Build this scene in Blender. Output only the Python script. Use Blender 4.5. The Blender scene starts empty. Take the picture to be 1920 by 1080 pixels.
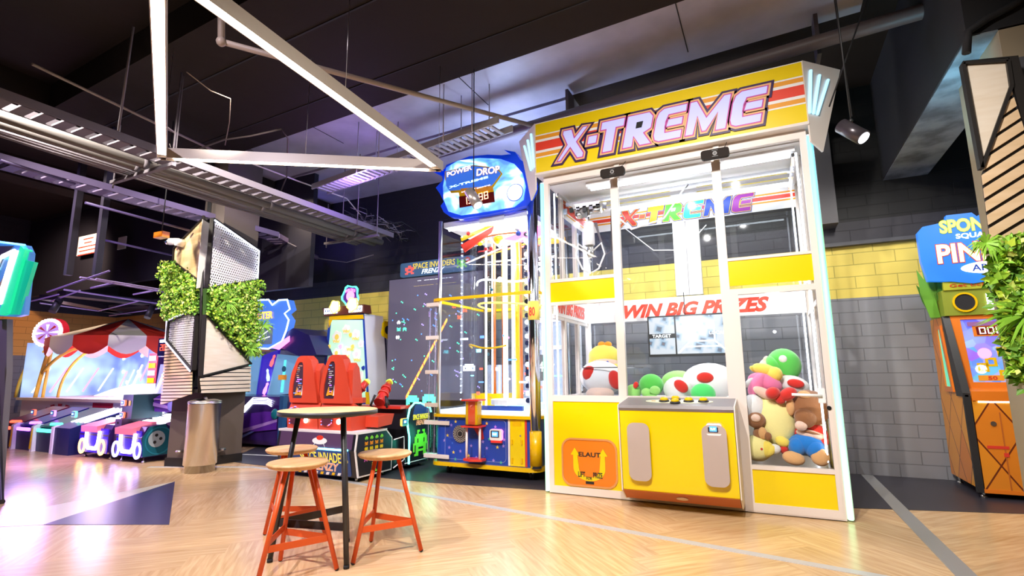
import bpy, bmesh, math, random
from mathutils import Vector, Matrix, Euler
PI = math.pi
S = bpy.context.scene
COL = S.collection
random.seed(7)

# ------------------------------------------------------------ camera, world, exposure
FPX, PITCH, ROLL, YAW, EYE = 973.3, 0.16414, -0.00879, 0.45506, 1.35
def _axes():
    cp, sp, cr, sr = math.cos(PITCH), math.sin(PITCH), math.cos(ROLL), math.sin(ROLL)
    right = Vector((1, 0, 0)); fwd = Vector((0, cp, sp)); up = Vector((0, -sp, cp))
    a = right*cr + up*sr; u = -right*sr + up*cr
    X = Vector((math.cos(YAW), -math.sin(YAW), 0)); Y = Vector((math.sin(YAW), math.cos(YAW), 0))
    f = lambda v: Vector((v.dot(X), v.dot(Y), v.z))
    return f(a), f(u), f(fwd)
CA, CU, CW = _axes()
CAMPOS = Vector((0, 0, EYE))
cam_d = bpy.data.cameras.new('camera'); cam = bpy.data.objects.new('camera', cam_d); COL.objects.link(cam)
cam_d.sensor_width = 36; cam_d.lens = FPX/1920*36; cam_d.clip_start = .05; cam_d.clip_end = 100
m = Matrix.Identity(4)
for i, v in enumerate((CA, CU, -CW)):
    for k in range(3): m[k][i] = v[k]
m.translation = CAMPOS
cam.matrix_world = m
S.camera = cam
w = bpy.data.worlds.new('world'); S.world = w; w.use_nodes = True
w.node_tree.nodes['Background'].inputs[0].default_value = (.30, .25, .27, 1)
w.node_tree.nodes['Background'].inputs[1].default_value = .06
S.view_settings.view_transform = 'Standard'; S.view_settings.look = 'None'
S.view_settings.exposure = 0.35; S.view_settings.gamma = 1.0; S.view_settings.use_curve_mapping = False
S.cycles.use_denoising = True
S.cycles.max_bounces = 8; S.cycles.diffuse_bounces = 3; S.cycles.glossy_bounces = 4
S.cycles.transmission_bounces = 6; S.cycles.transparent_max_bounces = 24
S.cycles.sample_clamp_indirect = 6; S.cycles.caustics_reflective = False; S.cycles.caustics_refractive = False

def spot(name, loc, target, power, angle=100, color=(1, 1, 1), blend=1.0, size=.15):
    d = bpy.data.lights.new(name, 'SPOT'); d.energy = power; d.color = color
    d.spot_size = math.radians(angle); d.spot_blend = blend; d.shadow_soft_size = size
    o = bpy.data.objects.new(name, d); COL.objects.link(o); o.location = loc
    o.rotation_euler = (Vector(target)-Vector(loc)).to_track_quat('-Z', 'Y').to_euler()
    return o
# the hall's ceiling downlights plus two added bare spots, most of them above and behind the camera
spot('ceiling_spot', (-1.2, .6, 4.8), (-1.0, 4.6, .6), 800, 110, (1, .93, .84), 1, .05)
spot('ceiling_spot', (-.3, 1.5, 4.8), (-.7, 5.8, 1.0), 560, 100, (1, .94, .88), 1, .05)
spot('ceiling_spot', (-3.8, .4, 4.8), (-4.2, 4.0, 0), 700, 110, (.95, .86, 1), 1, .05)
spot('ceiling_spot', (1.15, 6.5, 3.85), (1.3, 8.44, 1.6), 80, 110, (1, .95, .9), .6, .1)  # bare spot added below ceiling height to light the back wall evenly
spot('ceiling_spot', (-6.3, 1.6, 4.6), (-7.7, 4.9, 2.3), 700, 75, (1, .92, .82), .7, .1)
spot('pillar_spot', (-4.6, 3.2, 4.8), (-7.6, 5.4, 2.4), 900, 60, (1, .92, .84), .6, .04)
spot('pillar_spot', (-8.6, 2.4, 4.6), (-8.0, 4.9, 2.3), 420, 62, (1, .88, .72), .6, .04)
spot('ceiling_spot', (-9.5, 2.0, 4.8), (-9.8, 4.6, 0), 460, 110, (.62, .42, 1), 1, .05)
spot('ceiling_spot', (2.0, 2.2, 4.6), (1.7, 4.7, 2.2), 14, 60, (1, .88, .74), .8, .1)
spot('ceiling_spot', (2.5, 6.1, 3.85), (2.4, 7.6, 1.0), 90, 100, (1, .95, .9), .8, .1)  # bare spot added under the beam to brighten the prize machine
spot('ceiling_spot', (-13, 4.6, 4.8), (-15.8, 7.8, 2.3), 420, 80, (1, .72, .5), .8, .2)
spot('ceiling_spot', (-7.6, 6.6, 4.6), (-8.6, 8.4, 2.6), 120, 90, (1, .8, .5), .8, .2)

def point(name, loc, power, color, size=.15):
    d = bpy.data.lights.new(name, 'POINT'); d.energy = power; d.color = color; d.shadow_soft_size = size
    o = bpy.data.objects.new(name, d); COL.objects.link(o); o.location = loc
point('ceiling_fill_blue', (-3.4, 6.8, 4.2), 75, (.50, .62, 1)); point('ceiling_fill_violet', (-5.6, 5.9, 4.2), 42, (.42, .25, 1)); point('ceiling_fill_violet', (-8.9, 7.4, 4.4), 14, (.2, .15, 1))  # added point lights with no fittings, tinting the ceiling blue and purple
point('crane_fill_light', (-.9, 6.7, 3.3), 10, (.88, .94, 1), .02); point('crane_fill_light', (-.9, 6.8, 2.0), 12, (.88, .94, 1), .02); point('crane_fill_light', (.1, 6.5, 1.9), 6, (.9, .95, 1), .02)  # bare points added beyond the tubes to whiten the crane's inside

# ------------------------------------------------------------ materials
_m = {}
def mat(name, color=(.8, .8, .8), rough=.5, metal=0, emit=None, es=0, spec=.5, coat=0):
    if name in _m: return _m[name]
    a = bpy.data.materials.new(name); a.use_nodes = True
    b = a.node_tree.nodes['Principled BSDF']
    b.inputs['Base Color'].default_value = (*color, 1); b.inputs['Roughness'].default_value = rough
    b.inputs['Metallic'].default_value = metal; b.inputs['Specular IOR Level'].default_value = spec
    b.inputs['Coat Weight'].default_value = coat; b.inputs['Coat Roughness'].default_value = .08
    if emit is not None:
        b.inputs['Emission Color'].default_value = (*emit, 1); b.inputs['Emission Strength'].default_value = es
    _m[name] = a; return a
def glow(name, color, es):
    return mat(name, tuple(min(c, .8)*.6 for c in color), .4, 0, color, es)
def nodes(a): return a.node_tree.nodes, a.node_tree.links, a.node_tree.nodes['Principled BSDF']
def noise_bump(a, scale=40, strength=.1, dist=.01, stretch=None):
    N, L, B = nodes(a)
    t = N.new('ShaderNodeTexCoord'); mp = N.new('ShaderNodeMapping'); n = N.new('ShaderNodeTexNoise'); b = N.new('ShaderNodeBump')
    if stretch: mp.inputs['Scale'].default_value = stretch
    n.inputs['Scale'].default_value = scale; n.inputs['Detail'].default_value = 5
    b.inputs['Strength'].default_value = strength; b.inputs['Distance'].default_value = dist
    L.new(t.outputs['Object'], mp.inputs[0]); L.new(mp.outputs[0], n.inputs['Vector']); L.new(n.outputs['Fac'], b.inputs['Height']); L.new(b.outputs[0], B.inputs['Normal'])
    return n
def noise_color(a, c1, c2, scale=5, stretch=(1, 1, 1), lo=.35, hi=.65, detail=6):
    N, L, B = nodes(a)
    t = N.new('ShaderNodeTexCoord'); mp = N.new('ShaderNodeMapping'); n = N.new('ShaderNodeTexNoise'); r = N.new('ShaderNodeValToRGB')
    mp.inputs['Scale'].default_value = stretch; n.inputs['Scale'].default_value = scale; n.inputs['Detail'].default_value = detail
    r.color_ramp.elements[0].position = lo; r.color_ramp.elements[0].color = (*c1, 1)
    r.color_ramp.elements[1].position = hi; r.color_ramp.elements[1].color = (*c2, 1)
    L.new(t.outputs['Object'], mp.inputs[0]); L.new(mp.outputs[0], n.inputs['Vector']); L.new(n.outputs['Fac'], r.inputs[0]); L.new(r.outputs[0], B.inputs['Base Color'])
    return a

WHITE = mat('white_metal', (.78, .71, .67), .4)
WHITE2 = mat('white_laminate', (.88, .88, .9), .45)
YEL = mat('yellow_panel', (.88, .66, .0), .22, coat=.4)
BLK = mat('black_metal', (.02, .02, .022), .45)
BLKM = mat('black_matt', (.015, .015, .018), .8)
DGREY = mat('dark_grey', (.07, .07, .08), .55)
GREY = mat('grey_plastic', (.30, .29, .30), .5)
TAUPE = mat('taupe_panel', (.48, .40, .38), .5)
CHROME = mat('chrome', (.75, .75, .78), .12, 1)
STEEL = mat('brushed_steel', (.62, .60, .58), .28, 1)
ORANGE = mat('orange_panel', (.80, .22, .01), .3, coat=.3)
DORANGE = mat('rust_orange', (.50, .13, .02), .4)
RED = mat('red_plastic', (.72, .05, .03), .3)
ORED = mat('orange_red_paint', (.72, .10, .015), .38)
BLUE = mat('royal_blue', (.015, .06, .42), .35)
NAVY = mat('navy', (.01, .015, .08), .4)
PURP = mat('purple_panel', (.10, .02, .28), .3, coat=.3)
DPURP = mat('dark_purple', (.03, .01, .10), .35, coat=.3)
PINK = mat('pink_panel', (.70, .10, .35), .35)
TEAL = mat('teal_panel', (.01, .12, .18), .35, coat=.3)
LED = glow('led_warm_white', (1, .86, .70), 26)
LEDC = glow('led_cool_white', (.85, .93, 1), 9)
LEDB = glow('led_soft_white', (.85, .9, 1), 5)
LILAC = mat('lit_lilac', (.42, .42, .72), .4, 0, (.50, .53, 1), .38)
CYANG = glow('cyan_glow', (.15, .85, 1), 5)
GREENG = glow('green_glow', (.05, 1, .45), 4)
LIMEG = glow('lime_glow', (.35, 1, .05), 3)
BLUEG = glow('blue_glow', (.08, .2, 1), 3)
PURG = glow('purple_glow', (.5, .12, 1), 4)
PINKG = glow('pink_glow', (1, .15, .5), 3)
REDG = glow('red_glow', (1, .08, .04), 3)
ORG = glow('orange_glow', (1, .35, .05), 3)
YELG = glow('yellow_glow', (1, .75, .1), 2)
WHG = glow('white_screen', (.9, .95, 1), 2.2)

def glass_mat(name, tint=(1, 1, 1), refl=.07):
    a = bpy.data.materials.new(name); a.use_nodes = True
    N, L = a.node_tree.nodes, a.node_tree.links
    N.remove(N['Principled BSDF'])
    t = N.new('ShaderNodeBsdfTransparent'); g = N.new('ShaderNodeBsdfGlossy'); mx = N.new('ShaderNodeMixShader'); fr = N.new('ShaderNodeLayerWeight'); ad = N.new('ShaderNodeMath')
    t.inputs[0].default_value = (*tint, 1); g.inputs['Roughness'].default_value = .02
    ad.operation = 'MULTIPLY_ADD'; ad.inputs[1].default_value = .55; ad.inputs[2].default_value = refl; ad.use_clamp = True
    pw = N.new('ShaderNodeMath'); pw.operation = 'POWER'; pw.inputs[1].default_value = 5
    L.new(fr.outputs['Facing'], pw.inputs[0]); L.new(pw.outputs[0], ad.inputs[0]); L.new(ad.outputs[0], mx.inputs[0]); L.new(t.outputs[0], mx.inputs[1]); L.new(g.outputs[0], mx.inputs[2])
    L.new(mx.outputs[0], N['Material Output'].inputs[0]); return a
GLASS = glass_mat('clear_glass', (.98, .99, 1), .025)
ACRYL = glass_mat('clear_acrylic', (.96, .98, 1), .05)

def wood(name, c1, c2, stretch, rough=.45):
    a = mat(name, c1, rough); noise_color(a, c1, c2, 3, stretch, .3, .7, 8); return a
PLY = wood('birch_ply', (.82, .55, .25), (.90, .68, .38), (1, 1, 8))
PLYW = wood('pale_ply', (.78, .66, .52), (.86, .76, .64), (1, 1, 8))
SEATW = wood('oak_seat', (.60, .32, .13), (.80, .50, .25), (9, 1.2, 1))
TOPW = wood('oak_top', (.70, .42, .18), (.84, .56, .28), (1.2, 9, 1))

def floor_wood():
    a = mat('herringbone_oak', (.6, .4, .2), .24, spec=.6)
    N, L, B = nodes(a)
    at_ = N.new('ShaderNodeAttribute'); at_.attribute_name = 'tone'
    uv = N.new('ShaderNodeUVMap'); mp = N.new('ShaderNodeMapping'); mp.inputs['Scale'].default_value = (1.2, 14, 1)
    n = N.new('ShaderNodeTexNoise'); n.inputs['Scale'].default_value = 2.2; n.inputs['Detail'].default_value = 7; n.inputs['Distortion'].default_value = .6
    r = N.new('ShaderNodeValToRGB')
    e = r.color_ramp.elements; e[0].position = .25; e[0].color = (.56, .33, .15, 1); e[1].position = .7; e[1].color = (.76, .53, .30, 1)
    hs = N.new('ShaderNodeHueSaturation'); mr = N.new('ShaderNodeMapRange'); mr.inputs['To Min'].default_value = .92; mr.inputs['To Max'].default_value = 1.08
    L.new(uv.outputs[0], mp.inputs[0]); L.new(mp.outputs[0], n.inputs['Vector']); L.new(n.outputs['Fac'], r.inputs[0])
    L.new(at_.outputs['Fac'], mr.inputs['Value']); L.new(mr.outputs[0], hs.inputs['Value']); L.new(r.outputs[0], hs.inputs['Color']); L.new(hs.outputs[0], B.inputs['Base Color'])
    b = N.new('ShaderNodeBump'); b.inputs['Strength'].default_value = .08; b.inputs['Distance'].default_value = .004
    L.new(n.outputs['Fac'], b.inputs['Height']); L.new(b.outputs[0], B.inputs['Normal'])
    return a
def brick_paint(name, bands, rough=.6):
    """painted blockwork; bands = [(z from, colour)...]"""
    a = mat(name, (.5, .5, .5), rough); N, L, B = nodes(a)
    t = N.new('ShaderNodeTexCoord'); sp = N.new('ShaderNodeSeparateXYZ'); cb = N.new('ShaderNodeCombineXYZ'); ad = N.new('ShaderNodeMath'); ad.operation = 'ADD'
    L.new(t.outputs['Object'], sp.inputs[0]); L.new(sp.outputs[0], ad.inputs[0]); L.new(sp.outputs[1], ad.inputs[1]); L.new(ad.outputs[0], cb.inputs[0]); L.new(sp.outputs[2], cb.inputs[1])
    br = N.new('ShaderNodeTexBrick'); br.inputs['Scale'].default_value = 1; br.inputs['Brick Width'].default_value = .48; br.inputs['Row Height'].default_value = .165
    br.inputs['Mortar Size'].default_value = .006; br.inputs['Mortar Smooth'].default_value = .3
    L.new(cb.outputs[0], br.inputs['Vector'])
    r = N.new('ShaderNodeValToRGB'); r.color_ramp.interpolation = 'CONSTANT'
    mr = N.new('ShaderNodeMath'); mr.operation = 'DIVIDE'; mr.inputs[1].default_value = 6
    L.new(sp.outputs[2], mr.inputs[0]); L.new(mr.outputs[0], r.inputs[0])
    el = r.color_ramp.elements
    el[0].position = 0; el[0].color = (*bands[0][1], 1); el[1].position = bands[1][0]/6; el[1].color = (*bands[1][1], 1)
    for z, c in bands[2:]:
        k = el.new(z/6); k.color = (*c, 1)
    mx = N.new('ShaderNodeMix'); mx.data_type = 'RGBA'; mx.blend_type = 'MULTIPLY'; mx.inputs[7].default_value = (.62, .62, .62, 1)
    L.new(br.outputs['Fac'], mx.inputs[0]); L.new(r.outputs[0], mx.inputs[6]); L.new(mx.outputs[2], B.inputs['Base Color'])
    n = N.new('ShaderNodeTexNoise'); n.inputs['Scale'].default_value = 25; n.inputs['Detail'].default_value = 4
    sb = N.new('ShaderNodeMath'); sb.operation = 'MULTIPLY_ADD'; sb.inputs[1].default_value = -2.0
    L.new(br.outputs['Fac'], sb.inputs[0]); L.new(n.outputs['Fac'], sb.inputs[2])
    b = N.new('ShaderNodeBump'); b.inputs['Strength'].default_value = .5; b.inputs['Distance'].default_value = .006
    L.new(sb.outputs[0], b.inputs['Height']); L.new(b.outputs[0], B.inputs['Normal']); return a
def perforated(name, col, pitch=.022, hole=.36, metal=1, rough=.35):
    a = mat(name, col, rough, metal); N, L, B = nodes(a)
    uv = N.new('ShaderNodeUVMap'); ds = []
    for ofs in (0, .5):
        mp = N.new('ShaderNodeMapping'); mp.inputs['Scale'].default_value = (1/pitch, 1/(pitch*1.732), 1); mp.inputs['Location'].default_value = (ofs, ofs, 0)
        fr = N.new('ShaderNodeVectorMath'); fr.operation = 'FRACTION'; sb = N.new('ShaderNodeVectorMath'); sb.operation = 'SUBTRACT'; sb.inputs[1].default_value = (.5, .5, 0)
        sc = N.new('ShaderNodeVectorMath'); sc.operation = 'MULTIPLY'; sc.inputs[1].default_value = (1, 1.732, 0)
        ln = N.new('ShaderNodeVectorMath'); ln.operation = 'LENGTH'
        L.new(uv.outputs[0], mp.inputs[0]); L.new(mp.outputs[0], fr.inputs[0]); L.new(fr.outputs[0], sb.inputs[0]); L.new(sb.outputs[0], sc.inputs[0]); L.new(sc.outputs[0], ln.inputs[0]); ds.append(ln)
    mn = N.new('ShaderNodeMath'); mn.operation = 'MINIMUM'; gt = N.new('ShaderNodeMath'); gt.operation = 'GREATER_THAN'; gt.inputs[1].default_value = hole
    L.new(ds[0].outputs['Value'], mn.inputs[0]); L.new(ds[1].outputs['Value'], mn.inputs[1]); L.new(mn.outputs[0], gt.inputs[0]); L.new(gt.outputs[0], B.inputs['Alpha'])
    return a

# ------------------------------------------------------------ geometry helpers
def at(px, py, x=None, y=None, z=None, plane=None):
    d = CA*((px-960)/FPX) - CU*((py-540)/FPX) + CW
    if x is not None: t = x/d.x
    elif y is not None: t = y/d.y
    elif z is not None: t = (z-EYE)/d.z
    else:
        p0, n = plane; t = (p0-CAMPOS).dot(n)/d.dot(n)
    return CAMPOS + d*t
def rect2(x0, x1, y0, y1, r=0, n=6):
    if r <= 0: return [(x0, y0), (x1, y0), (x1, y1), (x0, y1)]
    o = []
    for cx, cy, a0 in ((x1-r, y0+r, -90), (x1-r, y1-r, 0), (x0+r, y1-r, 90), (x0+r, y0+r, 180)):
        for k in range(n+1):
            a = math.radians(a0+90*k/n); o.append((cx+r*math.cos(a), cy+r*math.sin(a)))
    return o
def circ2(cx, cy, r, n=28, ry=None, a0=0, a1=360):
    ry = ry or r; full = (a1-a0) >= 360; q = n if full else n+1
    return [(cx+r*math.cos(math.radians(a0+(a1-a0)*k/n)), cy+ry*math.sin(math.radians(a0+(a1-a0)*k/n))) for k in range(q)]
def frame(o, right, up):
    r = Vector(right).normalized(); n = r.cross(Vector(up)).normalized(); u = n.cross(r).normalized()
    M = Matrix.Identity(4)
    for i, v in enumerate((r, u, n)):
        for k in range(3): M[k][i] = v[k]
    M.translation = Vector(o); return M
def front(y): return frame((0, y, 0), (1, 0, 0), (0, 0, 1))      # local x -> x, local y -> z, local z -> -y (towards the viewer)
class MB:
    def __init__(s): s.bm = bmesh.new(); s.uv = s.bm.loops.layers.uv.new('UVMap'); s.mats = []; s.M = Matrix.Identity(4); s.smooth = False
    def _i(s, m):
        if m not in s.mats: s.mats.append(m)
        return s.mats.index(m)
    def face(s, vs, m, uvs=None):
        try: f = s.bm.faces.new(vs)
        except ValueError: return None
        f.material_index = s._i(m); f.smooth = s.smooth
        if uvs:
            for l, q in zip(f.loops, uvs): l[s.uv].uv = q
        return f
    def v(s, p): return s.bm.verts.new(s.M @ Vector(p))
    def box(s, x0, x1, y0, y1, z0, z1, m, bev=0):
        c = [s.v((x, y, z)) for z in (z0, z1) for y in (y0, y1) for x in (x0, x1)]
        fs = [s.face([c[i] for i in q], m) for q in ((0, 2, 3, 1), (4, 5, 7, 6), (0, 1, 5, 4), (2, 6, 7, 3), (0, 4, 6, 2), (1, 3, 7, 5))]
        if bev: bmesh.ops.bevel(s.bm, geom=list({e for f in fs for e in f.edges}), offset=bev, segments=2, affect='EDGES')
        return s
    def prism(s, pts, z0, z1, m, side=None, cap0=True):
        if sum(pts[i-1][0]*pts[i][1]-pts[i][0]*pts[i-1][1] for i in range(len(pts))) < 0: pts = pts[::-1]
        a = [s.v((*p, z0)) for p in pts]; b = [s.v((*p, z1)) for p in pts]; n = len(pts)
        s.face(b, m, pts)
        if cap0: s.face(a[::-1], m, pts[::-1])
        for i in range(n):
            j = (i+1) % n; s.face([a[i], a[j], b[j], b[i]], side or m)
        return s
    def ring(s, outer, inner, z0, z1, m):          # two outlines with the same number of points
        n = len(outer); O0, O1 = [s.v((*p, z0)) for p in outer], [s.v((*p, z1)) for p in outer]; I0, I1 = [s.v((*p, z0)) for p in inner], [s.v((*p, z1)) for p in inner]
        for i in range(n):
            j = (i+1) % n
            s.face([O1[i], O1[j], I1[j], I1[i]], m); s.face([O0[j], O0[i], I0[i], I0[j]], m); s.face([O0[i], O0[j], O1[j], O1[i]], m); s.face([I0[j], I0[i], I1[i], I1[j]], m)
        return s
    def tube(s, path, r, m, n=8, caps=True, r2=None):
        P = [Vector(p) for p in path]; rings = []; sm = s.smooth; k = len(P)
        t0 = (P[1]-P[0]).normalized(); ref = Vector((0, 0, 1)) if abs(t0.z) < .9 else Vector((1, 0, 0)); nrm = t0.cross(ref).normalized()
        for i, p in enumerate(P):
            t = (P[min(i+1, k-1)]-P[max(i-1, 0)]).normalized(); nrm = (nrm-t*nrm.dot(t)).normalized(); b = t.cross(nrm)
            rr = r if r2 is None else r+(r2-r)*i/(k-1)
            rings.append([s.v(p+nrm*math.cos(2*PI*q/n)*rr+b*math.sin(2*PI*q/n)*rr) for q in range(n)])
        s.smooth = n > 4
        for a, c in zip(rings, rings[1:]):
            for q in range(n): s.face([a[q], a[(q+1) % n], c[(q+1) % n], c[q]], m)
        s.smooth = False
        if caps: s.face(rings[0][::-1], m); s.face(rings[-1], m)
        s.smooth = sm; return s
    def lathe(s, prof, c, m, n=32, axis='z'):
        rings = []
        for r, z in prof:
            rings.append([s.v((c[0]+r*math.cos(2*PI*q/n), c[1]+r*math.sin(2*PI*q/n), c[2]+z)) for q in range(n)])
        sm = s.smooth
        for i, (a, b) in enumerate(zip(rings, rings[1:])):
            dr, dz = abs(prof[i+1][0]-prof[i][0]), abs(prof[i+1][1]-prof[i][1]); s.smooth = True
            for q in range(n): s.face([a[q], a[(q+1) % n], b[(q+1) % n], b[q]], m)
        s.smooth = False
        if prof[0][0] > 1e-5: s.face(rings[0][::-1], m)
        if prof[-1][0] > 1e-5: s.face(rings[-1], m)
        s.smooth = sm; return s
    def ball(s, c, r, m, n=20, rot=None):
        if isinstance(r, (int, float)): r = (r, r, r)
        R = (rot or Euler((0, 0, 0))).to_matrix(); sm = s.smooth; s.smooth = True; k = n//2; rings = []
        for i in range(k+1):
            th = PI*i/k
            if i in (0, k): rings.append([s.v(Vector(c)+R @ Vector((0, 0, r[2]*math.cos(th))))])
            else: rings.append([s.v(Vector(c)+R @ Vector((r[0]*math.sin(th)*math.cos(2*PI*q/n), r[1]*math.sin(th)*math.sin(2*PI*q/n), r[2]*math.cos(th)))) for q in range(n)])
        for i in range(k):
            a, b = rings[i], rings[i+1]
            for q in range(n):
                p = (q+1) % n
                if i == 0: s.face([a[0], b[q], b[p]], m)
                elif i == k-1: s.face([a[q], b[0], a[p]], m)
                else: s.face([a[q], b[q], b[p], a[p]], m)
        s.smooth = sm; return s
    def out(s, name, parent=None, label=None, kind=None, cat=None, group=None, local=False):
        me = bpy.data.meshes.new(name); s.bm.normal_update(); s.bm.to_mesh(me); s.bm.free()
        for m_ in s.mats: me.materials.append(m_)
        o = bpy.data.objects.new(name, me); COL.objects.link(o)
        if parent is not None: attach(o, parent, local)
        if label: o['label'] = label
        if kind: o['kind'] = kind
        if cat: o['category'] = cat
        if group: o['group'] = group
        return o
_L = {}
def attach(o, p, local=False):
    o.parent = p
    if not local and p.name in _L: o.matrix_parent_inverse = _L[p.name].inverted()
def thing(name, label, cat, loc=(0, 0, 0), rz=0, group=None):
    o = bpy.data.objects.new(name, None); COL.objects.link(o); o.location = loc; o.rotation_euler = (0, 0, rz); o.empty_display_size = .1
    o['label'] = label; o['category'] = cat
    if group: o['group'] = group
    _L[o.name] = Matrix.Translation(loc) @ Matrix.Rotation(rz, 4, 'Z'); return o
def copy_tree(o, parent=None):
    c = o.copy(); COL.objects.link(c)
    if parent is not None: c.parent = parent
    for ch in list(o.children): copy_tree(ch, c)
    return c
def text(s, M, x0, x1, y0, y1, m, parent, name='lettering', depth=.004, bold=0.0, shear=0.0, label=None, local=False, layers=(), arc=None, spacing=1.0):
    """lettering fitted into the box x0..x1, y0..y1 of the plane M; layers = [(extra outline width, material, z offset)] behind it"""
    obs = []
    for k, (ofs, mm, dz) in enumerate([(bold, m, 0)]+list(layers)):
        cu = bpy.data.curves.new('f', 'FONT'); cu.body = s; cu.align_x = 'LEFT'; cu.offset = bold if k == 0 else bold+ofs; cu.extrude = depth/2; cu.shear = shear; cu.resolution_u = 3; cu.space_character = spacing
        o = bpy.data.objects.new('f', cu); COL.objects.link(o); dg = bpy.context.evaluated_depsgraph_get(); me = bpy.data.meshes.new_from_object(o.evaluated_get(dg))
        bpy.data.objects.remove(o); bpy.data.curves.remove(cu); obs.append((me, mm, dz))
    v = obs[0][0].vertices
    if not len(v): return None
    ax0, ax1 = min(q.co.x for q in v), max(q.co.x for q in v); ay0, ay1 = min(q.co.y for q in v), max(q.co.y for q in v)
    sx, sy = (x1-x0)/(ax1-ax0), (y1-y0)/(ay1-ay0)
    b = MB()
    for me, mm, dz in obs[::-1]:
        vs = []
        for q in me.vertices:
            X, Y = x0+(q.co.x-ax0)*sx, y0+(q.co.y-ay0)*sy
            if arc: u = (X-(x0+x1)/2)/((x1-x0)/2); Y += arc*(1-u*u)
            vs.append(b.bm.verts.new(M @ Vector((X, Y, q.co.z+depth/2+dz))))
        for f in me.polygons: b.face([vs[i] for i in f.vertices], mm)
        bpy.data.meshes.remove(me)
    return b.out(name, parent, label, local=local)
def struct(b, name, kind='structure'): return b.out(name, kind=kind)
def planecoords(M, pts): 
    I = M.inverted(); return [tuple((I @ p)[:2]) for p in pts]

# ------------------------------------------------------------ the setting
def build_floor():
    me = bpy.data.meshes.new('floor'); vs = []; fs = []; uvs = []; tone = []
    W, Ln = .24, 1.44; r = random.Random(3); c45 = math.cos(PI/4); k = int(Ln/W)
    def plank(x, y, horiz):
        w_, h_ = (Ln, W) if horiz else (W, Ln)
        P = [(x, y), (x+w_, y), (x+w_, y+h_), (x, y+h_)]
        Q = [((px-py)*c45-9, (px+py)*c45-9) for px, py in P]
        if max(q[0] for q in Q) < -17 or min(q[0] for q in Q) > 6 or max(q[1] for q in Q) < -2 or min(q[1] for q in Q) > 8.6: return
        b = len(vs); vs.extend([(qx, min(qy, 8.5), 0) for qx, qy in Q]); fs.append((b, b+1, b+2, b+3))
        o = r.random()*50; U = [(o, o), (o+Ln, o), (o+Ln, o+W), (o, o+W)]
        uvs.extend(U if horiz else [U[3], U[0], U[1], U[2]]); tone.append(r.random())
    for i in range(-40, 150):
        for j in range(-12, 26):
            # herringbone: steps of one plank width along the diagonal
            bx = i*W + j*Ln; by = i*W - j*Ln
            plank(bx, by, True); plank(bx-W, by, False) if False else plank(bx, by+W, False)
    me.from_pydata(vs, [], fs)
    ul = me.uv_layers.new(name='UVMap')
    for i, u in enumerate(uvs): ul.data[i].uv = u
    A = me.attributes.new('tone', 'FLOAT', 'FACE')
    for i, t in enumerate(tone): A.data[i].value = t
    me.materials.append(floor_wood()); o = bpy.data.objects.new('floor', me); COL.objects.link(o); o['kind'] = 'structure'
build_floor()
b = MB(); b.box(-17.2, 6.2, -2.2, 8.7, -.12, -.004, mat('subfloor', (.30, .18, .09), .7)); struct(b, 'floor')
CARP = mat('dark_vinyl', (.035, .033, .045), .38); noise_bump(CARP, 300, .15, .002)
b = MB(); b.prism([(-8.0, 5.8), (-7.3, 5.74), (-4, 5.72), (-2.43, 5.91), (.635, 6.4), (2.06, 6.80), (6, 7.6), (6, 8.44), (-9.0, 8.44), (-9.0, 7.1)], .0, .004, CARP); struct(b, 'floor')
INL = mat('navy_inlay', (.035, .04, .13), .3); CRE = mat('cream_inlay', (.86, .78, .60), .3)
b = MB(); b.prism([(-6.196, 2.681), (-7.101, 4.434), (-5.109, 3.173)], 0, .003, INL); struct(b, 'floor')
b = MB(); b.prism([(-6.196, 2.681), (-7.101, 4.434), (-7.0, 2.62), (-7.2, 2.2), (-7.0, 2.1)], 0, .002, CRE); struct(b, 'floor')
def strip(pts, wd, m, z, name):
    b = MB(); P = [Vector((*p, 0)) for p in pts]; Lf, Rt = [], []
    for i, p in enumerate(P):
        t = (P[min(i+1, len(P)-1)]-P[max(i-1, 0)]).normalized(); n = Vector((-t.y, t.x, 0))*wd/2; Lf.append(p+n); Rt.append(p-n)
    for i in range(len(P)-1): b.prism([tuple(q[:2]) for q in (Rt[i], Rt[i+1], Lf[i+1], Lf[i])], 0, z, m)
    return struct(b, name)
ALU = mat('aluminium_strip', (.50, .50, .50), .4, .6); TAPE = mat('grey_inlay', (.52, .50, .48), .35)
strip([(1.03, 8.43), (1.04, 6.4), (1.06, 4.6), (1.10, 2.0), (1.14, -2)], .13, ALU, .006, 'trim_1')
strip([(-8.6, 4.95), (-7.7, 5.35), (-7.1, 5.58), (-6.3, 5.55), (-5, 5.35), (-2.5, 4.93), (0, 4.5), (1.0, 4.33)], .085, TAPE, .004, 'trim_2')
strip([(-8.6, 6.35), (-7.4, 6.55), (-6.6, 6.6)], .06, mat('white_line', (.7, .7, .7), .5), .007, 'trim_3')

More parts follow.
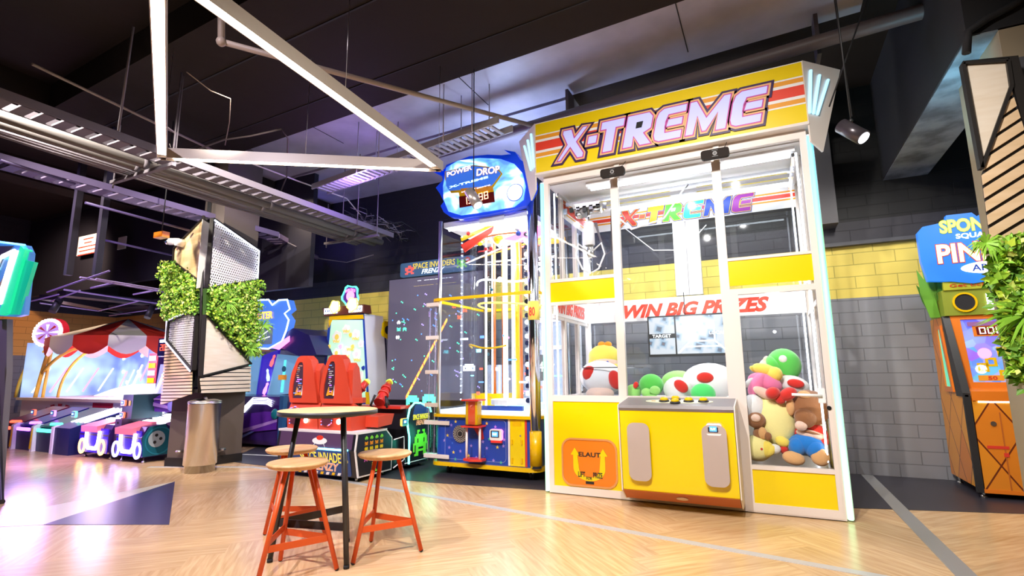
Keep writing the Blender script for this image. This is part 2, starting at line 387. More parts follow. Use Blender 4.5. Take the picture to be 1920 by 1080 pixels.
WB = brick_paint('painted_block_wall', [(0, (.24, .24, .26)), (2.335, (.80, .63, .12)), (3.07, (.035, .033, .042)), (3.4, (.006, .006, .007))])
WO = brick_paint('painted_block_wall_orange', [(0, (.16, .13, .16)), (1.9, (.62, .27, .06)), (3.07, (.03, .025, .04)), (3.5, (.02, .018, .022))])
b = MB(); b.box(-10.4, 6.2, 8.44, 8.64, 0, 5.4, WB); struct(b, 'wall_back')
b = MB(); b.box(-17.2, -10.4, 8.44, 8.64, 0, 5.4, WO); struct(b, 'wall_back')
b = MB(); b.box(-17.2, -17.0, -2, 8.44, 0, 5.4, WO); struct(b, 'wall_left')
b = MB(); b.box(6.0, 6.2, -2, 8.44, 0, 5.4, WB); struct(b, 'wall_right')
CEILB = mat('black_ceiling', (.022, .016, .013), .8, spec=.15); noise_bump(CEILB, 6, .2, .02)
CEILLIT = mat('lit_ceiling_band', (.15, .145, .18), .5); noise_color(CEILLIT, (.34, .33, .38), (.46, .45, .52), 2.2, (1, 1, 1), .3, .7)  # paler lilac tone puts the light on this ceiling band into its colour
b = MB(); b.box(-17.2, 6.2, -2.2, 8.64, 5.4, 5.5, CEILB)
struct(b, 'ceiling')
b = MB(); b.prism([(-9.0, 5.38), (1.2, 4.83), (1.2, 6.3), (-9.0, 6.9)], 5.24, 5.398, CEILLIT); b.prism([(-9, 6.94), (-2.3, 6.55), (-2.3, 8.43), (-9, 8.43)], 5.22, 5.398, CEILLIT)
for x in (-6.2, -3.4, -.6): b.box(x, x+.012, 4.9 + (-.054*(x+1)), 6.2, 5.236, 5.24, BLKM)
struct(b, 'ceiling')
b = MB(); b.prism([(-9.0, 3.2), (1.4, 2.7), (1.2, 4.83), (-9.0, 5.38)], 5.0, 5.4, CEILB)
for q in ((4.35, .012), (3.3, .02)): b.prism([(-9, q[0]+.5), (1.3, q[0]), (1.3, q[0]+q[1]), (-9, q[0]+.5+q[1])], 4.99, 5.0, BLKM)
struct(b, 'trim_4')
for i, x in enumerate((-12.6, -9.2)):
    b = MB(); b.box(x, x+.5, -2, 8.4, 5.0, 5.4, CEILB); struct(b, 'trim_%d' % (5+i))
# lit concrete beam running into the hall on the right
CONC = mat('raw_concrete', (.20, .22, .26), .7); noise_color(CONC, (.10, .11, .13), (.24, .27, .31), 4, (1, 1, 1), .35, .6)
xl, xr = at(1720, 230, z=3.95).x, at(1820, 226, z=3.95).x
b = MB(); b.box(xl, xr, 4.95, 8.43, 3.95, 3.96, CONC); b.box(xl-.01, xr+.01, 4.94, 8.43, 3.96, 5.4, BLKM); struct(b, 'trim_7')
spot('beam_uplight', (1.52, 5.3, 3.2), (xl+.25, 5.7, 3.95), 40, 110, (.28, .75, 1), 1, .1)
b = MB(); b.box(.74, 1.0, 8.1, 8.44, 3.35, 5.4, mat('dark_post', (.09, .085, .09), .7)); struct(b, 'trim_8')
b = MB(); b.box(.6, 6, 8.34, 8.44, 3.07, 3.12, DGREY); struct(b, 'trim_9')

# ------------------------------------------------------------ ceiling services
def rod_things(): pass
def cable_tray(label, a, c, wd, z, m, rung, group=None, rods=(), cat='cable tray'):
    A, C_ = Vector((*a, z)), Vector((*c, z)); t = (C_-A).normalized(); n = Vector((-t.y, t.x, 0)); Ln = (C_-A).length
    root = thing('cable_tray', label, cat, tuple((A+C_)/2), group=group)
    M = frame(A, t, (-t.y, t.x, 0)); # local x along, y across, z up
    for s_ in (-1, 1):
        b = MB(); b.M = M; b.box(0, Ln, s_*wd/2-.012, s_*wd/2+.012, 0, .09, m); b.out('side_rail', root)
    b = MB(); b.M = M; k = 0; x = .1
    while x < Ln-.1:
        b.box(x, x+rung[0], -wd/2, wd/2, 0, .02, m); x += rung[1]
    b.out('rungs', root, kind='stuff')
    for x, zz in rods:
        for s_ in (-1, 1):
            b = MB(); q = M @ Vector((x, s_*(wd/2+.03), .0)); b.tube([q, (q.x, q.y, zz)], .008, m, 6); b.out('hanger_rod', root)
    return root, M, Ln
TR = mat('tray_steel', (.17, .15, .17), .7, .1, spec=.3); TRD = mat('dark_tray', (.13, .10, .19), .5, .3)  # purple tint of the second steel stands for coloured light on it
T1a, T1b = (-6.42, -.4), (-6.42, 7.6)
cable_tray('long perforated steel cable tray running from upper left to behind the round sign', (-6.34, -.4), (-6.36, 7.6), .28, 3.92, TR, (.11, .17), rods=((3.9, 5.35), (7.0, 5.2)))
for i, (dx, rr) in enumerate(((-.62, .06), (-.80, .06))):
    b = MB(); b.tube([(-6.05+dx, -.4, 3.93), (-6.05+dx, 7.8, 3.93)], rr, mat('grey_conduit', (.17, .155, .15), .75, spec=.2), 14)
    for y in (1.6, 3.4, 5.2, 7): b.tube([(-6.05+dx, y, 3.93), (-6.05+dx, y+.06, 3.93)], rr+.008, TR, 14)
    b.out('conduit_pipe', None, ['thick grey conduit right beside the long perforated cable tray', 'thick grey conduit between its twin conduit and the thin cable run'][i], cat='pipe', group='thick grey conduits along the long tray')
for i in range(5):
    x = -7.0-.045*i
    b = MB(); r_ = random.Random(i); b.tube([(x+r_.uniform(-.01, .01), -.4+k*.8, 3.9+r_.uniform(-.012, .012)) for k in range(11)], .016, mat('cable_sheath', (.17, .15, .17), .8, spec=.2), 6)
    b.out('power_cable', None, 'thin grey cable in the run of five beside the thick conduits', cat='cable', group='five thin cables beside the conduits')
for i, y in enumerate((3.45, 7.05)):
    b = MB(); b.box(-7.40, -6.1, y-.025, y+.025, 3.80, 3.84, TR); b.tube([(-7.36, y, 3.74), (-7.36, y, 4.6)], .01, TR, 6); b.tube([(-6.14, y, 3.8), (-6.14, y, 5.1)], .01, TR, 6)
    b.out('tray_bracket', None, ['steel bracket bar under the conduits near the corner of the light triangle', 'steel bracket bar under the conduits at their far end near the round sign'][i], cat='bracket')
b = MB(); r_ = random.Random(5)
for i in range(26):
    x0 = -6.5+r_.uniform(-.3, .3); y0 = 6.6+r_.uniform(0, .5); pts = []
    for k in range(7): pts.append((x0+r_.uniform(-.16, .16), y0+k*.22, 4.16+.10*math.sin(k*.9+i)+r_.uniform(-.03, .03)))
    b.tube(pts, .008, BLKM if i % 3 else TR, 5)
b.out('cable_tangle', None, 'tangle of loose black cables at the far end of the long cable tray', kind='stuff', cat='cables')
cable_tray('short steel cable tray ending above the round blue sign', (-6.6, 6.12), (-2.75, 5.48), .30, 4.42, mat('bright_tray', (.55, .53, .55), .4, .4), (.05, .11), rods=((1.2, 5.25), (1.7, 5.25), (3.0, 5.25), (3.5, 5.25)))
cable_tray('purple lit cable tray crossing the far left ceiling above the perforated pillar', (-8.05, 1.4), (-8.05, 6.4), .34, 3.86, TRD, (.12, .19))
cable_tray('dark cable tray sloping away to the right of the perforated pillar', (-8.2, 6.5), (-9.0, 8.2), .3, 3.9, TRD, (.12, .17))
PIP = mat('dark_pipe', (.11, .085, .085), .5)
b = MB(); b.tube([(-5.4, 6.55, 4.8), (1.6, 5.86, 4.8), (2.6, 5.76, 4.8)], .075, PIP, 16)
for x in (-2.2, .75): b.box(x-.02, x+.02, 6.1-.07*x, 6.35-.07*x, 4.72, 5.2, PIP)
b.out('ceiling_pipe', None, 'long dark pipe running above the yellow marquee sign', cat='pipe')
b = MB(); b.tube([at(415, -10, z=4.85), at(415, 78, z=4.35)], .03, mat('tan_conduit', (.36, .28, .22), .5), 10)
b.tube([at(415, 78, z=4.35), at(1008, 238, z=4.6)], .028, mat('tan_conduit'), 10); b.ball(at(415, 78, z=4.35), .045, mat('tan_conduit'), 12)
b.out('sprinkler_pipe', None, 'thin tan pipe with an elbow crossing behind the light triangle', cat='pipe')
b = MB(); b.tube([at(60, 120, z=4.8), at(300, 235, z=4.8), at(438, 300, z=4.8)], .018, mat('tan_conduit'), 8); b.out('ceiling_conduit', None, 'thin conduit on the dark ceiling left of the light triangle', cat='pipe')
b = MB(); b.tube([at(250, 50, z=4.9), at(222, 245, z=4.0)], .012, TR, 6); b.out('hanger_rod', None, 'thin hanger rod dropping to the long cable tray at upper left', cat='rod')
for i, pts in enumerate((((350, 135), (395, 170), (432, 185), (430, 230), (422, 272)), ((372, 280), (420, 262), (470, 255), (528, 242), (540, 260), (538, 330), (520, 375)), ((310, 235), (330, 250), (325, 292), (318, 270)), ((455, 300), (560, 340), (650, 372), (690, 420), (740, 460), (790, 478)), ((540, 455), (600, 485), (650, 492), (700, 478)))):
    b = MB(); P = [at(q[0], q[1], z=4.6 if i < 4 else 3.8) for q in pts]; b.tube(P, (.006, .012, .006, .012, .01)[i], (mat('tan_conduit'), PIP, WHITE, WHITE, TR)[i], 6)
    b.out('loose_wire', None, ('thin wire drooping from the ceiling inside the light triangle', 'bent dark conduit looping down over the lower bar of the light triangle', 'small coiled suspension wire at the corner of the light triangle', 'pale cable sagging from the light triangle towards the round sign', 'pale cable hanging in a curve right of the perforated pillar')[i], cat='wire')

# the triangular LED pendant
V = [Vector((-3.0, 1.49, 3.7)), Vector((-5.75, 3.12, 3.7)), Vector((-3.27, 4.77, 3.7))]
tri = thing('triangle_light', 'large suspended triangle of glowing warm white light bars', 'pendant light', tuple(sum(V, Vector())/3))
HOUS = mat('light_housing', (.55, .48, .42), .4)
for i in range(3):
    a, c = V[i], V[(i+1) % 3]; t = (c-a).normalized(); M = frame(a, t, (-t.y, t.x, 0)); Ln = (c-a).length
    b = MB(); b.M = M; b.box(-.03, Ln+.03, -.045, .045, 0, .10, HOUS); b.box(-.03, Ln+.03, -.045, -.038, -.012, 0, HOUS); b.box(-.03, Ln+.03, .038, .045, -.012, 0, HOUS); bar = b.out('light_bar', tri)
    b = MB(); b.M = M; b.box(.12, Ln-.12, -.036, .036, -.006, -.001, LED); b.out('diffuser', bar)
for v in V+[(V[0]+V[2])/2, (V[1]+V[2])/2]:
    b = MB(); b.tube([v+Vector((0, 0, .1)), (v.x, v.y, 5.0)], .003, STEEL, 5); b.out('suspension_wire', tri)
def can_light(label, top, p, aim, m, wire=True):
    p = Vector(p); root = thing('pendant_spotlight', label, 'spotlight', tuple(p), group='cylindrical ceiling spotlights')
    d = (Vector(aim)-p).normalized(); M = frame(p, d.cross(Vector((0, 0, 1))), d.cross(d.cross(Vector((0, 0, 1))))); M = M
    b = MB(); b.tube([p-d*.12, p+d*.12], .062, m, 20); b.out('lamp_body', root)
    b = MB(); b.tube([p+d*.119, p+d*.124], .05, LEDB, 20); b.out('lens', root)
    b = MB(); b.tube([(p.x, p.y, p.z+.10), (p.x, p.y, top)], .006 if wire else .02, BLK, 6); b.ball((p.x, p.y, p.z+.1), .018, BLK, 8); b.out('cord', root)
p = at(888, 372, y=5.0); can_light('grey cylinder spotlight hanging in front of the round blue sign', 5.2, p, p+Vector((.5, -.1, -.75)), mat('silver_lamp', (.42, .38, .40), .3, .6))
p = at(1598, 247, y=5.0); can_light('black cylinder spotlight hanging right of the yellow marquee', 5.35, p, p+Vector((.45, -.3, -.6)), mat('black_lamp', (.06, .05, .06), .3, .4))
p = at(513, 440, y=7.2); can_light('small black track spotlight right of the perforated pillar', 4.3, p, p+Vector((-.1, -.1, -.8)), BLK, False)
for i, (a, c) in enumerate(((( 1565, 0), (1597, 218)), ((1625, 0), (1555, 200)))):
    b = MB(); b.tube([at(*a, y=5.3), at(*c, y=5.3)], .008, BLKM, 6); b.out('hanging_cable', None, ['black cable hanging down beside the right end of the marquee', 'black cable crossing the other one above the marquee'][i], cat='cable')

# suspended dark rigging over the left machines
RIG = mat('rig_frame', (.014, .011, .022), .5); RIGL = mat('rig_edge_lit', (.34, .26, .55), .4)  # lilac edge colour stands for purple light catching the steel
rg = thing('lighting_rig', 'dark suspended steel rig with purple lit edges over the left machines', 'rig', (-9.8, 4.7, 2.75))
def q(px, py, z=2.75): return at(px, py, z=z)
for a, c in (((88, 548), (205, 508)), ((95, 565), (150, 545)), ((150, 520), (330, 552)), ((180, 523), (330, 548)), ((120, 543), (315, 572)), ((75, 568), (185, 583)), ((170, 540), (215, 530)), ((250, 552), (300, 543)), ((30, 572), (110, 552)), ((185, 583), (262, 564)), ((205, 592), (320, 575))):
    b = MB(); b.tube([q(*a), q(*c)], .014, RIGL, 4); b.out('edge_bar', rg)
for a, c, wd in (((115, 555), (300, 575), .16), ((90, 562), (235, 590), .16), ((200, 585), (330, 570), .2)):
    A, C_ = q(*a, 2.85), q(*c, 2.85); t = (C_-A).normalized(); b = MB(); b.M = frame(A, t, (-t.y, t.x, 0)); b.box(0, (C_-A).length, -wd, wd, 0, .1, RIG); b.out('panel', rg)
for px, py in ((127, 520), (180, 520)):
    A = q(px, py); b = MB(); b.box(A.x-.04, A.x+.04, A.y-.04, A.y+.04, 2.78, 5.3, RIG); b.out('upright', rg)
for i, (px, py) in enumerate(((112, 562), (286, 575))):
    A = q(px, py, 2.65); b = MB(); b.tube([A, A+Vector((.05, -.1, -.22))], .055, BLK, 12); b.out('spotlight_head', rg)
b = MB(); b.box(-12.5, -7.6, 6.9, 7.0, 3.0, 5.3, mat('rear_bulkhead', (.01, .009, .02), .7)); struct(b, 'wall_upper')
b = MB(); b.box(-16.9, -9.6, 6.2, 6.3, 3.35, 5.3, mat('rear_bulkhead')); struct(b, 'wall_upper_left')
for i, (a, c) in enumerate((((150, 445), (184, 473)), ((224, 446), (236, 466)))):
    A, C_ = at(*a, y=6.1), at(*c, y=6.1); sg = thing('notice_board', ['white notice sheet with red lines of print high on the dark wall', 'small white notice on the dark wall right of the printed sheet'][i], 'notice', tuple((A+C_)/2))
    b = MB(); b.box(A.x, C_.x, 6.08, 6.1, C_.z, A.z, WHITE2); b.out('sheet', sg)
    if i == 0:
        for k in range(5): b = MB(); w_ = (.16, .12, .3, .26, .3)[k]; xm = (A.x+C_.x)/2; b.box(xm-w_*(C_.x-A.x)*1.5, xm+w_*(C_.x-A.x)*1.5, 6.075, 6.08, A.z-.1-.09*k, A.z-.075-.09*k, RED); b.out('print_line', sg)
for i, (a, c) in enumerate((((160, 380), (355, 432)), ((195, 450), (330, 480)), ((0, 300), (140, 345)))):
    b = MB(); b.tube([at(*a, z=3.6), at(*c, z=3.6)], .018, mat('purple_lit_pipe', (.10, .07, .20), .5), 8); b.out('overhead_pipe', None, ('purple lit pipe crossing above the white notice', 'lower purple lit pipe crossing beside the white notice', 'purple lit pipe at the left edge under the long tray')[i], cat='pipe')  # pipe colour holds the purple light falling on it
p = at(303, 441, z=3.3); b = MB(); b.box(p.x-.1, p.x+.1, p.y-.05, p.y+.05, 3.26, 3.34, ORANGE); b.tube([(p.x, p.y, 3.3), (p.x, p.y, 5.4)], .008, BLK, 6); b.out('projector_box', None, 'small orange device hanging on thin rods left of the pillar', cat='device')

# ------------------------------------------------------------ the big yellow prize crane
X0, X1, YF, YB = -2.38, .52, 5.8, 7.35
crane = thing('crane_machine', 'huge yellow and white walk-up claw machine with a lit marquee sign', 'arcade machine', ((X0+X1)/2, (YF+YB)/2, 0))
MULL = ((-1.53, -1.44), (-.40, -.31))
def bx(name, *a, m=WHITE, parent=crane, bev=0, label=None): b = MB(); b.box(*a, m, bev); return b.out(name, parent, label)
bx('plinth', X0, X1, YF, YB, 0.01, .09)
for i, (a, c) in enumerate(((X0, X0+.06), MULL[0], MULL[1], (X1-.06, X1))):
    bx('post', a, c, YF, YF+.06, .09, 3.71)
    if i in (0, 3): bx('post', a, c, YB-.06, YB, .09, 3.71)
for x in (X0, X1-.05):
    for y in (6.3, 6.82): bx('post', x, x+.05, y, y+.07, .09, 3.71)
    for z in (1.03, 2.38, 2.02): bx('side_rail', x+.002, x+.048, YF+.06, YB-.06, z, z+.05)
    bx('side_panel', x+.01, x+.04, YF+.02, YB-.02, .09, 1.03, m=YEL)
def rail(a, c, z0, z1): bx('front_rail', a, c, YF+.002, YF+.06, z0, z1)
for z0, z1 in ((2.44, 2.48), (2.16, 2.20), (1.03, 1.10)): rail(X0+.06, MULL[0][0], z0, z1)
rail(MULL[0][1], MULL[1][0], 1.03, 1.10)
for z0, z1 in ((2.50, 2.53),): rail(MULL[1][1], X1-.06, z0, z1)
bx('top_rail', X0, X1, YF, YF+.06, 3.71, 3.80); bx('top_rail', X0, X1, YB-.06, YB, 3.71, 3.80)
bx('top_cover', X0, X1, YF+.06, YB-.06, 3.72, 3.80, m=WHITE2)
bx('panel_band', X0+.06, MULL[0][0], YF+.012, YF+.03, 2.20, 2.44, m=YEL); bx('panel_band', MULL[1][1], X1-.06, YF+.012, YF+.03, 2.235, 2.50, m=YEL)
bx('front_panel', X0+.06, MULL[0][0], YF+.012, YF+.03, .09, 1.03, m=YEL)
def pane(a, c, z0, z1, y=YF+.03, parent=crane, g=GLASS): return bx('glass_pane', a, c, y, y+.008, z0, z1, m=g, parent=parent)
pane(X0+.06, MULL[0][0], 2.48, 3.71); pane(X0+.06, MULL[0][0], 1.10, 2.16); pane(MULL[0][1], MULL[1][0], 1.10, 3.71); pane(MULL[1][1], X1-.06, 2.53, 3.71)
for x in (X0+.02, X1-.03):
    for y0, y1 in ((YF+.06, 6.3), (6.37, 6.82), (6.89, YB-.06)):
        for z0, z1 in ((1.08, 2.02), (2.43, 3.71)): bx('glass_pane', x, x+.008, y0, y1, z0, z1, m=GLASS)
for a, c in ((X0+.06, -1.06), (-.72, X1-.06)): pane(a, c, 2.43, 3.38, YB-.04)
pane(X0+.06, X1-.06, 1.05, 2.04, YB-.04)
bx('back_post', -1.06, -.72, YB-.10, YB-.02, 2.38, 3.42, m=WHITE2)
bx('back_panel', X0+.05, X1-.05, YB-.04, YB-.02, .09, 1.05, m=WHITE2)
bx('centre_joint', -.895, -.885, YB-.104, YB-.10, 2.38, 3.42, m=GREY)
bx('ceiling_panel', X0+.05, X1-.05, YF+.07, YB-.05, 3.70, 3.72, m=WHITE2)
for y in (6.02, 7.0):
    t_ = bx('lamp_tray', X0+.5, X1-.1, y-.06, y+.06, 3.645, 3.70, m=WHITE2); b = MB(); b.tube([(X0+.55, y, 3.625), (X1-.15, y, 3.625)], .022, LEDC, 10); b.out('fluorescent_tube', t_)
b = MB(); b.tube([(X0+.2, YB+.05, 3.62), (X1-.2, YB+.05, 3.62)], .02, glow('wall_fill_glow', (.95, .95, .9), 60), 8); b.out('wall_fill_tube', crane)  # tube added unseen behind the sign to brighten the back wall
for x, y in ((X0+.10, YF+.10), (X1-.10, YB-.14), (X0+.10, YB-.14), (X1-.1, YF+.1)):
    b = MB(); b.tube([(x, y, .5 if x > 0 else 1.1), (x, y, 3.6)], .010, LEDB, 8); b.out('corner_light', crane)
bx('prize_deck', X0+.06, -.33, YF+.06, YB-.06, .98, 1.03, m=WHITE2); bx('deck_wall', -.36, -.33, YF+.06, YB-.06, .42, 1.0, m=WHITE2)
bx('prize_floor', -.31, X1-.06, YF+.06, YB-.06, .40, .44, m=mat('brown_floor', (.12, .05, .02), .2))
# inner signs
def stripes(b, x0, x1, z0, z1, base, f=1.0):
    h = z1-z0; b.box(x0, x1, 0, .01, z0, z1, base)
    for lo, hi, m_ in ((.30, .325, WHITE2), (.325, .40, mat('sign_orange', (.85, .35, .02), .4)), (.40, .45, WHITE2), (.45, .62, mat('sign_red', (.80, .05, .02), .4)), (.62, .67, WHITE2), (.67, .745, mat('sign_orange')), (.745, .77, WHITE2)):
        b.box(x0, x1, -.003, 0, z0+h*lo, z0+h*hi, m_)
b = MB(); b.M = Matrix.Translation((0, YB-.12, 0)); stripes(b, X0+.06, X1-.06, 3.40, 3.70, WHITE2); sgn = b.out('back_sign', crane)
RB = [mat('rainbow_%d' % i, tuple(v*.75 for v in c), .4) for i, c in enumerate(((.8, .06, .04), (.85, .12, .04), (.9, .65, .05), (.15, .65, .08), (.05, .6, .65), (.04, .1, .6), (.45, .05, .5)))]
def xtreme(M, x0, x1, z0, z1, parent, mats, layers, sl=.0):
    # slanted hand-drawn letters: X . T R E M E with rounded E shapes
    G = {'X': ([[(0, 0), (.10, 0), (.42, .42), (.80, 0), (1.0, 0), (1.0, .12), (.62, .55), (.98, 1), (.82, 1), (.52, .66), (.34, 1), (.02, 1), (.02, .9), (.30, .50)]], 1.0),
         '-': ([[(.0, .38), (.32, .38), (.32, .62), (0, .62)]], .32),
         'T': ([[(.22, 0), (.56, 0), (.56, .76), (.86, .76), (.86, 1), (0, 1), (0, .76), (.22, .76)]], .86),
         'R': ([[(0, 0), (.32, 0), (.32, .34), (.62, 0), (1.0, 0), (.66, .38), (.92, .5), (.92, .86), (.78, 1), (0, 1)]], .96),
         'E': ([[(.2, 0), (.95, 0), (.95, .22), (.36, .22), (.33, .42), (.33, .60), (.40, .80), (1.0, .80), (1.0, 1), (.22, 1), (.06, .9), (0, .7), (0, .2), (.06, .06)], [(.40, .42), (.92, .42), (.92, .62), (.44, .62)]], 1.0),
         'M': ([[(0, 0), (.24, 0), (.30, .56), (.55, .05), (.66, .05), (.98, .56), (1.0, 0), (1.30, 0), (1.30, 1), (1.10, 1), (.62, .42), (.20, 1), (0, 1)]], 1.3)}
    seq = 'X-TREME'; gap = .13; tot = sum(G[c][1] for c in seq)+gap*6+.25; sc = (x1-x0)/tot; h = z1-z0; x = x0
    def grow(poly, d):
        n = len(poly); A = sum(poly[i-1][0]*poly[i][1]-poly[i][0]*poly[i-1][1] for i in range(n))
        if A < 0: poly = poly[::-1]
        o = []
        for i in range(n):
            p0, p1, p2 = Vector(poly[i-1]), Vector(poly[i]), Vector(poly[(i+1) % n]); e1 = (p1-p0).normalized(); e2 = (p2-p1).normalized()
            n1 = Vector((e1.y, -e1.x)); n2 = Vector((e2.y, -e2.x)); k = (n1+n2); k = k/max(.45, k.dot(n1)) if k.length > .01 else n1
            o.append(tuple(p1+k*d))
        return o
    for i, c in enumerate(seq):
        b = MB(); b.M = M
        for poly in G[c][0]:
            pts = [(x+px*sc+(py-.5)*.22*h, z0+py*h) for px, py in poly]
            for d, mm, dz0, dz1 in layers: b.prism(grow(pts, d*h), dz0, dz1, mm)
            b.prism(pts, .0, layers[0][3]+.003 if layers else .006, mats[i % len(mats)])
        if c == 'R':
            hx = [(x+px*sc+(py-.5)*.22*h, z0+py*h) for px, py in ((.36, .56), (.58, .56), (.60, .76), (.36, .76))]; b.prism(hx, .0, layers[0][3]+.005, BLKM if len(mats) == 1 else WHITE2)
        b.out('sign_letter', parent); x += (G[c][1]+gap)*sc
YELOUT = mat('letter_gold', (.85, .45, .2), .4); BLKOUT = mat('letter_outline', (.03, .0, .08), .4); MAG = mat('letter_magenta', (.55, .05, .35), .4)
xtreme(front(YB-.123), -1.77, .03, 3.43, 3.66, sgn, RB, [(.035, mat('letter_yellow', (.9, .7, .1), .4), 0, .006), (.07, mat('letter_blue', (.03, .03, .4), .4), 0, .004)])
b = MB(); b.box(X0+.06, X1-.06, YB-.12, YB-.1, 2.06, 2.36, WHITE2); wb = b.out('back_sign', crane)
text('WIN BIG PRIZES', front(YB-.12), -1.78, .06, 2.10, 2.29, mat('sign_red'), wb, bold=.045, shear=.35)
b = MB(); b.box(X0+.05, X0+.06, 5.9, 7.2, 2.06, 2.34, WHITE2); wb = b.out('side_sign', crane)
text('WIN BIG PRIZES', frame((X0+.062, 0, 0), (0, 1, 0), (0, 0, 1)), 6.0, 7.1, 2.10, 2.27, mat('sign_red'), wb, bold=.04, shear=.35)
b = MB(); b.M = frame((X0+.06, 0, 0), (0, 1, 0), (0, 0, 1)); b.box(6.3, 7.2, 3.4, 3.7, 0, .01, WHITE2); b.box(6.3, 7.2, 3.5, 3.6, .01, .013, mat('sign_red')); b.box(6.3, 7.2, 3.46, 3.48, .01, .013, mat('sign_orange')); b.box(6.3, 7.2, 3.62, 3.64, .01, .013, mat('sign_orange')); b.out('side_sign', crane)
# door on the right
door = bx('door', -.31, -.235, YF-.004, YF+.05, .02, 2.20)
bx('door_stile', .46, .5, YF-.004, YF+.05, .02, 2.20, parent=door); bx('door_rail', -.235, .46, YF-.004, YF+.05, 2.14, 2.20, parent=door)
bx('door_rail', -.235, .46, YF-.004, YF+.05, .41, .45, parent=door); bx('door_rail', -.235, .46, YF-.004, YF+.05, .02, .095, parent=door)
bx('door_panel', -.235, .46, YF+.008, YF+.03, .095, .41, m=YEL, parent=door); pane(-.235, .46, .45, 2.14, parent=door)
b = MB(); p = at(1534, 742, y=YF-.03); b.box(p.x-.0, p.x+.06, YF-.03, YF-.004, p.z-.07, p.z+.07, WHITE2, .004); b.tube([(p.x+.03, YF-.04, p.z), (p.x-.22, YF-.05, p.z+.01)], .014, WHITE2, 10); b.out('door_handle', door)
p = at(1559, 765, y=YF); b = MB(); b.tube([(p.x-.02, YF-.012, p.z), (p.x-.02, YF-.004, p.z)], .02, CHROME, 14); b.out('door_lock', door)
# marquee
MY = 5.70
b = MB(); b.box(-2.45, .55, MY+.01, MY+.32, 3.81, 4.50, WHITE2); mq = b.out('marquee', crane)
b = MB(); b.M = Matrix.Translation((0, MY+.008, 0)); stripes(b, -2.44, .54, 3.83, 4.49, mat('marquee_yellow', (.90, .66, .0), .3, coat=.3)); b.out('striped_panel', mq)
xtreme(front(MY), -2.10, .25, 3.93, 4.30, mq, [LILAC], [(.035, MAG, 0, .010), (.085, YELOUT, 0, .008), (.15, BLKOUT, 0, .006)])
bx('marquee_lip', -2.45, .55, MY-.01, MY+.3, 3.80, 3.83, parent=mq)
for sgn_ in (1, -1):
    xa = .55 if sgn_ > 0 else -2.45
    P = [Vector((xa, MY, 4.50)), Vector((xa+.36*sgn_, MY+.30, 4.46)), Vector((xa+.10*sgn_, MY+.09, 3.52)), Vector((xa+.0*sgn_, MY+.0, 3.62))]
    M = frame(P[0], P[1]-P[0] if sgn_ > 0 else P[0]-P[1], (0, 0, 1)); pts = planecoords(M, P)
    b = MB(); b.M = M; b.prism(pts, -.02, 0, WHITE); wing = b.out('marquee_wing', crane)
    for k in range(3):
        u0 = (.09+.105*k)*sgn_; u1 = (.06+.045*k)*sgn_; b = MB(); b.M = M; b.tube([(u0, -.10-.03*k, .012), (u1, -.58, .012)], .014, glow('cold_tube', (.35, .72, 1), 1.3), 10); b.out('light_tube', wing)
# glowing edge strips: cyan at the head, green further down
def rainbow(name):
    a = mat(name, (.4, .6, .5), .4); N, L, B = nodes(a); t = N.new('ShaderNodeTexCoord'); sp = N.new('ShaderNodeSeparateXYZ'); d = N.new('ShaderNodeMath'); d.operation = 'DIVIDE'; d.inputs[1].default_value = 3.8; r = N.new('ShaderNodeValToRGB')
    L.new(t.outputs['Object'], sp.inputs[0]); L.new(sp.outputs[2], d.inputs[0]); L.new(d.outputs[0], r.inputs[0]); L.new(r.outputs[0], B.inputs['Emission Color']); B.inputs['Emission Strength'].default_value = 1.7
    e = r.color_ramp.elements; e[0].position = 0; e[0].color = (.45, 1, .55, 1); e[1].position = 1; e[1].color = (.08, .55, 1, 1)
    for z, c in ((.35, (.15, 1, .55, 1)), (.72, (.12, 1, .3, 1)), (.80, (.1, .7, .9, 1))): k = e.new(z); k.color = c
    return a
RBW = rainbow('rainbow_tube')
for x in (X0-.03, X1+.03):
    b = MB(); b.box(x-.03, x+.03, YF+.03, YF+.06, .02, 3.75, WHITE2); ch = b.out('edge_channel', crane)
    b = MB(); b.tube([(x, YF+.01, .02), (x, YF+.01, 3.72)], .022, RBW, 10); b.out('light_tube', ch)
# motion cameras under the marquee
for (cx, cz), yy in (((-1.44, 3.62), 5.6), ((-.34, 3.62), 5.6)):
    b = MB(); b.M = front(yy); b.prism(rect2(cx-.14, cx+.14, cz-.05, cz+.05, .03), -.02, .03, mat('camera_brown', (.02, .014, .012), .7, spec=.2)); cb_ = b.out('motion_camera', crane)
    b = MB(); b.M = front(yy-.03); b.prism(circ2(cx, cz, .022), 0, .004, GREY); b.prism(circ2(cx, cz, .014), 0, .006, BLK); b.prism(rect2(cx-.03, cx+.03, cz+.028, cz+.036), 0, .003, BLK); b.prism(rect2(cx-.03, cx+.03, cz-.036, cz-.028), 0, .003, BLK); b.out('lens', cb_)
    b = MB(); b.box(cx-.03, cx+.03, yy+.02, YF, cz+.0, cz+.03, GLASS); b.box(cx-.03, cx+.03, YF-.02, YF, cz, 3.80, WHITE); b.tube([(cx+.03, yy+.03, cz+.03), (cx+.1, yy+.08, cz+.1), (cx+.12, YF-.01, cz+.2)], .004, BLK, 5); b.out('bracket', cb_)
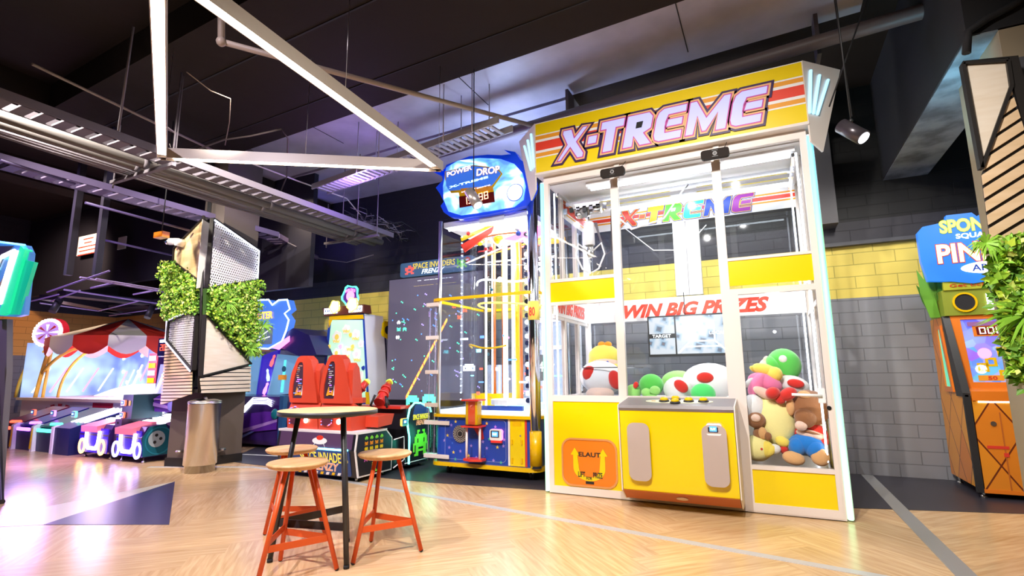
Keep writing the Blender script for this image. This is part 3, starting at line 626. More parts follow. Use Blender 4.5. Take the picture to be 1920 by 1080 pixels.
# control desk
CT = mat('desk_top', (.20, .18, .19), .4)
def yz(x0, x1, pts, b, m):     # prism along x from a (y, z) outline
    sv = b.M; b.M = sv @ frame((x0, 0, 0), (0, 1, 0), (0, 0, 1)); b.prism(pts, 0, x1-x0, m); b.M = sv
b = MB(); yz(-1.42, -.34, [(YF, .10), (5.56, .10), (5.42, .20), (5.38, .98), (YF, 1.03)], b, YEL); desk = b.out('control_desk', crane)
b = MB(); yz(-1.42, -.34, [(5.555, .098), (5.415, .198), (5.405, .196), (5.545, .092)], b, DORANGE); b.out('kick_panel', desk)
b = MB(); yz(-1.425, -.335, [(YF-.0, 1.03), (5.375, .975), (5.36, 1.0), (5.37, 1.03), (YF, 1.085)], b, CT); top = b.out('desk_top', desk)
for x in (-1.435, -.335): b = MB(); yz(x, x+.012, [(YF, .09), (5.55, .085), (5.41, .19), (5.37, .99), (5.38, 1.03), (YF, 1.085)], b, WHITE); b.out('side_edge', desk)
for x0, x1 in ((-1.34, -1.12), (-.63, -.41)): b = MB(); b.M = frame((0, 5.382, 0), (1, 0, 0), (0, -.05, 1)); b.prism(rect2(x0, x1, .30, .86, .07), 0, .006, TAUPE); b.out('grey_inset', desk)
sl = frame((0, 5.37, 1.031), (1, 0, 0), (0, .43, .055))     # the sloping desk top, local y runs away from the player
b = MB(); b.M = sl; b.prism(circ2(-.86, .22, .33, 40, .10), 0, .003, mat('button_plate', (.88, .86, .62), .4)); bp = b.out('button_plate', desk)
for x, y in ((-1.00, .20), (-.90, .29), (-.88, .13), (-.76, .21), (-.62, .21)):
    b = MB(); b.M = sl; b.lathe([(.052, .003), (.052, .012), (.044, .02)], (x, y, 0), BLK, 24); bt = b.out('push_button', bp)
    b = MB(); b.M = sl; b.lathe([(.042, .018), (.040, .032), (.028, .044), (.0, .048)], (x, y, 0), mat('button_yellow', (.85, .55, .0), .15), 24); b.out('button_cap', bt)
b = MB(); b.M = sl; b.prism(rect2(-1.13, -1.09, .2, .235), .003, .005, mat('sticker_orange', (.7, .3, .1), .5)); b.out('sticker', bp)
def card_reader(o, parent, sc=1.0, col=WHITE2, ring=PURG, body_label=None, right=(1, 0, 0), screen='PLAY'):
    M = frame(o, right, (0, 0, 1)); s = sc
    b = MB(); b.M = M; b.prism(rect2(-.066*s, .066*s, -.05*s, .055*s, .02*s), 0, .035*s, col, ring); rd = b.out('card_reader', parent, body_label)
    b = MB(); b.M = M; b.prism(rect2(-.05*s, .04*s, -.022*s, .042*s, .006), .035*s, .038*s, BLK); b.prism(rect2(-.036*s, .028*s, -.014*s, .034*s), .038*s, .040*s, glow('reader_screen', (.08, .3, 1), 1.6)); sc_ = b.out('screen', rd)
    text(screen, M @ Matrix.Translation((0, 0, .0405*s)), -.026*s, .018*s, .0, .02*s, WHG, sc_)
    return rd
b = MB(); b.M = front(5.372); b.prism(rect2(-.555, -.485, .61, .76, .006), 0, .012, BLK)
for x in (-.545, -.495):
    for z in (.62, .75): b.prism(circ2(x, z, .005, 8), .012, .016, CHROME)
b.out('reader_plate', desk); card_reader((-.52, 5.372, .815), desk)
b = MB(); b.M = front(5.40); b.M = frame((-.86, 5.47, .150), (1, 0, 0), (0, -.11, .085)); b.prism(circ2(0, 0, .055, 24, .025), 0, .012, mat('maker_badge', (.75, .6, .4), .3, .3)); b.out('badge', desk)
# prize hatch
b = MB(); b.M = front(YF+.011); b.ring(rect2(-2.225, -1.575, .10, .625, .12, 8), rect2(-2.205, -1.595, .12, .605, .105, 8), -.02, .012, mat('hatch_rim', (.75, .35, .12), .25, .2)); hatch = b.out('prize_hatch', crane)
b = MB(); b.M = front(YF+.011); b.prism(rect2(-2.205, -1.595, .12, .605, .105, 8), -.02, .004, ORANGE); hf = b.out('flap', hatch)
b = MB(); b.M = front(YF+.007)
U = []
for lo in ((-2.045, -1.985, -1.895, .235, .33), ): pass
def upts(d):
    cx, o = -1.90, []
    for k in range(15): a = math.radians(180+180*k/14); o.append((cx+(.185-d)*math.cos(a), .30+(.135-d*.6)*math.sin(a)))
    return o
out_, in_ = upts(0), upts(.065)
poly = [(-2.085, .44)]+out_+[(-1.715, .44), (-1.685, .44), (-1.735, .52), (-1.785, .44), (-1.765, .44)]+in_[::-1]+[(-2.035, .44), (-2.015, .44), (-2.065, .52), (-2.115, .44)]
OUTL = mat('black_line', (.02, .02, .02), .5)
b.prism(poly, 0, .003, YEL, OUTL); b.out('arrow', hf)
text('ELAUT', front(YF+.007), -2.02, -1.765, .425, .475, BLKM, hf, bold=.02)
Mh = front(YF+.0035)
text('LIFT', Mh, -2.03, -1.95, .205, .262, BLKM, hf, arc=-.0, bold=.01); text('FOR', Mh, -1.935, -1.87, .180, .212, BLKM, hf, bold=.005); text('PRIZE', Mh, -1.855, -1.75, .205, .262, BLKM, hf, bold=.01)
b = MB(); b.M = front(YF+.007); b.prism(rect2(-1.945, -1.85, .135, .162), 0, .004, BLKM, DGREY); b.out('slot', hf)
# claw and gantry
gx, gy = at(1100, 380, y=6.4).x, 6.4
b = MB(); b.box(X0+.1, X1-.1, 6.32, 6.36, 3.55, 3.60, CHROME); b.box(X0+.1, X1-.1, 6.5, 6.54, 3.55, 3.6, CHROME); b.out('gantry_rail', crane)
b = MB(); b.box(X0+.1, X0+.14, 5.95, 7.1, 3.58, 3.62, CHROME); b.box(X1-.14, X1-.1, 5.95, 7.1, 3.58, 3.62, CHROME); b.out('gantry_rail', crane)
b = MB(); b.box(gx-.17, gx+.2, 6.3, 6.56, 3.5, 3.56, STEEL); b.box(gx-.15, gx-.02, 6.34, 6.5, 3.42, 3.5, GREY); b.tube([(gx+.05, 6.38, 3.46), (gx+.2, 6.38, 3.46)], .045, STEEL, 12); b.ball((gx-.1, 6.36, 3.42), .05, STEEL, 12)
for k in range(7): b.box(gx-.3+.09*k, gx-.25+.09*k, 6.3, 6.33, 3.44+.02*(k % 3), 3.52, BLK if k % 2 else CHROME)
b.out('gantry_carriage', crane)
b = MB(); b.lathe([(.055, 0), (.07, .01), (.07, .30), (.05, .32)], (gx+.02, gy, 3.0), WHITE2, 24); b.tube([(gx+.02, gy, 3.3), (gx+.02, gy, 3.5)], .02, CHROME, 8); claw = b.out('claw', crane)
b = MB(); b.lathe([(.03, -.16), (.05, -.12), (.05, 0)], (gx+.02, gy, 3.0), STEEL, 16); b.out('claw_hub', claw)
for k in range(3):
    a = math.radians(90+120*k+20); d = Vector((math.cos(a), math.sin(a), 0)); c0 = Vector((gx+.02, gy, 2.92))
    b = MB(); b.tube([c0+d*.04, c0+d*.17+Vector((0, 0, .09)), c0+d*.21+Vector((0, 0, -.06)), c0+d*.12+Vector((0, 0, -.24)), c0+d*.03+Vector((0, 0, -.28))], .012, WHITE2, 8); b.out('claw_finger', claw)
b = MB()
for k in range(2): b.tube([(gx+.1+.02*k, gy, 3.3), (gx+.19, gy, 3.0-.05*k), (gx+.24, gy, 2.86), (gx+.31, gy, 2.9), (gx+.33, gy, 3.45)], .012, TR, 8)
b.tube([(gx+.35, 6.35, 3.4), (gx+.6, 6.3, 3.12), (gx+1.0, 6.3, 3.2), (gx+1.3, 6.3, 3.6)], .012, WHITE2, 8); b.tube([(gx+.3, 7.1, 3.4), (gx+.7, 7.15, 3.02), (gx+1.1, 7.15, 2.98), (gx+1.4, 7.2, 3.3)], .007, WHITE2, 6)
b.out('hose', crane)
# screen inside
b = MB(); b.box(-1.44, -.42, 7.10, 7.14, 1.56, 2.10, BLK, .004); tvm = b.out('monitor', crane)
def feed(name, dk):
    a = mat(name, (.1, .1, .1), .4); N, L, B = nodes(a); t = N.new('ShaderNodeTexCoord'); v = N.new('ShaderNodeTexVoronoi'); v.inputs['Scale'].default_value = 7; v.feature = 'F1'; v.distance = 'MANHATTAN'; r = N.new('ShaderNodeValToRGB'); n = N.new('ShaderNodeTexNoise'); n.inputs['Scale'].default_value = 3
    mp = N.new('ShaderNodeMapping'); mp.inputs['Rotation'].default_value = (0, .5, 0); L.new(t.outputs['Object'], mp.inputs[0]); L.new(mp.outputs[0], v.inputs['Vector']); L.new(v.outputs['Distance'], r.inputs[0]); L.new(r.outputs[0], B.inputs['Emission Color']); B.inputs['Emission Strength'].default_value = .6
    e = r.color_ramp.elements; e[0].position = .1; e[0].color = dk; e[1].position = .75; e[1].color = (.85, .92, 1, 1); k = e.new(.42); k.color = (.35, .6, .85, 1); k = e.new(.3); k.color = (.04, .12, .25, 1); return a
FEED = feed('camera_feed', (.02, .05, .12, 1)); FEED2 = feed('camera_feed_warm', (.25, .08, .03, 1))
b = MB(); b.M = front(7.098); b.prism(rect2(-1.07, -.45, 1.59, 2.08), 0, .003, FEED); b.prism(rect2(-1.42, -1.09, 1.86, 2.08), 0, .003, FEED); b.prism(rect2(-1.42, -1.09, 1.59, 1.80), 0, .003, FEED2); scn = b.out('picture', tvm)
b = MB(); b.M = front(7.094)
for a, c in (((-1.05, 1.6), (-.9, 1.75)), ((-.9, 1.75), (-.9, 2.05)), ((-.9, 1.75), (-.6, 1.75)), ((-.6, 1.75), (-.47, 1.62)), ((-.6, 1.75), (-.6, 2.0)), ((-.9, 1.9), (-.6, 1.92)), ((-.95, 1.68), (-.52, 1.68))): b.tube([(*a, .004), (*c, .004)], .009, WHG, 6)
b.out('bright_lines', scn)
text('TARGET', front(7.094), -1.38, -1.14, 1.81, 1.85, WHG, tvm); text('LOCAL', front(7.094), -.66, -.47, 1.83, 1.87, WHG, tvm)
b = MB(); b.tube([(-.95, 7.12, 2.1), (-.95, 7.12, 2.4)], .006, BLK, 6); b.out('cable', tvm)
# prize chute boxes and dividers of clear acrylic
for x0, x1, y0, y1 in ((-1.98, -1.56, 5.92, 6.35), (-1.72, -1.42, 6.6, 7.0)):
    b = MB()
    for q_ in ((x0, x1, y0, y0+.006), (x0, x1, y1, y1+.006), (x0, x0+.006, y0, y1), (x1, x1+.006, y0, y1)): b.box(*q_, 1.03, 1.42, ACRYL)
    b.box(x0, x1, y0, y0+.008, 1.41, 1.42, CHROME); b.box(x0, x0+.008, y0, y1, 1.41, 1.42, CHROME); b.out('acrylic_chute', crane)

# ------------------------------------------------------------ soft toys in the crane
def plush_mat(name, c):
    if name in _m: return _m[name]
    a = mat(name, c, .95, spec=.1); B = a.node_tree.nodes['Principled BSDF']; B.inputs['Sheen Weight'].default_value = .4; noise_bump(a, 120, .5, .006); return a
PW = plush_mat('white_plush', (.85, .85, .85)); PR = plush_mat('red_plush', (.70, .04, .03)); PG = plush_mat('green_plush', (.12, .60, .10)); PGL = plush_mat('light_green_plush', (.35, .75, .2))
PY = plush_mat('yellow_plush', (.90, .72, .12)); PYP = plush_mat('pale_yellow_plush', (.92, .84, .35)); PB = plush_mat('brown_plush', (.32, .14, .06)); PT = plush_mat('tan_plush', (.75, .42, .18)); PBL = plush_mat('blue_plush', (.02, .20, .62))
PP = plush_mat('pink_plush', (.85, .22, .42)); PS = plush_mat('skin_plush', (.85, .60, .48)); PFG = plush_mat('bright_green_plush', (.08, .65, .15))
def toy(name, label, parts, cat='soft toy'):
    """parts = [(part name, material, [(px, py, y depth, rx, ry, rz, tilt)...])...]; the toy's base is the first ball"""
    px, py, y, rx, ry, rz = parts[0][2][0][:6]; c = at(px, py, y=y); root = thing(name, label, cat, (c.x, c.y, c.z-rz))
    for pn, m_, balls in parts:
        b = MB()
        for q_ in balls:
            t = q_[6] if len(q_) > 6 else 0
            b.ball(at(q_[0], q_[1], y=q_[2]), (q_[3], q_[4], q_[5]), m_, 22, Euler((0, math.radians(t), 0)))
        b.out(pn, root)
    return root
toy('plush_cushion', 'big round white plush with red patches in the left window', [('body', PW, [(1128, 708, 6.16, .27, .23, .20, 8)]), ('red_patch', PR, [(1105, 700, 5.99, .085, .06, .09, 25), (1153, 712, 5.99, .075, .05, .11, -15)]), ('face_pad', PS, [(1125, 738, 6.02, .17, .1, .08)])])
toy('plush_doll', 'yellow haired rag doll behind the white and red plush in the left window', [('head', PS, [(1134, 680, 6.5, .17, .15, .16)]), ('hair', PY, [(1133, 668, 6.52, .20, .17, .15), (1150, 688, 6.5, .07, .1, .24, -20), (1111, 684, 6.52, .05, .08, .13)]), ('bow', plush_mat('orange_plush', (.85, .35, .03)), [(1128, 646, 6.5, .05, .04, .04), (1140, 646, 6.5, .05, .04, .04)]), ('eye', BLUE, [(1124, 683, 6.35, .022, .01, .03), (1139, 681, 6.34, .022, .01, .03)]), ('dress', PP, [(1138, 716, 6.45, .18, .15, .12)])])
toy('plush_ball', 'round green plush ball beside the chute in the middle window', [('body', PG, [(1221, 722, 6.25, .14, .14, .13)]), ('muzzle', PGL, [(1212, 736, 6.08, .06, .05, .05), (1228, 732, 6.05, .06, .05, .05), (1221, 746, 6.05, .08, .05, .04)])])
toy('plush_shell', 'small striped red and green plush at the left of the middle window', [('body', PGL, [(1187, 735, 6.2, .09, .1, .09)]), ('stripe', PR, [(1192, 722, 6.12, .03, .02, .04, 20)])])
toy('plush_cushion', 'white plush with one red oval patch in the middle window', [('body', PW, [(1271, 730, 6.2, .16, .15, .14)]), ('red_patch', PR, [(1277, 724, 6.06, .085, .04, .06, 40)])])
toy('plush_block', 'light green plush peeking out behind the red spotted white one', [('body', PGL, [(1272, 715, 6.6, .20, .15, .13)])])
toy('plush_cushion', 'large white plush with a red spot at the right of the middle window', [('body', PW, [(1330, 715, 6.45, .30, .22, .21)]), ('red_patch', PR, [(1322, 708, 6.24, .09, .04, .06)])])
toy('plush_ball', 'fuzzy bright green ball in front of the large white plush', [('body', PFG, [(1318, 738, 6.05, .13, .12, .11)])])
toy('plush_doll', 'doll with a round green cap sitting on top of the toy pile', [('head', PS, [(1449, 692, 6.5, .15, .13, .14)]), ('cap', PG, [(1470, 684, 6.5, .17, .16, .18, -20), (1452, 688, 6.45, .07, .14, .13, -25)]), ('ear', PS, [(1438, 676, 6.45, .04, .03, .05)]), ('eye', BLUE, [(1446, 684, 6.36, .018, .01, .026), (1455, 690, 6.36, .018, .01, .026)]), ('cap_badge', PW, [(1468, 673, 6.35, .04, .02, .04)]), ('hair', PB, [(1468, 704, 6.42, .06, .05, .04)])])
toy('plush_doll', 'yellow haired doll in a pink dress with red shoes', [('dress', PP, [(1434, 718, 6.2, .17, .13, .10, 20), (1420, 722, 6.15, .08, .1, .14, 30)]), ('hair', PY, [(1436, 695, 6.25, .14, .1, .07, 20), (1452, 702, 6.2, .08, .08, .08), (1414, 692, 6.25, .05, .04, .03, 30)]), ('leg', PS, [(1432, 737, 6.05, .11, .05, .05, 30)]), ('shoe', PR, [(1449, 737, 5.97, .07, .08, .06, -20), (1477, 739, 5.99, .09, .08, .06, -30), (1463, 748, 5.99, .05, .05, .05)]), ('arm', PW, [(1410, 715, 6.15, .1, .05, .04, -35)])])
toy('plush_cushion', 'white plush with a red patch wedged beside the brown bear', [('body', PW, [(1487, 722, 6.35, .16, .13, .10, 15)]), ('red_patch', PR, [(1492, 719, 6.22, .08, .03, .045, 10)])])
toy('plush_bear', 'large brown teddy bear head facing away under the door handle', [('head', PB, [(1517, 765, 6.12, .19, .17, .18)]), ('ear', PT, [(1508, 740, 6.0, .06, .04, .04, 10), (1482, 762, 6.02, .04, .04, .09)]), ('hood', PB, [(1510, 783, 6.0, .10, .09, .10)])])
toy('plush_cushion', 'big pale yellow plush cushion in the middle of the toy pile', [('body', PYP, [(1451, 792, 6.1, .20, .13, .27), (1432, 760, 6.12, .09, .08, .10)]), ('tuft', PY, [(1467, 828, 5.98, .07, .05, .05, 20)])])
toy('plush_ball', 'plain white plush at the left edge of the door window', [('body', PW, [(1414, 768, 6.1, .13, .12, .16)])])
toy('plush_bear', 'small dark brown plush with a pale snout at the left of the door window', [('head', PB, [(1418, 788, 5.98, .09, .08, .08)]), ('snout', PS, [(1417, 784, 5.91, .045, .03, .04)]), ('body', PB, [(1426, 814, 6.0, .07, .07, .08)]), ('tummy', PT, [(1430, 812, 5.94, .04, .03, .06)]), ('paw', PB, [(1440, 818, 5.93, .035, .03, .04)])])
toy('plush_ball', 'yellow plush lying lowest at the left of the door window', [('body', PYP, [(1420, 840, 6.0, .14, .12, .13)]), ('crown', PY, [(1437, 842, 5.94, .07, .05, .08, 10), (1445, 845, 5.92, .04, .03, .06, 40)]), ('cuff', PW, [(1452, 842, 5.95, .06, .05, .05)]), ('gem', PR, [(1428, 842, 5.89, .012, .01, .012)])])
toy('plush_doll', 'seated doll in blue trousers and red shirt with big tan shoes', [('trousers', PBL, [(1513, 833, 6.05, .17, .14, .11), (1495, 838, 5.98, .08, .09, .09), (1528, 843, 5.98, .09, .1, .09)]), ('shirt', PR, [(1530, 812, 6.1, .12, .09, .09, 40), (1470, 842, 5.99, .04, .04, .05), (1502, 812, 6.1, .07, .05, .05), (1543, 828, 6.02, .05, .05, .05)]), ('face', PS, [(1520, 815, 6.02, .13, .06, .045, 12), (1532, 818, 6.0, .06, .05, .035, 10)]), ('hair', PB, [(1517, 810, 5.97, .1, .02, .012, 15)]), ('glove', PS, [(1502, 798, 5.95, .055, .05, .05)]), ('shoe', PT, [(1488, 859, 5.92, .10, .05, .065, 12), (1538, 857, 5.92, .08, .05, .085, -12)])])
for i, (px, py) in enumerate(((1440, 775), (1478, 790), (1425, 745), (1500, 745))): pass

# ------------------------------------------------------------ ball drop machine
PX0, PX1, PY0, PY1 = -4.33, -2.72, 6.25, 7.75
pd = thing('ball_drop_machine', 'tall clear ball drop game with blue star base and yellow rings', 'arcade machine', ((PX0+PX1)/2, (PY0+PY1)/2, 0))
def pslab(name, z0, z1, m, d=0, parent=pd, r=.16, inner=None):
    b = MB(); o = rect2(PX0-d, PX1+d, PY0-d, PY1+d, r, 6)
    if inner is None: b.prism(o, z0, z1, m)
    else: b.ring(o, rect2(PX0-d+inner, PX1+d-inner, PY0-d+inner, PY1+d-inner, max(r-inner, .03), 6), z0, z1, m)
    return b.out(name, parent)
YR = mat('yellow_ring', (.85, .52, .0), .3, coat=.3)
pslab('base_ring', .12, .17, YR, .03); pslab('counter_ring', .77, .81, YR, .03); pslab('upper_ring', 2.40, 2.44, YR, .05, inner=.05)
STARB = BLUE
b = MB(); b.prism(rect2(PX0+.02, PX1-.02, PY0+.02, PY1-.02, .12), .17, .77, BLUE); cab = b.out('cabinet', pd)
fy = PY0+.018
b = MB(); b.M = front(fy); b.ring(rect2(-4.12, -3.17, .21, .75, .06), rect2(-4.115, -3.175, .215, .745, .055), 0, .004, mat('pale_line', (.25, .3, .6), .4)); dr = b.out('door', cab)
r_ = random.Random(11); stc = [mat('star_yellow', (.9, .65, .1), .4), mat('star_violet', (.35, .25, .75), .4), mat('star_green', (.05, .55, .3), .4), mat('star_blue', (.05, .15, .6), .4)]
b = MB(); b.M = front(fy)
def star(b, x, z, r, m, z1=.003):
    b.prism([((x+(r if k % 2 == 0 else r*.42)*math.sin(PI*k/5)), z+(r if k % 2 == 0 else r*.42)*math.cos(PI*k/5)) for k in range(10)], 0, z1, m)
for x, z, c in ((-3.95, .71, 0), (-4.08, .52, 0), (-4.13, .45, 1), (-3.86, .46, 2), (-4.05, .36, 1), (-3.98, .30, 0), (-3.87, .32, 1), (-3.74, .27, 0), (-3.95, .21, 2), (-3.60, .22, 1), (-3.52, .46, 1), (-3.46, .70, 0), (-3.33, .66, 1), (-3.42, .50, 2), (-3.30, .40, 0), (-3.46, .38, 1), (-3.36, .23, 1), (-3.25, .21, 2), (-3.65, .55, 3), (-3.7, .4, 1), (-4.0, .42, 3), (-3.22, .60, 1), (-3.20, .5, 1), (-3.21, .42, 1), (-3.62, .25, 1), (-3.50, .27, 3), (-4.02, .66, 1), (-4.15, .22, 2)): star(b, x, z, .025 if c != 3 else .018, stc[c])
b.prism(circ2(-3.57, .25, .022, 12), 0, .003, RED); b.out('star_print', cab)
# yellow service panel and side stripe, cup dispenser, speaker, reader
b = MB(); b.M = front(fy); b.prism(rect2(-3.11, -2.90, .18, .76), 0, .006, mat('yellow_panel')); sp_ = b.out('service_panel', cab)
b = MB(); b.M = front(fy-.006)
for x, z in ((-3.08, .48), (-2.94, .48), (-3.08, .25), (-2.94, .25)): b.prism(rect2(x-.01, x+.01, z-.03, z+.03), 0, .02, YR); b.out('latch', sp_); b = MB(); b.M = front(fy-.006)
b.prism(rect2(-3.07, -2.95, .68, .75), 0, .004, YR); b.out('cover_plate', sp_); b = MB(); b.M = front(fy-.006); b.prism(circ2(-2.96, .56, .012, 12), 0, .006, CHROME); b.out('lock', sp_)
b = MB(); b.M = front(fy); b.prism(rect2(-2.895, -2.87, .18, .76), 0, .006, RED); b.prism(rect2(-3.14, -3.115, .18, .76), 0, .006, WHITE2); b.out('trim_stripe', cab)
b = MB(); b.M = front(fy-.002); b.prism([(-4.12, .56), (-4.07, .50), (-3.93, .40), (-3.80, .42), (-3.74, .52), (-3.77, .62), (-3.87, .67), (-4.0, .64), (-4.1, .61)], 0, .006, ACRYL)
b.prism(circ2(-3.87, .55, .115, 28), .006, .012, mat('grille_light', (.45, .42, .40), .4, .5)); b.prism(circ2(-4.05, .555, .045, 18), .006, .010, ACRYL)
for k in range(20):
    for rr in (.055, .080, .103):
        a = 2*PI*k/20+rr*20; b.prism(circ2(-3.87+rr*math.cos(a), .55+rr*math.sin(a), .009, 6), .012, .014, BLK)
b.prism(circ2(-3.87, .55, .035, 16), .012, .016, BLK); b.out('speaker', cab)
tx = -3.60
b = MB(); b.M = front(fy-.10); b.prism([(tx-.13, 1.0), (tx+.13, 1.0), (tx+.13, 1.02), (tx-.13, 1.02)], -.1, .12, RED); b.prism([(tx-.13, .66), (tx+.13, .66), (tx+.13, .68), (tx-.13, .68)], -.1, .12, RED); disp = b.out('prize_cup_frame', pd)
b = MB(); b.lathe([(.115, .68), (.115, 1.0)], (tx, fy-.11, 0), ACRYL, 28); b.out('clear_cylinder', disp)
b = MB(); b.box(tx-.065, tx+.045, fy-.14, fy-.04, .69, .99, mat('warm_red', (.8, .10, .03), .4)); b.box(tx-.1, tx-.066, fy-.15, fy-.04, .69, .99, YR); b.box(tx+.046, tx+.08, fy-.15, fy-.04, .69, .99, YR); b.ball((tx-.01, fy-.145, .93), .015, RED, 8); b.out('ticket_window', disp)
for x in (tx-.1, tx+.1): b = MB(); b.tube([(x, fy-.12, .25), (x, fy-.12, .66)], .016, WHITE2, 12); b.out('tube', disp)
b = MB(); b.M = Matrix.Translation((0, 0, .225)); b.prism([(tx-.14, fy-.02), (tx-.14, fy-.14), (tx, fy-.19), (tx+.14, fy-.14), (tx+.14, fy-.02)], 0, .03, RED); b.out('tray', disp)
b = MB(); b.M = front(fy-.002); b.prism([(-3.7, .68), (-3.54, .70), (-3.50, .5), (-3.55, .48), (-3.62, .58)], 0, .008, mat('deep_red', (.4, .02, .03), .3)); b.out('red_chute', cab)
card_reader((-3.30, fy-.01, .56), cab, 1.35, WHITE2, PINKG, screen='PLAY')
b = MB(); b.M = front(fy-.01); b.prism(rect2(-3.38, -3.22, .46, .49), 0, .03, RED); b.out('reader_shelf', cab)
for x, y in ((PX0+.2, PY0+.15), (PX1-.15, PY0+.15), (PX0+.2, PY1-.2), (PX1-.2, PY1-.2), (PX0+.45, PY0+.5)):
    b = MB(); b.tube([(x-.015, y, .055), (x+.015, y, .055)], .05, BLK, 14); b.box(x-.03, x+.03, y-.03, y+.03, .08, .12, STEEL); b.out('caster', pd)
# clear ball lift pipes at the left corner and chrome corner posts
cx_, cy_ = PX0-.03, PY0+.02
for dx in (-.045, .055): b = MB(); b.tube([(cx_+dx, cy_, .17), (cx_+dx, cy_, 2.38)], .032, ACRYL, 14); b.tube([(cx_+dx, cy_+.0, .17), (cx_+dx, cy_, 2.38)], .006, mat('lilac_rod', (.5, .45, .7), .3), 6); b.out('clear_pipe', pd)
for z in (.21, .66, .90, 1.36, 1.85, 2.33):
    b = MB(); b.box(cx_-.09, cx_+(.33 if z < .7 else .13), cy_-.045, cy_-.03, z, z+.055, WHITE, .004); b.box(cx_-.09, cx_+.1, cy_-.03, cy_+.045, z, z+.055, WHITE); b.out('pipe_clamp', pd)
for x, y, z1 in ((PX0+.06, PY0+.06, 3.62), (PX0+.06, PY1-.06, 3.62), (PX1-.06, PY1-.06, 3.62)):
    b = MB(); b.tube([(x, y, .8), (x, y, z1)], .030, STEEL, 14); b.out('corner_post', pd)
b = MB(); b.tube([(PX1-.04, PY0+.04, .17), (PX1-.04, PY0+.04, 4.0)], .075, mat('bright_chrome', (.8, .82, .88), .1, 1), 20); b.tube([(PX1-.04, PY0+.04, .2), (PX1-.04, PY0+.04, .62)], .079, mat('yellow_ring'), 20); b.tube([(PX1-.04, PY0+.04, 2.05), (PX1-.04, PY0+.04, 2.3)], .079, PY, 20); cp = b.out('corner_post', pd)
text('80', frame((PX1-.04, PY0-.042, 0), (.97, .2, 0), (0, 0, 1)), -.03, .05, 2.1, 2.22, RED, cp, bold=.02)
for z0, z1 in ((.81, 2.40), (2.44, 3.62)):
    b = MB(); b.ring(rect2(PX0+.0, PX1-.0, PY0+.0, PY1-.0, .14), rect2(PX0+.008, PX1-.008, PY0+.008, PY1-.008, .132), z0, z1, ACRYL); b.out('clear_wall', pd)
# inside: lit back wall mirror panels, LED columns (more added to brighten the case), tracks, paddles, coloured pipes and balls
b = MB(); b.prism(rect2(PX0+.05, PX1-.05, PY0+.05, PY1-.05, .1), .812, .86, glow('playfield_white', (.75, .85, 1), 1.0)); b.prism(circ2((PX0+PX1)/2+.25, 7.0, .40, 30), .86, .93, glow('ring_cyan', (.4, .75, 1), 1.6)); b.prism(circ2(PX1-.55, 6.75, .34, 30), .93, 1.0, WHITE2); b.out('playfield', pd)  # white playfield glow added to brighten the dark inside
mx = (PX0+PX1)/2+.06
for x, y, r0, m_ in ((mx+.0, 6.85, .035, LEDB), (mx+.1, 6.9, .02, LEDB), (PX1-.22, 6.75, .05, LEDB), (PX0+.62, 6.7, .014, LEDB), (PX1-.62, 6.6, .014, LEDB), (PX1-.32, 7.3, .03, LEDB), (PX0+.3, 7.5, .018, LEDB)):
    b = MB(); b.tube([(x, y, .9), (x, y, 3.5)], r0, m_, 10); b.out('light_column', pd)
for x, y, r0, m_ in ((mx+.17, 6.9, .035, YR), (mx-.07, 6.95, .02, YR), (mx+.28, 6.8, .022, mat('copper_pipe', (.65, .18, .05), .3, .4)), (PX0+.55, 7.1, .022, mat('copper_pipe')), (mx-.22, 7.2, .02, mat('copper_pipe')), (mx+.05, 7.2, .04, mat('bright_chrome')), (PX0+.28, 6.9, .05, ACRYL), (PX0+.4, 7.2, .04, ACRYL), (PX1-.5, 7.1, .05, ACRYL)):
    b = MB(); b.tube([(x, y, .9), (x, y, 3.45)], r0, m_, 12); b.out('vertical_pipe', pd)
for col_x in (PX1-.2, PX0+.36):
    b = MB()
    for k in range(26): b.tube([(col_x-.0, 6.42, 1.0+k*.095), (col_x, 6.44, 1.0+k*.095)], .034 if col_x > -3 else .009, glow('bead_light', (.6, .75, 1), 3) if k % 2 or col_x < -3 else mat('bead_dark', (.02, .03, .1), .3), 10)
    b.out('bead_lights', pd, kind='stuff')
b = MB(); b.box(PX0+.9, PX1-.1, 7.62, 7.68, .9, 2.15, mat('mirror_blue', (.45, .5, .65), .25, .3)); b.box(PX0+.1, PX0+.9, 7.62, 7.66, .9, 1.5, mat('mirror_blue')); b.box(PX0+.9, PX1-.1, 7.56, 7.62, 2.15, 2.22, WHITE2); b.box(PX0+.9, PX1-.1, 7.56, 7.62, 1.72, 1.78, WHITE2); b.out('rear_panel', pd)
for x, y, z, r0, m_, a0, a1 in ((mx+.05, 7.0, 2.36, .55, YELG, 150, 400), (mx+.1, 6.9, 3.4, .5, mat('copper_pipe'), 0, 360), (mx, 6.95, 2.7, .5, LEDB, 200, 330), (mx-.1, 6.9, 1.75, .5, YR, 180, 300)):
    b = MB(); b.tube([(x+r0*math.cos(math.radians(a0+(a1-a0)*k/24)), y+r0*.75*math.sin(math.radians(a0+(a1-a0)*k/24)), z+.035*math.sin(k*.26)) for k in range(25)], .014, m_, 8); b.out('ball_track', pd)
b = MB()
for sx in range(5): b.M = frame((PX0+.1+.0*sx, 7.6-.12*sx, 3.22+.07*sx), (1, -.25, .08*(1 if sx % 2 else -1)), (0, .7, .7)); b.prism(rect2(0, 1.45, 0, .035), 0, .01, (WHITE2, YR, RED, WHITE2, mat('sign_orange'))[sx])
b.out('top_swirls', pd)
b = MB(); b.box(PX0+.1, PX1-.1, PY0+.08, PY1-.08, 3.52, 3.60, WHITE2); b.tube([(PX0+.15, PY0+.15, 3.5), (PX1-.12, PY0+.15, 3.5)], .022, LEDC, 8); b.tube([(PX1-.2, PY0+.2, 3.5), (PX1-.2, PY1-.2, 3.5)], .02, LEDC, 8); b.out('top_plate', pd)
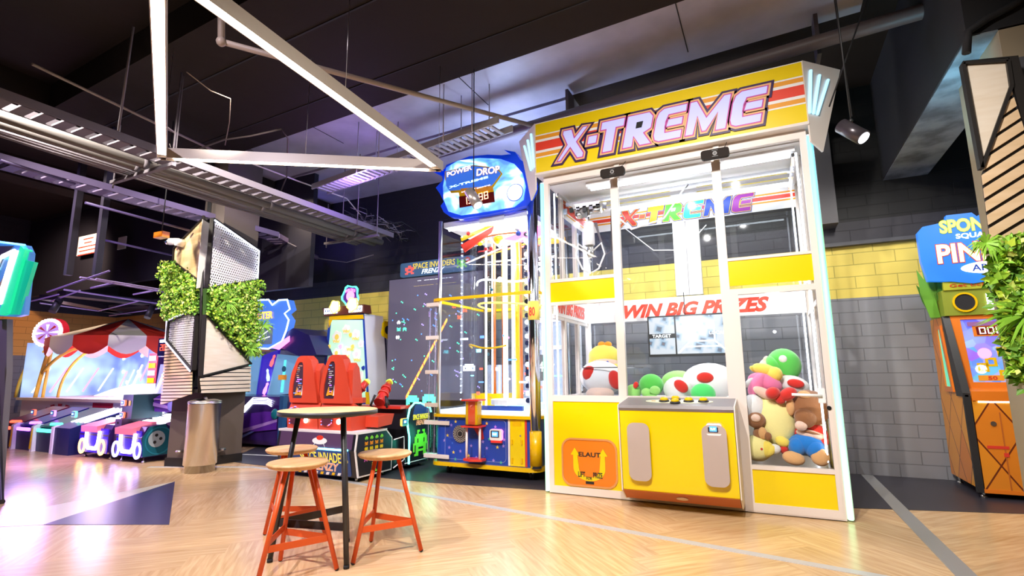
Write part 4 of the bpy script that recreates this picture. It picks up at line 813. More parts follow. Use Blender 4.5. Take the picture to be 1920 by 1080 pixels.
b = MB(); b.M = front(7.2); b.prism([(mx+.22, 2.45), (mx+.3, 2.45), (mx+.3, 3.3), (mx+.85, 3.3), (mx+.85, 3.38), (mx+.22, 3.38)], 0, .03, mat('sign_orange')); b.out('orange_arch', pd)
b = MB(); b.M = front(6.6); b.prism([(mx-.62, 3.3), (mx-.05, 3.52), (mx-.08, 3.42), (mx-.55, 3.18)], 0, .02, mat('sign_red')); b.prism([(mx-.62, 3.42), (mx-.02, 3.56), (mx-.05, 3.52), (mx-.6, 3.35)], .02, .03, YR); b.prism([(mx+.1, 3.30), (mx+.8, 3.46), (mx+.8, 3.30), (mx+.4, 3.22)], 0, .02, PINKG); b.out('inner_art', pd)
bp_ = [at(*a, y=yy) for *a, yy in ((970, 428, 6.5), (972, 438, 6.5), (878, 438, 6.5), (911, 467, 6.6), (921, 466, 6.6), (937, 524, 6.6), (922, 543, 6.6), (899, 452, 6.8), (935, 448, 6.8))]
for i, c in enumerate(bp_): b = MB(); b.ball(c, (.045, .04, .03, .03, .03, .04, .025, .08, .09)[i]*(1 if i < 7 else .9), (WHITE2, BLUE, PR, PR, PR, WHG, TEAL, YR, YR)[i], 14); b.out('ball' if i < 7 else 'spinner', pd)
b = MB(); b.tube([at(862, 408, y=6.5), at(937, 455, y=6.9)], .03, WHG, 10); b.tube([at(885, 415, y=6.7), at(940, 460, y=6.9)], .05, mat('pale_blue_tube', (.3, .45, .75), .3), 10); b.out('feed_tube', pd)
b = MB(); b.box(PX0+.2, PX0+.7, 7.0, 7.4, .86, 1.06, YR); b.box(PX0+.35, PX0+.5, 6.7, 6.8, .86, .98, WHITE2); b.box(mx-.3, PX1-.3, 6.45, 6.5, .86, .92, mat('teeth_blue', (.03, .08, .4), .4)); b.out('playfield_blocks', pd)
r_ = random.Random(4); b = MB()
for k in range(26):
    x, y, z = r_.uniform(PX0+.1, PX1-.15), r_.uniform(6.5, 7.5), r_.uniform(.95, 1.9); b.box(x, x+r_.uniform(.02, .16), y, y+.01, z, z+r_.uniform(.01, .05), r_.choice((WHG, PINKG, BLUEG, CYANG, LEDB, REDG)))
b.out('score_lights', pd, kind='stuff')
pan = b = MB(); b.box(PX1-.45, PX1-.12, 6.9, 6.94, 1.25, 1.62, BLK); p2 = b.out('score_display', pd); text('0', front(6.898), PX1-.42, PX1-.36, 1.38, 1.52, REDG, p2); text('4', front(6.898), PX1-.24, PX1-.17, 1.38, 1.52, WHG, p2)
pl = bpy.data.lights.new('inner_light', 'POINT'); pl.energy = 200; pl.color = (.8, .88, 1); pl.shadow_soft_size = .2; o = bpy.data.objects.new('inner_light', pl); COL.objects.link(o); o.location = (mx, 6.9, 3.3)  # unseen point light, turned up to reach the wall behind
# the round sign on top
SM = front(PY0-.02)
def up(pts, y): return [((lambda p: (p.x, p.z))(at(a, c, y=y))) for a, c in pts]
ys = 6.20
outline = [(828, 330), (837, 309), (880, 293), (915, 290), (940, 291), (958, 289), (945, 281), (966, 285), (975, 299), (985, 305), (981, 294), (994, 307), (1001, 325), (997, 318), (1004, 345), (1000, 370), (988, 385), (960, 393), (915, 402), (868, 409), (845, 407), (832, 398), (826, 386), (832, 378), (824, 362), (817, 352), (830, 338), (828, 327), (812, 322)]
b = MB(); b.M = front(ys); b.prism(up(outline, ys), -.10, 0, mat('sign_blue', (.01, .05, .60), .3, 0, (.0, .05, .7), .35)); sg = b.out('sign_board', pd)
def swirl():
    a = mat('lit_swirl', (.2, .4, .8), .4); N, L, B = nodes(a); t = N.new('ShaderNodeTexCoord'); n = N.new('ShaderNodeTexNoise'); n.inputs['Scale'].default_value = 2.6; n.inputs['Distortion'].default_value = 1.5; r = N.new('ShaderNodeValToRGB')
    L.new(t.outputs['Object'], n.inputs['Vector']); L.new(n.outputs['Fac'], r.inputs[0]); L.new(r.outputs[0], B.inputs['Emission Color']); B.inputs['Emission Strength'].default_value = 1.15
    e = r.color_ramp.elements; e[0].position = .36; e[0].color = (.03, .15, .75, 1); e[1].position = .62; e[1].color = (.9, .97, 1, 1); k = e.new(.5); k.color = (.15, .5, .95, 1); return a
b = MB(); b.M = front(ys); b.prism(up([(838, 315), (860, 302), (900, 297), (940, 299), (965, 308), (980, 325), (986, 350), (982, 375), (965, 388), (915, 397), (865, 404), (842, 397), (833, 375), (832, 350)], ys), 0, .02, swirl()); face_ = b.out('lit_face', sg)
b = MB(); b.M = front(ys-.02); c = at(967, 362, y=ys); b.prism(circ2(c.x, c.z, .125), 0, .006, mat('sign_blue')); b.prism(circ2(c.x, c.z, .115), 0, .01, glow('lit_white', (.75, .9, 1), 1.6)); b.out('lit_ball', sg)
b = MB(); b.M = front(ys-.021); b.prism(up([(836, 323), (890, 311), (935, 316), (944, 327), (930, 347), (926, 353), (928, 362), (890, 366), (864, 371), (862, 362), (848, 363), (841, 352), (836, 335)], ys), .0, .01, YR)
b.prism(up([(838, 324), (890, 313), (933, 318), (941, 327), (928, 345), (920, 353), (845, 359), (839, 350)], ys), .01, .016, mat('title_blue', (.03, .12, .5), .3, 0, (.05, .2, .9), .5)); b.out('title_plate', sg)
def seg(M_, s_, px0, px1, pyT, pyB, y, m, parent, **k):
    a, c = at(px0, pyB, y=y), at(px1, pyT, y=y); M_ = M_.copy(); M_.translation = Vector((a.x, M_.translation.y, a.z)); return text(s_, M_, 0, c.x-a.x, 0, c.z-a.z, m, parent, **k)
TW = glow('title_white', (1, .92, .95), 1.1); FT = front(ys-.038)
TRED = mat('title_outline', (.5, .02, .05), .4)
seg(frame((0, ys-.038, 0), (1, 0, .09), (0, 0, 1)), 'POWER', 841, 888, 315, 334, ys, TW, sg, bold=.03, layers=((.03, TRED, -.003),))
seg(frame((0, ys-.038, 0), (1, 0, -.04), (0, 0, 1)), 'DROP', 896, 939, 310, 332, ys, TW, sg, bold=.03, layers=((.03, TRED, -.003),))
def digits(s_, M, x0, z0, w_, h_, m_, parent, off=None, gap=.35, name='digit'):
    SEG = {'0': 'abcdef', '1': 'bc', '2': 'abged', '3': 'abgcd', '4': 'fgbc', '5': 'afgcd', '6': 'afgedc', '7': 'abc', '8': 'abcdefg', '9': 'abcdfg'}
    b = MB(); b.M = M; t = w_*.16
    for i, ch in enumerate(s_):
        x = x0+i*w_*(1+gap)
        R_ = {'a': (x, x+w_, z0+h_-t, z0+h_), 'g': (x, x+w_, z0+h_/2-t/2, z0+h_/2+t/2), 'd': (x, x+w_, z0, z0+t), 'f': (x, x+t, z0+h_/2, z0+h_), 'e': (x, x+t, z0, z0+h_/2), 'b': (x+w_-t, x+w_, z0+h_/2, z0+h_), 'c': (x+w_-t, x+w_, z0, z0+h_/2)}
        for k in SEG.get(ch, ''): q_ = R_[k]; b.prism(rect2(*q_), 0, .004, m_)
    return b.out(name, parent)
seg(frame((0, ys-.038, 0), (1, 0, .07), (0, 0, 1)), 'X-TREME', 845, 918, 337, 355, ys, glow('title_lit', (.5, .85, 1), 1.8), sg, bold=.03)
b = MB(); b.M = front(ys-.032); b.prism(up([(866, 355), (925, 350), (926, 358), (868, 364)], ys), 0, .006, mat('sign_orange')); b.prism(up([(863, 370), (928, 361), (930, 380), (864, 391)], ys), 0, .006, mat('display_dark', (.12, .0, .0), .3)); dp = b.out('display', sg)
seg(frame((0, ys-.039, 0), (1, 0, .06), (0, 0, 1)), 'POWER BONUS', 868, 922, 353, 361, ys, TW, dp, bold=.02)
a_ = at(872, 388, y=ys); digits('13488', frame((a_.x, ys-.039, a_.z), (1, 0, .10), (0, 0, 1)), 0, .012, .064, .11, glow('digit_warm', (1, .45, .25), 3), dp)
b = MB(); b.box(-3.6, -3.2, 6.3, 6.36, 3.5, 3.9, WHITE2); b.out('sign_bracket', pd)

# ------------------------------------------------------------ block shooter machine with two seats
SX0, SX1 = -6.22, -4.80
si = thing('shooter_machine', 'black two seat shooting game with tall dark pixel screen and green edge light', 'arcade machine', (-5.5, 6.4, 0))
BK = mat('cabinet_black', (.012, .012, .018), .35, coat=.2)
def sbx(name, *a, m=BK, parent=si, bev=0): b = MB(); b.box(*a, m, bev); return b.out(name, parent)
b = MB(); yz(SX0, SX1-.02, [(5.32, .06), (5.25, .40), (5.28, .62), (5.85, .62), (5.98, .50), (5.98, .06)], b, BK); bench = b.out('bench', si)
b = MB(); yz(SX0-.01, SX1, [(5.275, .60), (5.27, .63), (5.86, .63), (5.86, .60)], b, WHITE2); b.out('edge_trim', bench)
b = MB(); yz(SX1-.02, SX1-.005, [(5.32, .06), (5.25, .40), (5.28, .62), (5.85, .62), (5.98, .50), (5.98, .06)], b, WHITE2); b.out('edge_trim', bench)
b = MB(); yz(SX1-.02, SX1, [(5.34, .08), (5.27, .40), (5.30, .60), (5.84, .60), (5.96, .49), (5.96, .08)], b, BK); sideA = b.out('side_panel', bench)
b = MB(); b.M = frame((0, 5.262, .50), (1, 0, 0), (0, .03, .22)); b.prism(rect2(SX0+.05, SX1-.06, -.09, .10), 0, .006, mat('rear_purple', (.10, .05, .12), .4, coat=.3)); rp = b.out('rear_panel', bench)
b = MB(); M2 = frame((0, 5.285, .235), (1, 0, 0), (0, -.07, .32)); b.M = M2; b.prism(rect2(SX0+.05, SX1-.10, -.165, .155, .03), 0, .010, mat('art_blue', (.02, .06, .22), .35)); rp2 = b.out('art_panel', bench)
b = MB(); b.M = M2; b.box(-5.55, SX1-.12, .165, .185, .0, .02, CYANG); b.out('light_bar', rp2)
ATX = mat('title_yellow', (.95, .75, .05), .4, 0, (1, .8, .1), .25); ATO = mat('title_orange', (.85, .35, .2), .4, 0, (1, .4, .2), .2)
text('SPACE INVADERS', M2 @ Matrix.Translation((0, 0, .011)), -5.78, -4.93, .0, .13, ATX, rp2, bold=.015, layers=((.02, BLUE, -.002),))
text('FRENZY', M2 @ Matrix.Translation((0, 0, .011)), -5.62, -5.1, -.11, -.01, ATO, rp2, bold=.01, shear=.3, layers=((.03, WHITE2, -.002),))
b = MB(); b.M = M2
for k in range(12): b.prism([(SX0+.08+k*.1, -.165), (SX0+.13+k*.1, -.165), (SX0+.15+k*.1, -.13), (SX0+.10+k*.1, -.13)], .01, .014, YR if k % 2 else WHITE2)
b.out('lower_stripes', rp2)
b = MB(); b.M = frame((0, 5.255, .50), (1, 0, 0), (0, .03, .22)); b.prism(circ2(-5.42, .0, .13, 24, .045), .006, .010, WHITE2); b.prism(circ2(-5.42, .04, .06, 18, .03), .006, .012, RED); b.prism([(-5.5, -.03), (-5.49, -.03), (-5.53, -.08)], .006, .01, WHITE2); b.prism([(-5.35, -.03), (-5.34, -.03), (-5.31, -.08)], .006, .01, WHITE2); b.out('saucer_print', rp)
for cx0 in (-5.88, -5.28):
    # red shell seat: back hoop with an inset printed panel, seat bowl
    st = thing('dummy', 'x', 'x') if False else None
    b = MB(); b.smooth = False
    def shell(w_, z): return w_
    o1 = [(cx0-.26, .98), (cx0-.30, 1.10), (cx0-.29, 1.25), (cx0-.26, 1.40), (cx0-.16, 1.60), (cx0-.10, 1.63), (cx0+.02, 1.63), (cx0+.10, 1.57), (cx0+.17, 1.40), (cx0+.20, 1.25), (cx0+.24, 1.10), (cx0+.26, .98)]
    i1 = [(cx0-.22, 1.04), (cx0-.23, 1.10), (cx0-.225, 1.22), (cx0-.20, 1.34), (cx0-.15, 1.50), (cx0-.12, 1.54), (cx0-.06, 1.54), (cx0-.04, 1.50), (cx0-.035, 1.40), (cx0-.03, 1.25), (cx0-.03, 1.12), (cx0-.04, 1.04)]
    SH = mat('seat_shell', (.62, .06, .025), .45, coat=.1)
    b.M = front(5.36); b.ring(o1, i1, -.10, 0, SH); sh = b.out('seat_back', si)
    b = MB(); b.M = front(5.36)
    o2 = [(x+.02, z) for x, z in o1]; b.ring([(x+.0, z) for x, z in o1], [(x*.98+cx0*.02, z*.98+.02) for x, z in o1], -.13, -.10, SH)
    b.M = Matrix.Identity(4); b.prism([(cx0+.20, 5.40), (cx0+.26, 5.42), (cx0+.30, 5.55), (cx0+.26, 5.66), (cx0+.20, 5.60)], .98, 1.05, SH)
    # side bolster
    yz(cx0+.12, cx0+.25, [(5.40, .98), (5.40, 1.42), (5.46, 1.52), (5.52, 1.45), (5.58, 1.15), (5.60, .98)], b, SH); yz(cx0-.27, cx0-.20, [(5.40, .98), (5.40, 1.35), (5.50, 1.30), (5.58, 1.10), (5.60, .98)], b, SH); b.out('side_bolster', sh)
    b = MB(); b.M = front(5.375); b.prism(i1, -.01, 0, mat('seat_print', (.06, .03, .05), .15, coat=.5))
    pn = b.out('printed_panel', sh)
    b = MB(); b.M = front(5.374); r_ = random.Random(int(cx0*100))
    for k in range(16): z = 1.08+.027*k; x = cx0-.13+r_.uniform(-.04, .04); b.prism(rect2(x-r_.uniform(.01, .05), x+r_.uniform(.01, .04), z, z+.008), 0, .003, r_.choice((WHITE2, ATO, BLUEG, PURG, GREY)))
    b.out('print_marks', pn, kind='stuff'); b = MB(); b.M = front(5.374)
    b.prism([(cx0-.19, 1.08), (cx0-.15, 1.2), (cx0-.12, 1.1), (cx0-.08, 1.16), (cx0-.05, 1.08)], .0, .003, mat('sign_orange')); b.prism([(cx0-.06, 1.08), (cx0-.05, 1.22), (cx0-.04, 1.08)], 0, .004, WHITE2); b.out('print_marks', pn)
    b = MB(); yz(cx0-.28, cx0+.30, [(5.36, .63), (5.34, .80), (5.40, .98), (5.52, .93), (5.70, .82), (5.78, .78), (5.8, .66), (5.7, .63)], b, SH)
    seat = b.out('seat_bowl', si)
    b = MB(); b.M = front(5.335); b.prism([(cx0-.2, .70), (cx0-.22, .90), (cx0-.1, .93), (cx0+.0, .88), (cx0-.02, .72), (cx0-.10, .68)], 0, .01, mat('dark_recess', (.10, .02, .04), .5)); b.out('back_opening', seat)
    b = MB()
    path = [(cx0-.2, .70), (cx0-.22, .90), (cx0-.1, .93), (cx0+.0, .88), (cx0-.02, .72), (cx0-.10, .68)]
    for k in range(24):
        t = k/24*5; i = int(t); f = t-i; x = path[i][0]*(1-f)+path[(i+1) % 6][0]*f; z = path[i][1]*(1-f)+path[(i+1) % 6][1]*f; b.ball((x, 5.32, z), .008, (BLUEG, PINKG, REDG)[k % 3], 6)
    b.out('light_string', seat, kind='stuff')
    b = MB(); b.M = front(5.338); b.prism(circ2(cx0+.10, .745, .034), 0, .015, glow('tail_light', (1, .8, .65), 9)); b.out('tail_light', seat)
b = MB(); yz(SX1-.28, SX1+.04, [(5.62, .66), (5.62, .80), (5.95, .82), (5.90, .68)], b, mat('seat_shell')); b.out('seat_arm', si)
# pixel sprites of my own
def sprite(b, rows, x0, z1, s_, m, d=.004):
    for r, row in enumerate(rows):
        for c_, ch in enumerate(row):
            if ch != '.': b.prism(rect2(x0+c_*s_, x0+(c_+1)*s_, z1-(r+1)*s_, z1-r*s_), 0, d, m)
BOT = ('...##..##...', '...#....#...', '..########..', '.##########.', '.##.####.##.', '.##.####.##.', '############', '#.########.#', '#.##....##.#', '#.########.#', '..##....##..', '.###....###.')
MINI = [('..##..', '.####.', '######', '#.##.#', '.#..#.'), ('#....#', '######', '#.##.#', '.####.', '#.##.#'), ('.#..#.', '######', '#.##.#', '######', '.#..#.'), ('..##..', '######', '##..##', '.####.', '##..##'), ('.####.', '#.##.#', '######', '.#..#.', '#....#')]
SLM = frame((SX1+.001, 0, 0), (0, 1, 0), (0, 0, 1))
b = MB(); b.M = SLM
PXC = [mat('pixel_%d' % i, tuple(v*.8 for v in c), .5) for i, c in enumerate(((.25, .85, .05), (.95, .35, .0), (.9, .7, .0), (.9, .15, .02), (.8, .15, .6)))]
for r in range(5):
    for c_ in range(4): sprite(b, MINI[r], 5.42+c_*.10, .565-r*.068, .0095, PXC[r]); b.out('pixel_creature', sideA); b = MB(); b.M = SLM
sprite(b, ('..#..', '.###.', '#####'), 5.58, .15, .018, PXC[0]); b.out('pixel_ship', sideA); b = MB(); b.M = SLM; sprite(b, ('#', '.', '#'), 5.57, .22, .012, PXC[2]); sprite(b, ('#', '.', '#'), 5.64, .24, .012, PXC[2])
b.out('pixel_print', sideA)
# console with guns
con = sbx('console', SX0, SX1-.02, 6.30, 6.84, .06, .86)
sbx('kick_box', SX0+.1, SX1-.10, 5.98, 6.3, .06, .44, parent=con)
b = MB(); yz(SX1-.02, SX1+.01, [(6.34, .06), (6.30, .70), (6.42, .91), (6.56, .94), (6.84, .86), (6.86, .80), (6.86, .06)], b, BK); sideB = b.out('side_panel', con)
b = MB(); b.tube([(SX1+.015, 6.34, .08), (SX1+.015, 6.34, .45), (SX1+.015, 6.28, .68), (SX1+.015, 6.33, .86), (SX1+.015, 6.45, .94), (SX1+.015, 6.60, .93), (SX1+.015, 6.85, .84), (SX1+.015, 6.87, .78)], .014, glow('aqua_tube', (.15, 1, .8), 3.5), 8); b.out('edge_light', con)
b = MB(); b.tube([(SX1+.01, 6.0, .46), (SX1+.01, 6.22, .48), (SX1+.01, 6.24, .16), (SX1+.01, 6.0, .08)], .008, WHITE2, 6); b.tube([(SX1+.01, 6.25, .10), (SX1+.01, 6.86, .10)], .006, WHITE2, 6); b.out('edge_trim', con)
b = MB(); b.M = frame((SX1+.012, 0, 0), (0, 1, 0), (0, 0, 1)); sprite(b, BOT, 6.44, .54, .031, PXC[0]); b.out('pixel_print', sideB)
MS = frame((SX1+.012, 0, 0), (0, 1, 0), (0, 0, 1))
b = MB(); b.M = MS; b.prism([(6.40, .72), (6.46, .90), (6.6, .92), (6.83, .84), (6.83, .72)], 0, .002, mat('art_blue')); b.out('upper_art', sideB)
text('SPACE INVADERS', MS @ Matrix.Translation((0, 0, .003)), 6.42, 6.83, .69, .77, ATX, sideB, bold=.02); text('FRENZY', MS @ Matrix.Translation((0, 0, .003)), 6.50, 6.76, .61, .68, ATO, sideB, bold=.01, shear=.3)
card_reader((SX1+.02, 6.18, .68), con, 1.0, mat('reader_teal', (.15, .6, .5), .4), ORG, right=(0, 1, 0))
sbx('control_top', SX0, SX1-.05, 6.2, 6.5, .86, .90, m=RED, parent=con)
for k, gx_ in enumerate((-5.20, -4.86)):
    base, tip = (at(664, 742, y=6.15), at(688, 716, y=6.3)) if k == 0 else (at(716, 745, y=6.25), at(730, 717, y=6.5)); d = (tip-base)
    gun = MB(); gun.tube([base-d*.35, base-d*.2, base+d*.2, base+d*.6, tip], .085, mat('gun_red', (.62, .03, .02), .3, coat=.3), 12, r2=.05); g_ = gun.out('mounted_gun', con)
    b = MB()
    for t in (.15, .5): b.tube([base+d*t, base+d*(t+.12)], .088-.02*t, mat('gun_red'), 12)
    b.out('gun_rib', g_)
    b = MB(); b.tube([tip, tip+d*.14], .055, LIMEG, 12, r2=.03); b.out('gun_tip', g_)
    b = MB(); b.tube([base-d*.2+Vector((-.1, 0, .08)), base-d*.35+Vector((-.16, 0, -.04)), base-d*.2+Vector((-.12, .04, -.12)), base+Vector((-.02, .06, -.12))], .018, BLK, 8); b.tube([base-d*.2+Vector((.1, 0, .06)), base-d*.35+Vector((.14, 0, -.04)), base-d*.2+Vector((.1, .04, -.12)), base+Vector((.02, .06, -.12))], .018, BLK, 8); b.tube([base+Vector((0, .06, -.02)), base+Vector((0, .12, -.14))], .05, BLK, 10); b.out('gun_handle', g_)
# tall pixel screen
SCX0, SCX1, SCY = -6.53, -4.42, 7.9
scr = sbx('screen_cabinet', SCX0, SCX1, SCY, SCY+.3, .0, 3.19, m=BK)
b = MB(); b.M = front(SCY-.002); b.prism(rect2(SCX0+.01, SCX1-.01, .9, 3.17), 0, .004, mat('led_wall', (.075, .065, .085), .7, 0, (.085, .075, .11), .8)); led = b.out('led_panel', scr)
FS = front(SCY-.007); r_ = random.Random(21)
cols = [glow('star_%d' % i, c, 1.6) for i, c in enumerate(((.1, .3, 1), (.1, .9, .5), (.4, .3, 1), (.8, .9, 1)))]
b = MB(); b.M = FS
for k in range(64):
    x, z = r_.uniform(SCX0+.06, SCX1-.1), r_.uniform(1.0, 2.85); m_ = r_.choice(cols[:3]); b.prism(rect2(x, x+.022, z, z+.022), 0, .003, m_)
    if k % 2: b.prism(rect2(x+.03, x+.05, z-.018, z+.004), 0, .003, m_)
b.out('pixel_stars', led, kind='stuff')
b = MB(); b.M = FS
for px, py, i, m_ in ((748, 605, 0, cols[3]), (748, 618, 1, cols[1]), (759, 618, 4, cols[1]), (746, 633, 2, cols[3]), (862, 595, 1, REDG), (872, 582, 3, REDG), (852, 575, 0, REDG)): p = at(px, py, y=SCY); sprite(b, MINI[i], p.x-.04, p.z+.04, .014, m_); b.out('pixel_creature', led); b = MB(); b.M = FS
for k in range(60):   # red beam of pixels
    t = k/59; p = at(762+(838-762)*t, 745+(600-745)*t, y=SCY); b.prism(rect2(p.x-.012, p.x+.012, p.z-.026, p.z+.026), 0, .003, ORG if k % 5 else REDG)
b.out('red_beam', led); b = MB(); b.M = FS
for px, py in ((773, 752), (804, 750)): p = at(px, py, y=SCY); sprite(b, ('.#####.', '#######', '#######', '##...##', '#.....#'), p.x-.13, p.z+.10, .040, cols[1] if px < 790 else GREENG); b.out('pixel_shelter', led); b = MB(); b.M = FS
p = at(880, 688, y=SCY); sprite(b, ('.######.', '########', '#.####.#', '########'), p.x-.12, p.z+.05, .03, WHG); b.out('pixel_saucer', led)
seg(FS, '0 CREDIT', 783, 850, 519.5, 527, SCY, WHG, led, bold=.02); seg(frame((0, SCY-.007, 0), (1, 0, 0), (0, 0, 1)), 'SWIPE CARD', 776, 856, 529, 537, SCY, YELG, led, bold=.02)
b = MB(); b.M = front(SCY-.06); b.prism(rect2(-6.22, -4.62, 3.19, 3.46, .04), -.12, 0, mat('header_blue', (.03, .06, .10), .4, 0, (.05, .12, .22), .6)); hd = b.out('header_sign', scr)
HM = front(SCY-.064); text('SPACE INVADERS', HM, -5.92, -4.98, 3.32, 3.43, ATX, hd, bold=.02, layers=((.02, BLUE, -.002),)); text('FRENZY', HM, -5.72, -5.2, 3.215, 3.305, glow('title_pale', (.8, .95, 1), .9), hd, bold=.02, shear=.3)
b = MB(); b.M = HM; sprite(b, MINI[3], -6.10, 3.40, .034, mat('pixel_red', (.85, .12, .1), .4, 0, (.9, .15, .1), .4)); b.out('pixel_creature', hd); b = MB(); b.M = HM; sprite(b, MINI[1], -4.94, 3.42, .034, PXC[0]); b.out('pixel_creature', hd)
b = MB(); b.M = HM; b.prism(circ2(-4.72, 3.38, .055), 0, .004, RED); bd = b.out('badge', hd); text('RAW', HM @ Matrix.Translation((0, 0, .005)), -4.755, -4.69, 3.365, 3.40, WHITE2, bd, bold=.02)
for x, y in ((SX0+.1, 5.4), (SX1-.1, 5.4), (SX1-.1, 6.75), (SX0+.1, 6.75), (SX1-.1, 5.9), (SX0+.1, 5.9)): b = MB(); b.tube([(x, y, .0), (x, y, .06)], .02, STEEL, 8); b.out('foot', si)
pl = bpy.data.lights.new('tube_glow', 'POINT'); pl.energy = 4; pl.color = (.1, 1, .6); pl.shadow_soft_size = .2; o = bpy.data.objects.new('tube_glow', pl); COL.objects.link(o); o.location = (SX1+.3, 6.6, .45)

# ------------------------------------------------------------ gear tower
gt = thing('gear_tower_machine', 'tall white and blue game with three lit gear signs on top', 'arcade machine', (-7.5, 7.9, 0))
gy = 7.75
def gp(px, py): p = at(px, py, y=gy); return (p.x, p.z)
b = MB(); b.M = front(gy); b.prism([gp(617, 590), gp(683, 588), gp(693, 765), (gp(693, 765)[0], .08), (gp(600, 765)[0], .08), gp(600, 765)], -.55, 0, BLUE, WHITE2); body = b.out('cabinet', gt)
b = MB(); b.M = front(gy-.0); b.prism([gp(622, 600), gp(680, 600), gp(688, 755), gp(606, 755)], 0, .01, mat('playfield_green', (.55, .85, .65), .3, 0, (.4, .9, .6), .3)); pf = b.out('playfield', body)
def gear(b, cx, cz, r, m, m2=None, n=10, z0=0, z1=.01):
    b.prism([(cx+(r if (k//2) % 2 else r*.84)*math.cos(2*PI*k/(n*4)*2), cz+(r if (k//2) % 2 else r*.84)*math.sin(2*PI*k/(n*4)*2)) for k in range(n*2)], z0, z1, m)
    if m2: b.prism(circ2(cx, cz, r*.42, 16), z1, z1+.004, m2)
GRW = mat('gear_white', (.85, .86, .84), .35, 0, (.9, .95, .9), .15); GRY = mat('gear_gold', (.8, .6, .12), .35, 0, (.9, .7, .1), .25)
for i, (px, py, r) in enumerate(((633, 632, .13), (650, 618, .10), (668, 628, .11), (632, 662, .10), (651, 660, .12), (670, 664, .11), (655, 690, .10), (674, 705, .12), (636, 690, .10), (625, 720, .11), (645, 722, .10), (678, 645, .08), (615, 745, .09), (650, 742, .09))):
    x, z = gp(px, py); b = MB(); b.M = front(gy-.01); gear(b, x, z, r, GRW, WHITE2 if i % 3 else GRY, 11); b.out('gear', pf)
for px, py in ((632, 640), (651, 621), (668, 635), (650, 668), (671, 675), (673, 714), (658, 655), (640, 700)):
    x, z = gp(px, py); text('Win!', front(gy-.026), x-.09, x+.09, z-.03, z+.03, GRY, pf, bold=.03)
b = MB(); b.M = front(gy-.024)
for px, py, m_ in ((663, 650, GRY), (659, 628, GRY), (640, 650, PURG), (664, 715, GRY), (683, 690, BLUE), (663, 705, BLUE), (619, 650, GRY)): x, z = gp(px, py); gear(b, x, z, .045, m_, None, 7)
b.out('small_gears', pf)
b = MB(); b.M = front(gy-.002); b.prism([gp(618, 592), gp(682, 590), gp(683, 598), gp(618, 600)], .008, .014, YR); b.out('yellow_band', body); b = MB(); b.M = front(gy-.002)
for q_ in (((600, 762), (609, 762), (613, 735), (603, 735)), ((687, 762), (694, 762), (692, 735), (686, 735)), ((617, 615), (624, 600), (617, 600))): b.prism([gp(*p) for p in q_], .0, .014, YR); b.out('yellow_corner', body); b = MB(); b.M = front(gy-.002)
b.bm.free()
b = MB(); b.M = frame((gp(690, 700)[0]+.18, 7.95, 0), (0, 1, 0), (0, 0, 1)); gear(b, -.05+.15, gp(706, 605)[1]-.12, .20, YR, BLK, 9); b.out('side_gear', body)
b = MB(); b.M = frame((gp(690, 700)[0]+.01, 0, 0), (0, 1, 0), (0, 0, 1)); b.prism(rect2(gy-.0, gy+.55, 1.0, 1.10), 0, .012, BLUE); b.out('side_stripe', body)
b = MB(); b.M = front(gy-.05); b.prism([gp(608, 578), gp(685, 571), gp(687, 587), gp(611, 593)], -.2, 0, mat('sign_frame', (.12, .03, .02), .4)); hdr = b.out('sign_box', gt)
for (a, c, s_) in (((612, 590), (637, 577), 'FREE'), ((658, 587), (683, 573), 'SPIN')):
    A, C_ = gp(*a), gp(*c); b = MB(); b.M = front(gy-.055); b.prism(rect2(A[0], C_[0], A[1], C_[1]), 0, .01, WHG); s1 = b.out('lit_panel', hdr); text(s_, front(gy-.068), A[0]+.03, C_[0]-.03, A[1]+.04, C_[1]-.04, BLUE, s1, bold=.02)
    b = MB(); b.M = front(gy-.066)
    for k in range(9):
        x = A[0]+(C_[0]-A[0])*k/8
        for z in (A[1], C_[1]): b.prism(rect2(x-.008, x+.008, z-.008, z+.008), 0, .006, BLK)
    b.out('bulbs', s1)
for px, py, r, m_, m2 in ((658, 552, .23, GREENG, PURP), (633, 573, .14, YELG, WHG), (666, 569, .15, YELG, WHG)):
    x, z = gp(px, py+3); b = MB(); b.M = front(gy-.06 if r < .2 else gy); b.ring(*[[(x+rr*(1 if (k//2) % 2 else .86)*math.cos(PI*k/10), z+rr*(1 if (k//2) % 2 else .86)*math.sin(PI*k/10)) for k in range(20)] for rr in (r, r*.88)], 0, .03, m_); b.prism(circ2(x, z, r*.86, 24), 0, .015, m2); b.prism(circ2(x, z, r*.45, 20), .015, .02, PINKG if r > .2 else CYANG if m2 is WHG else m2); gs = b.out('gear_sign', hdr)
    if r > .2: text('WIN BIG!', front(gy-.025), x-.13, x+.13, z+.06, z+.12, PINKG, gs, bold=.02, arc=.03)

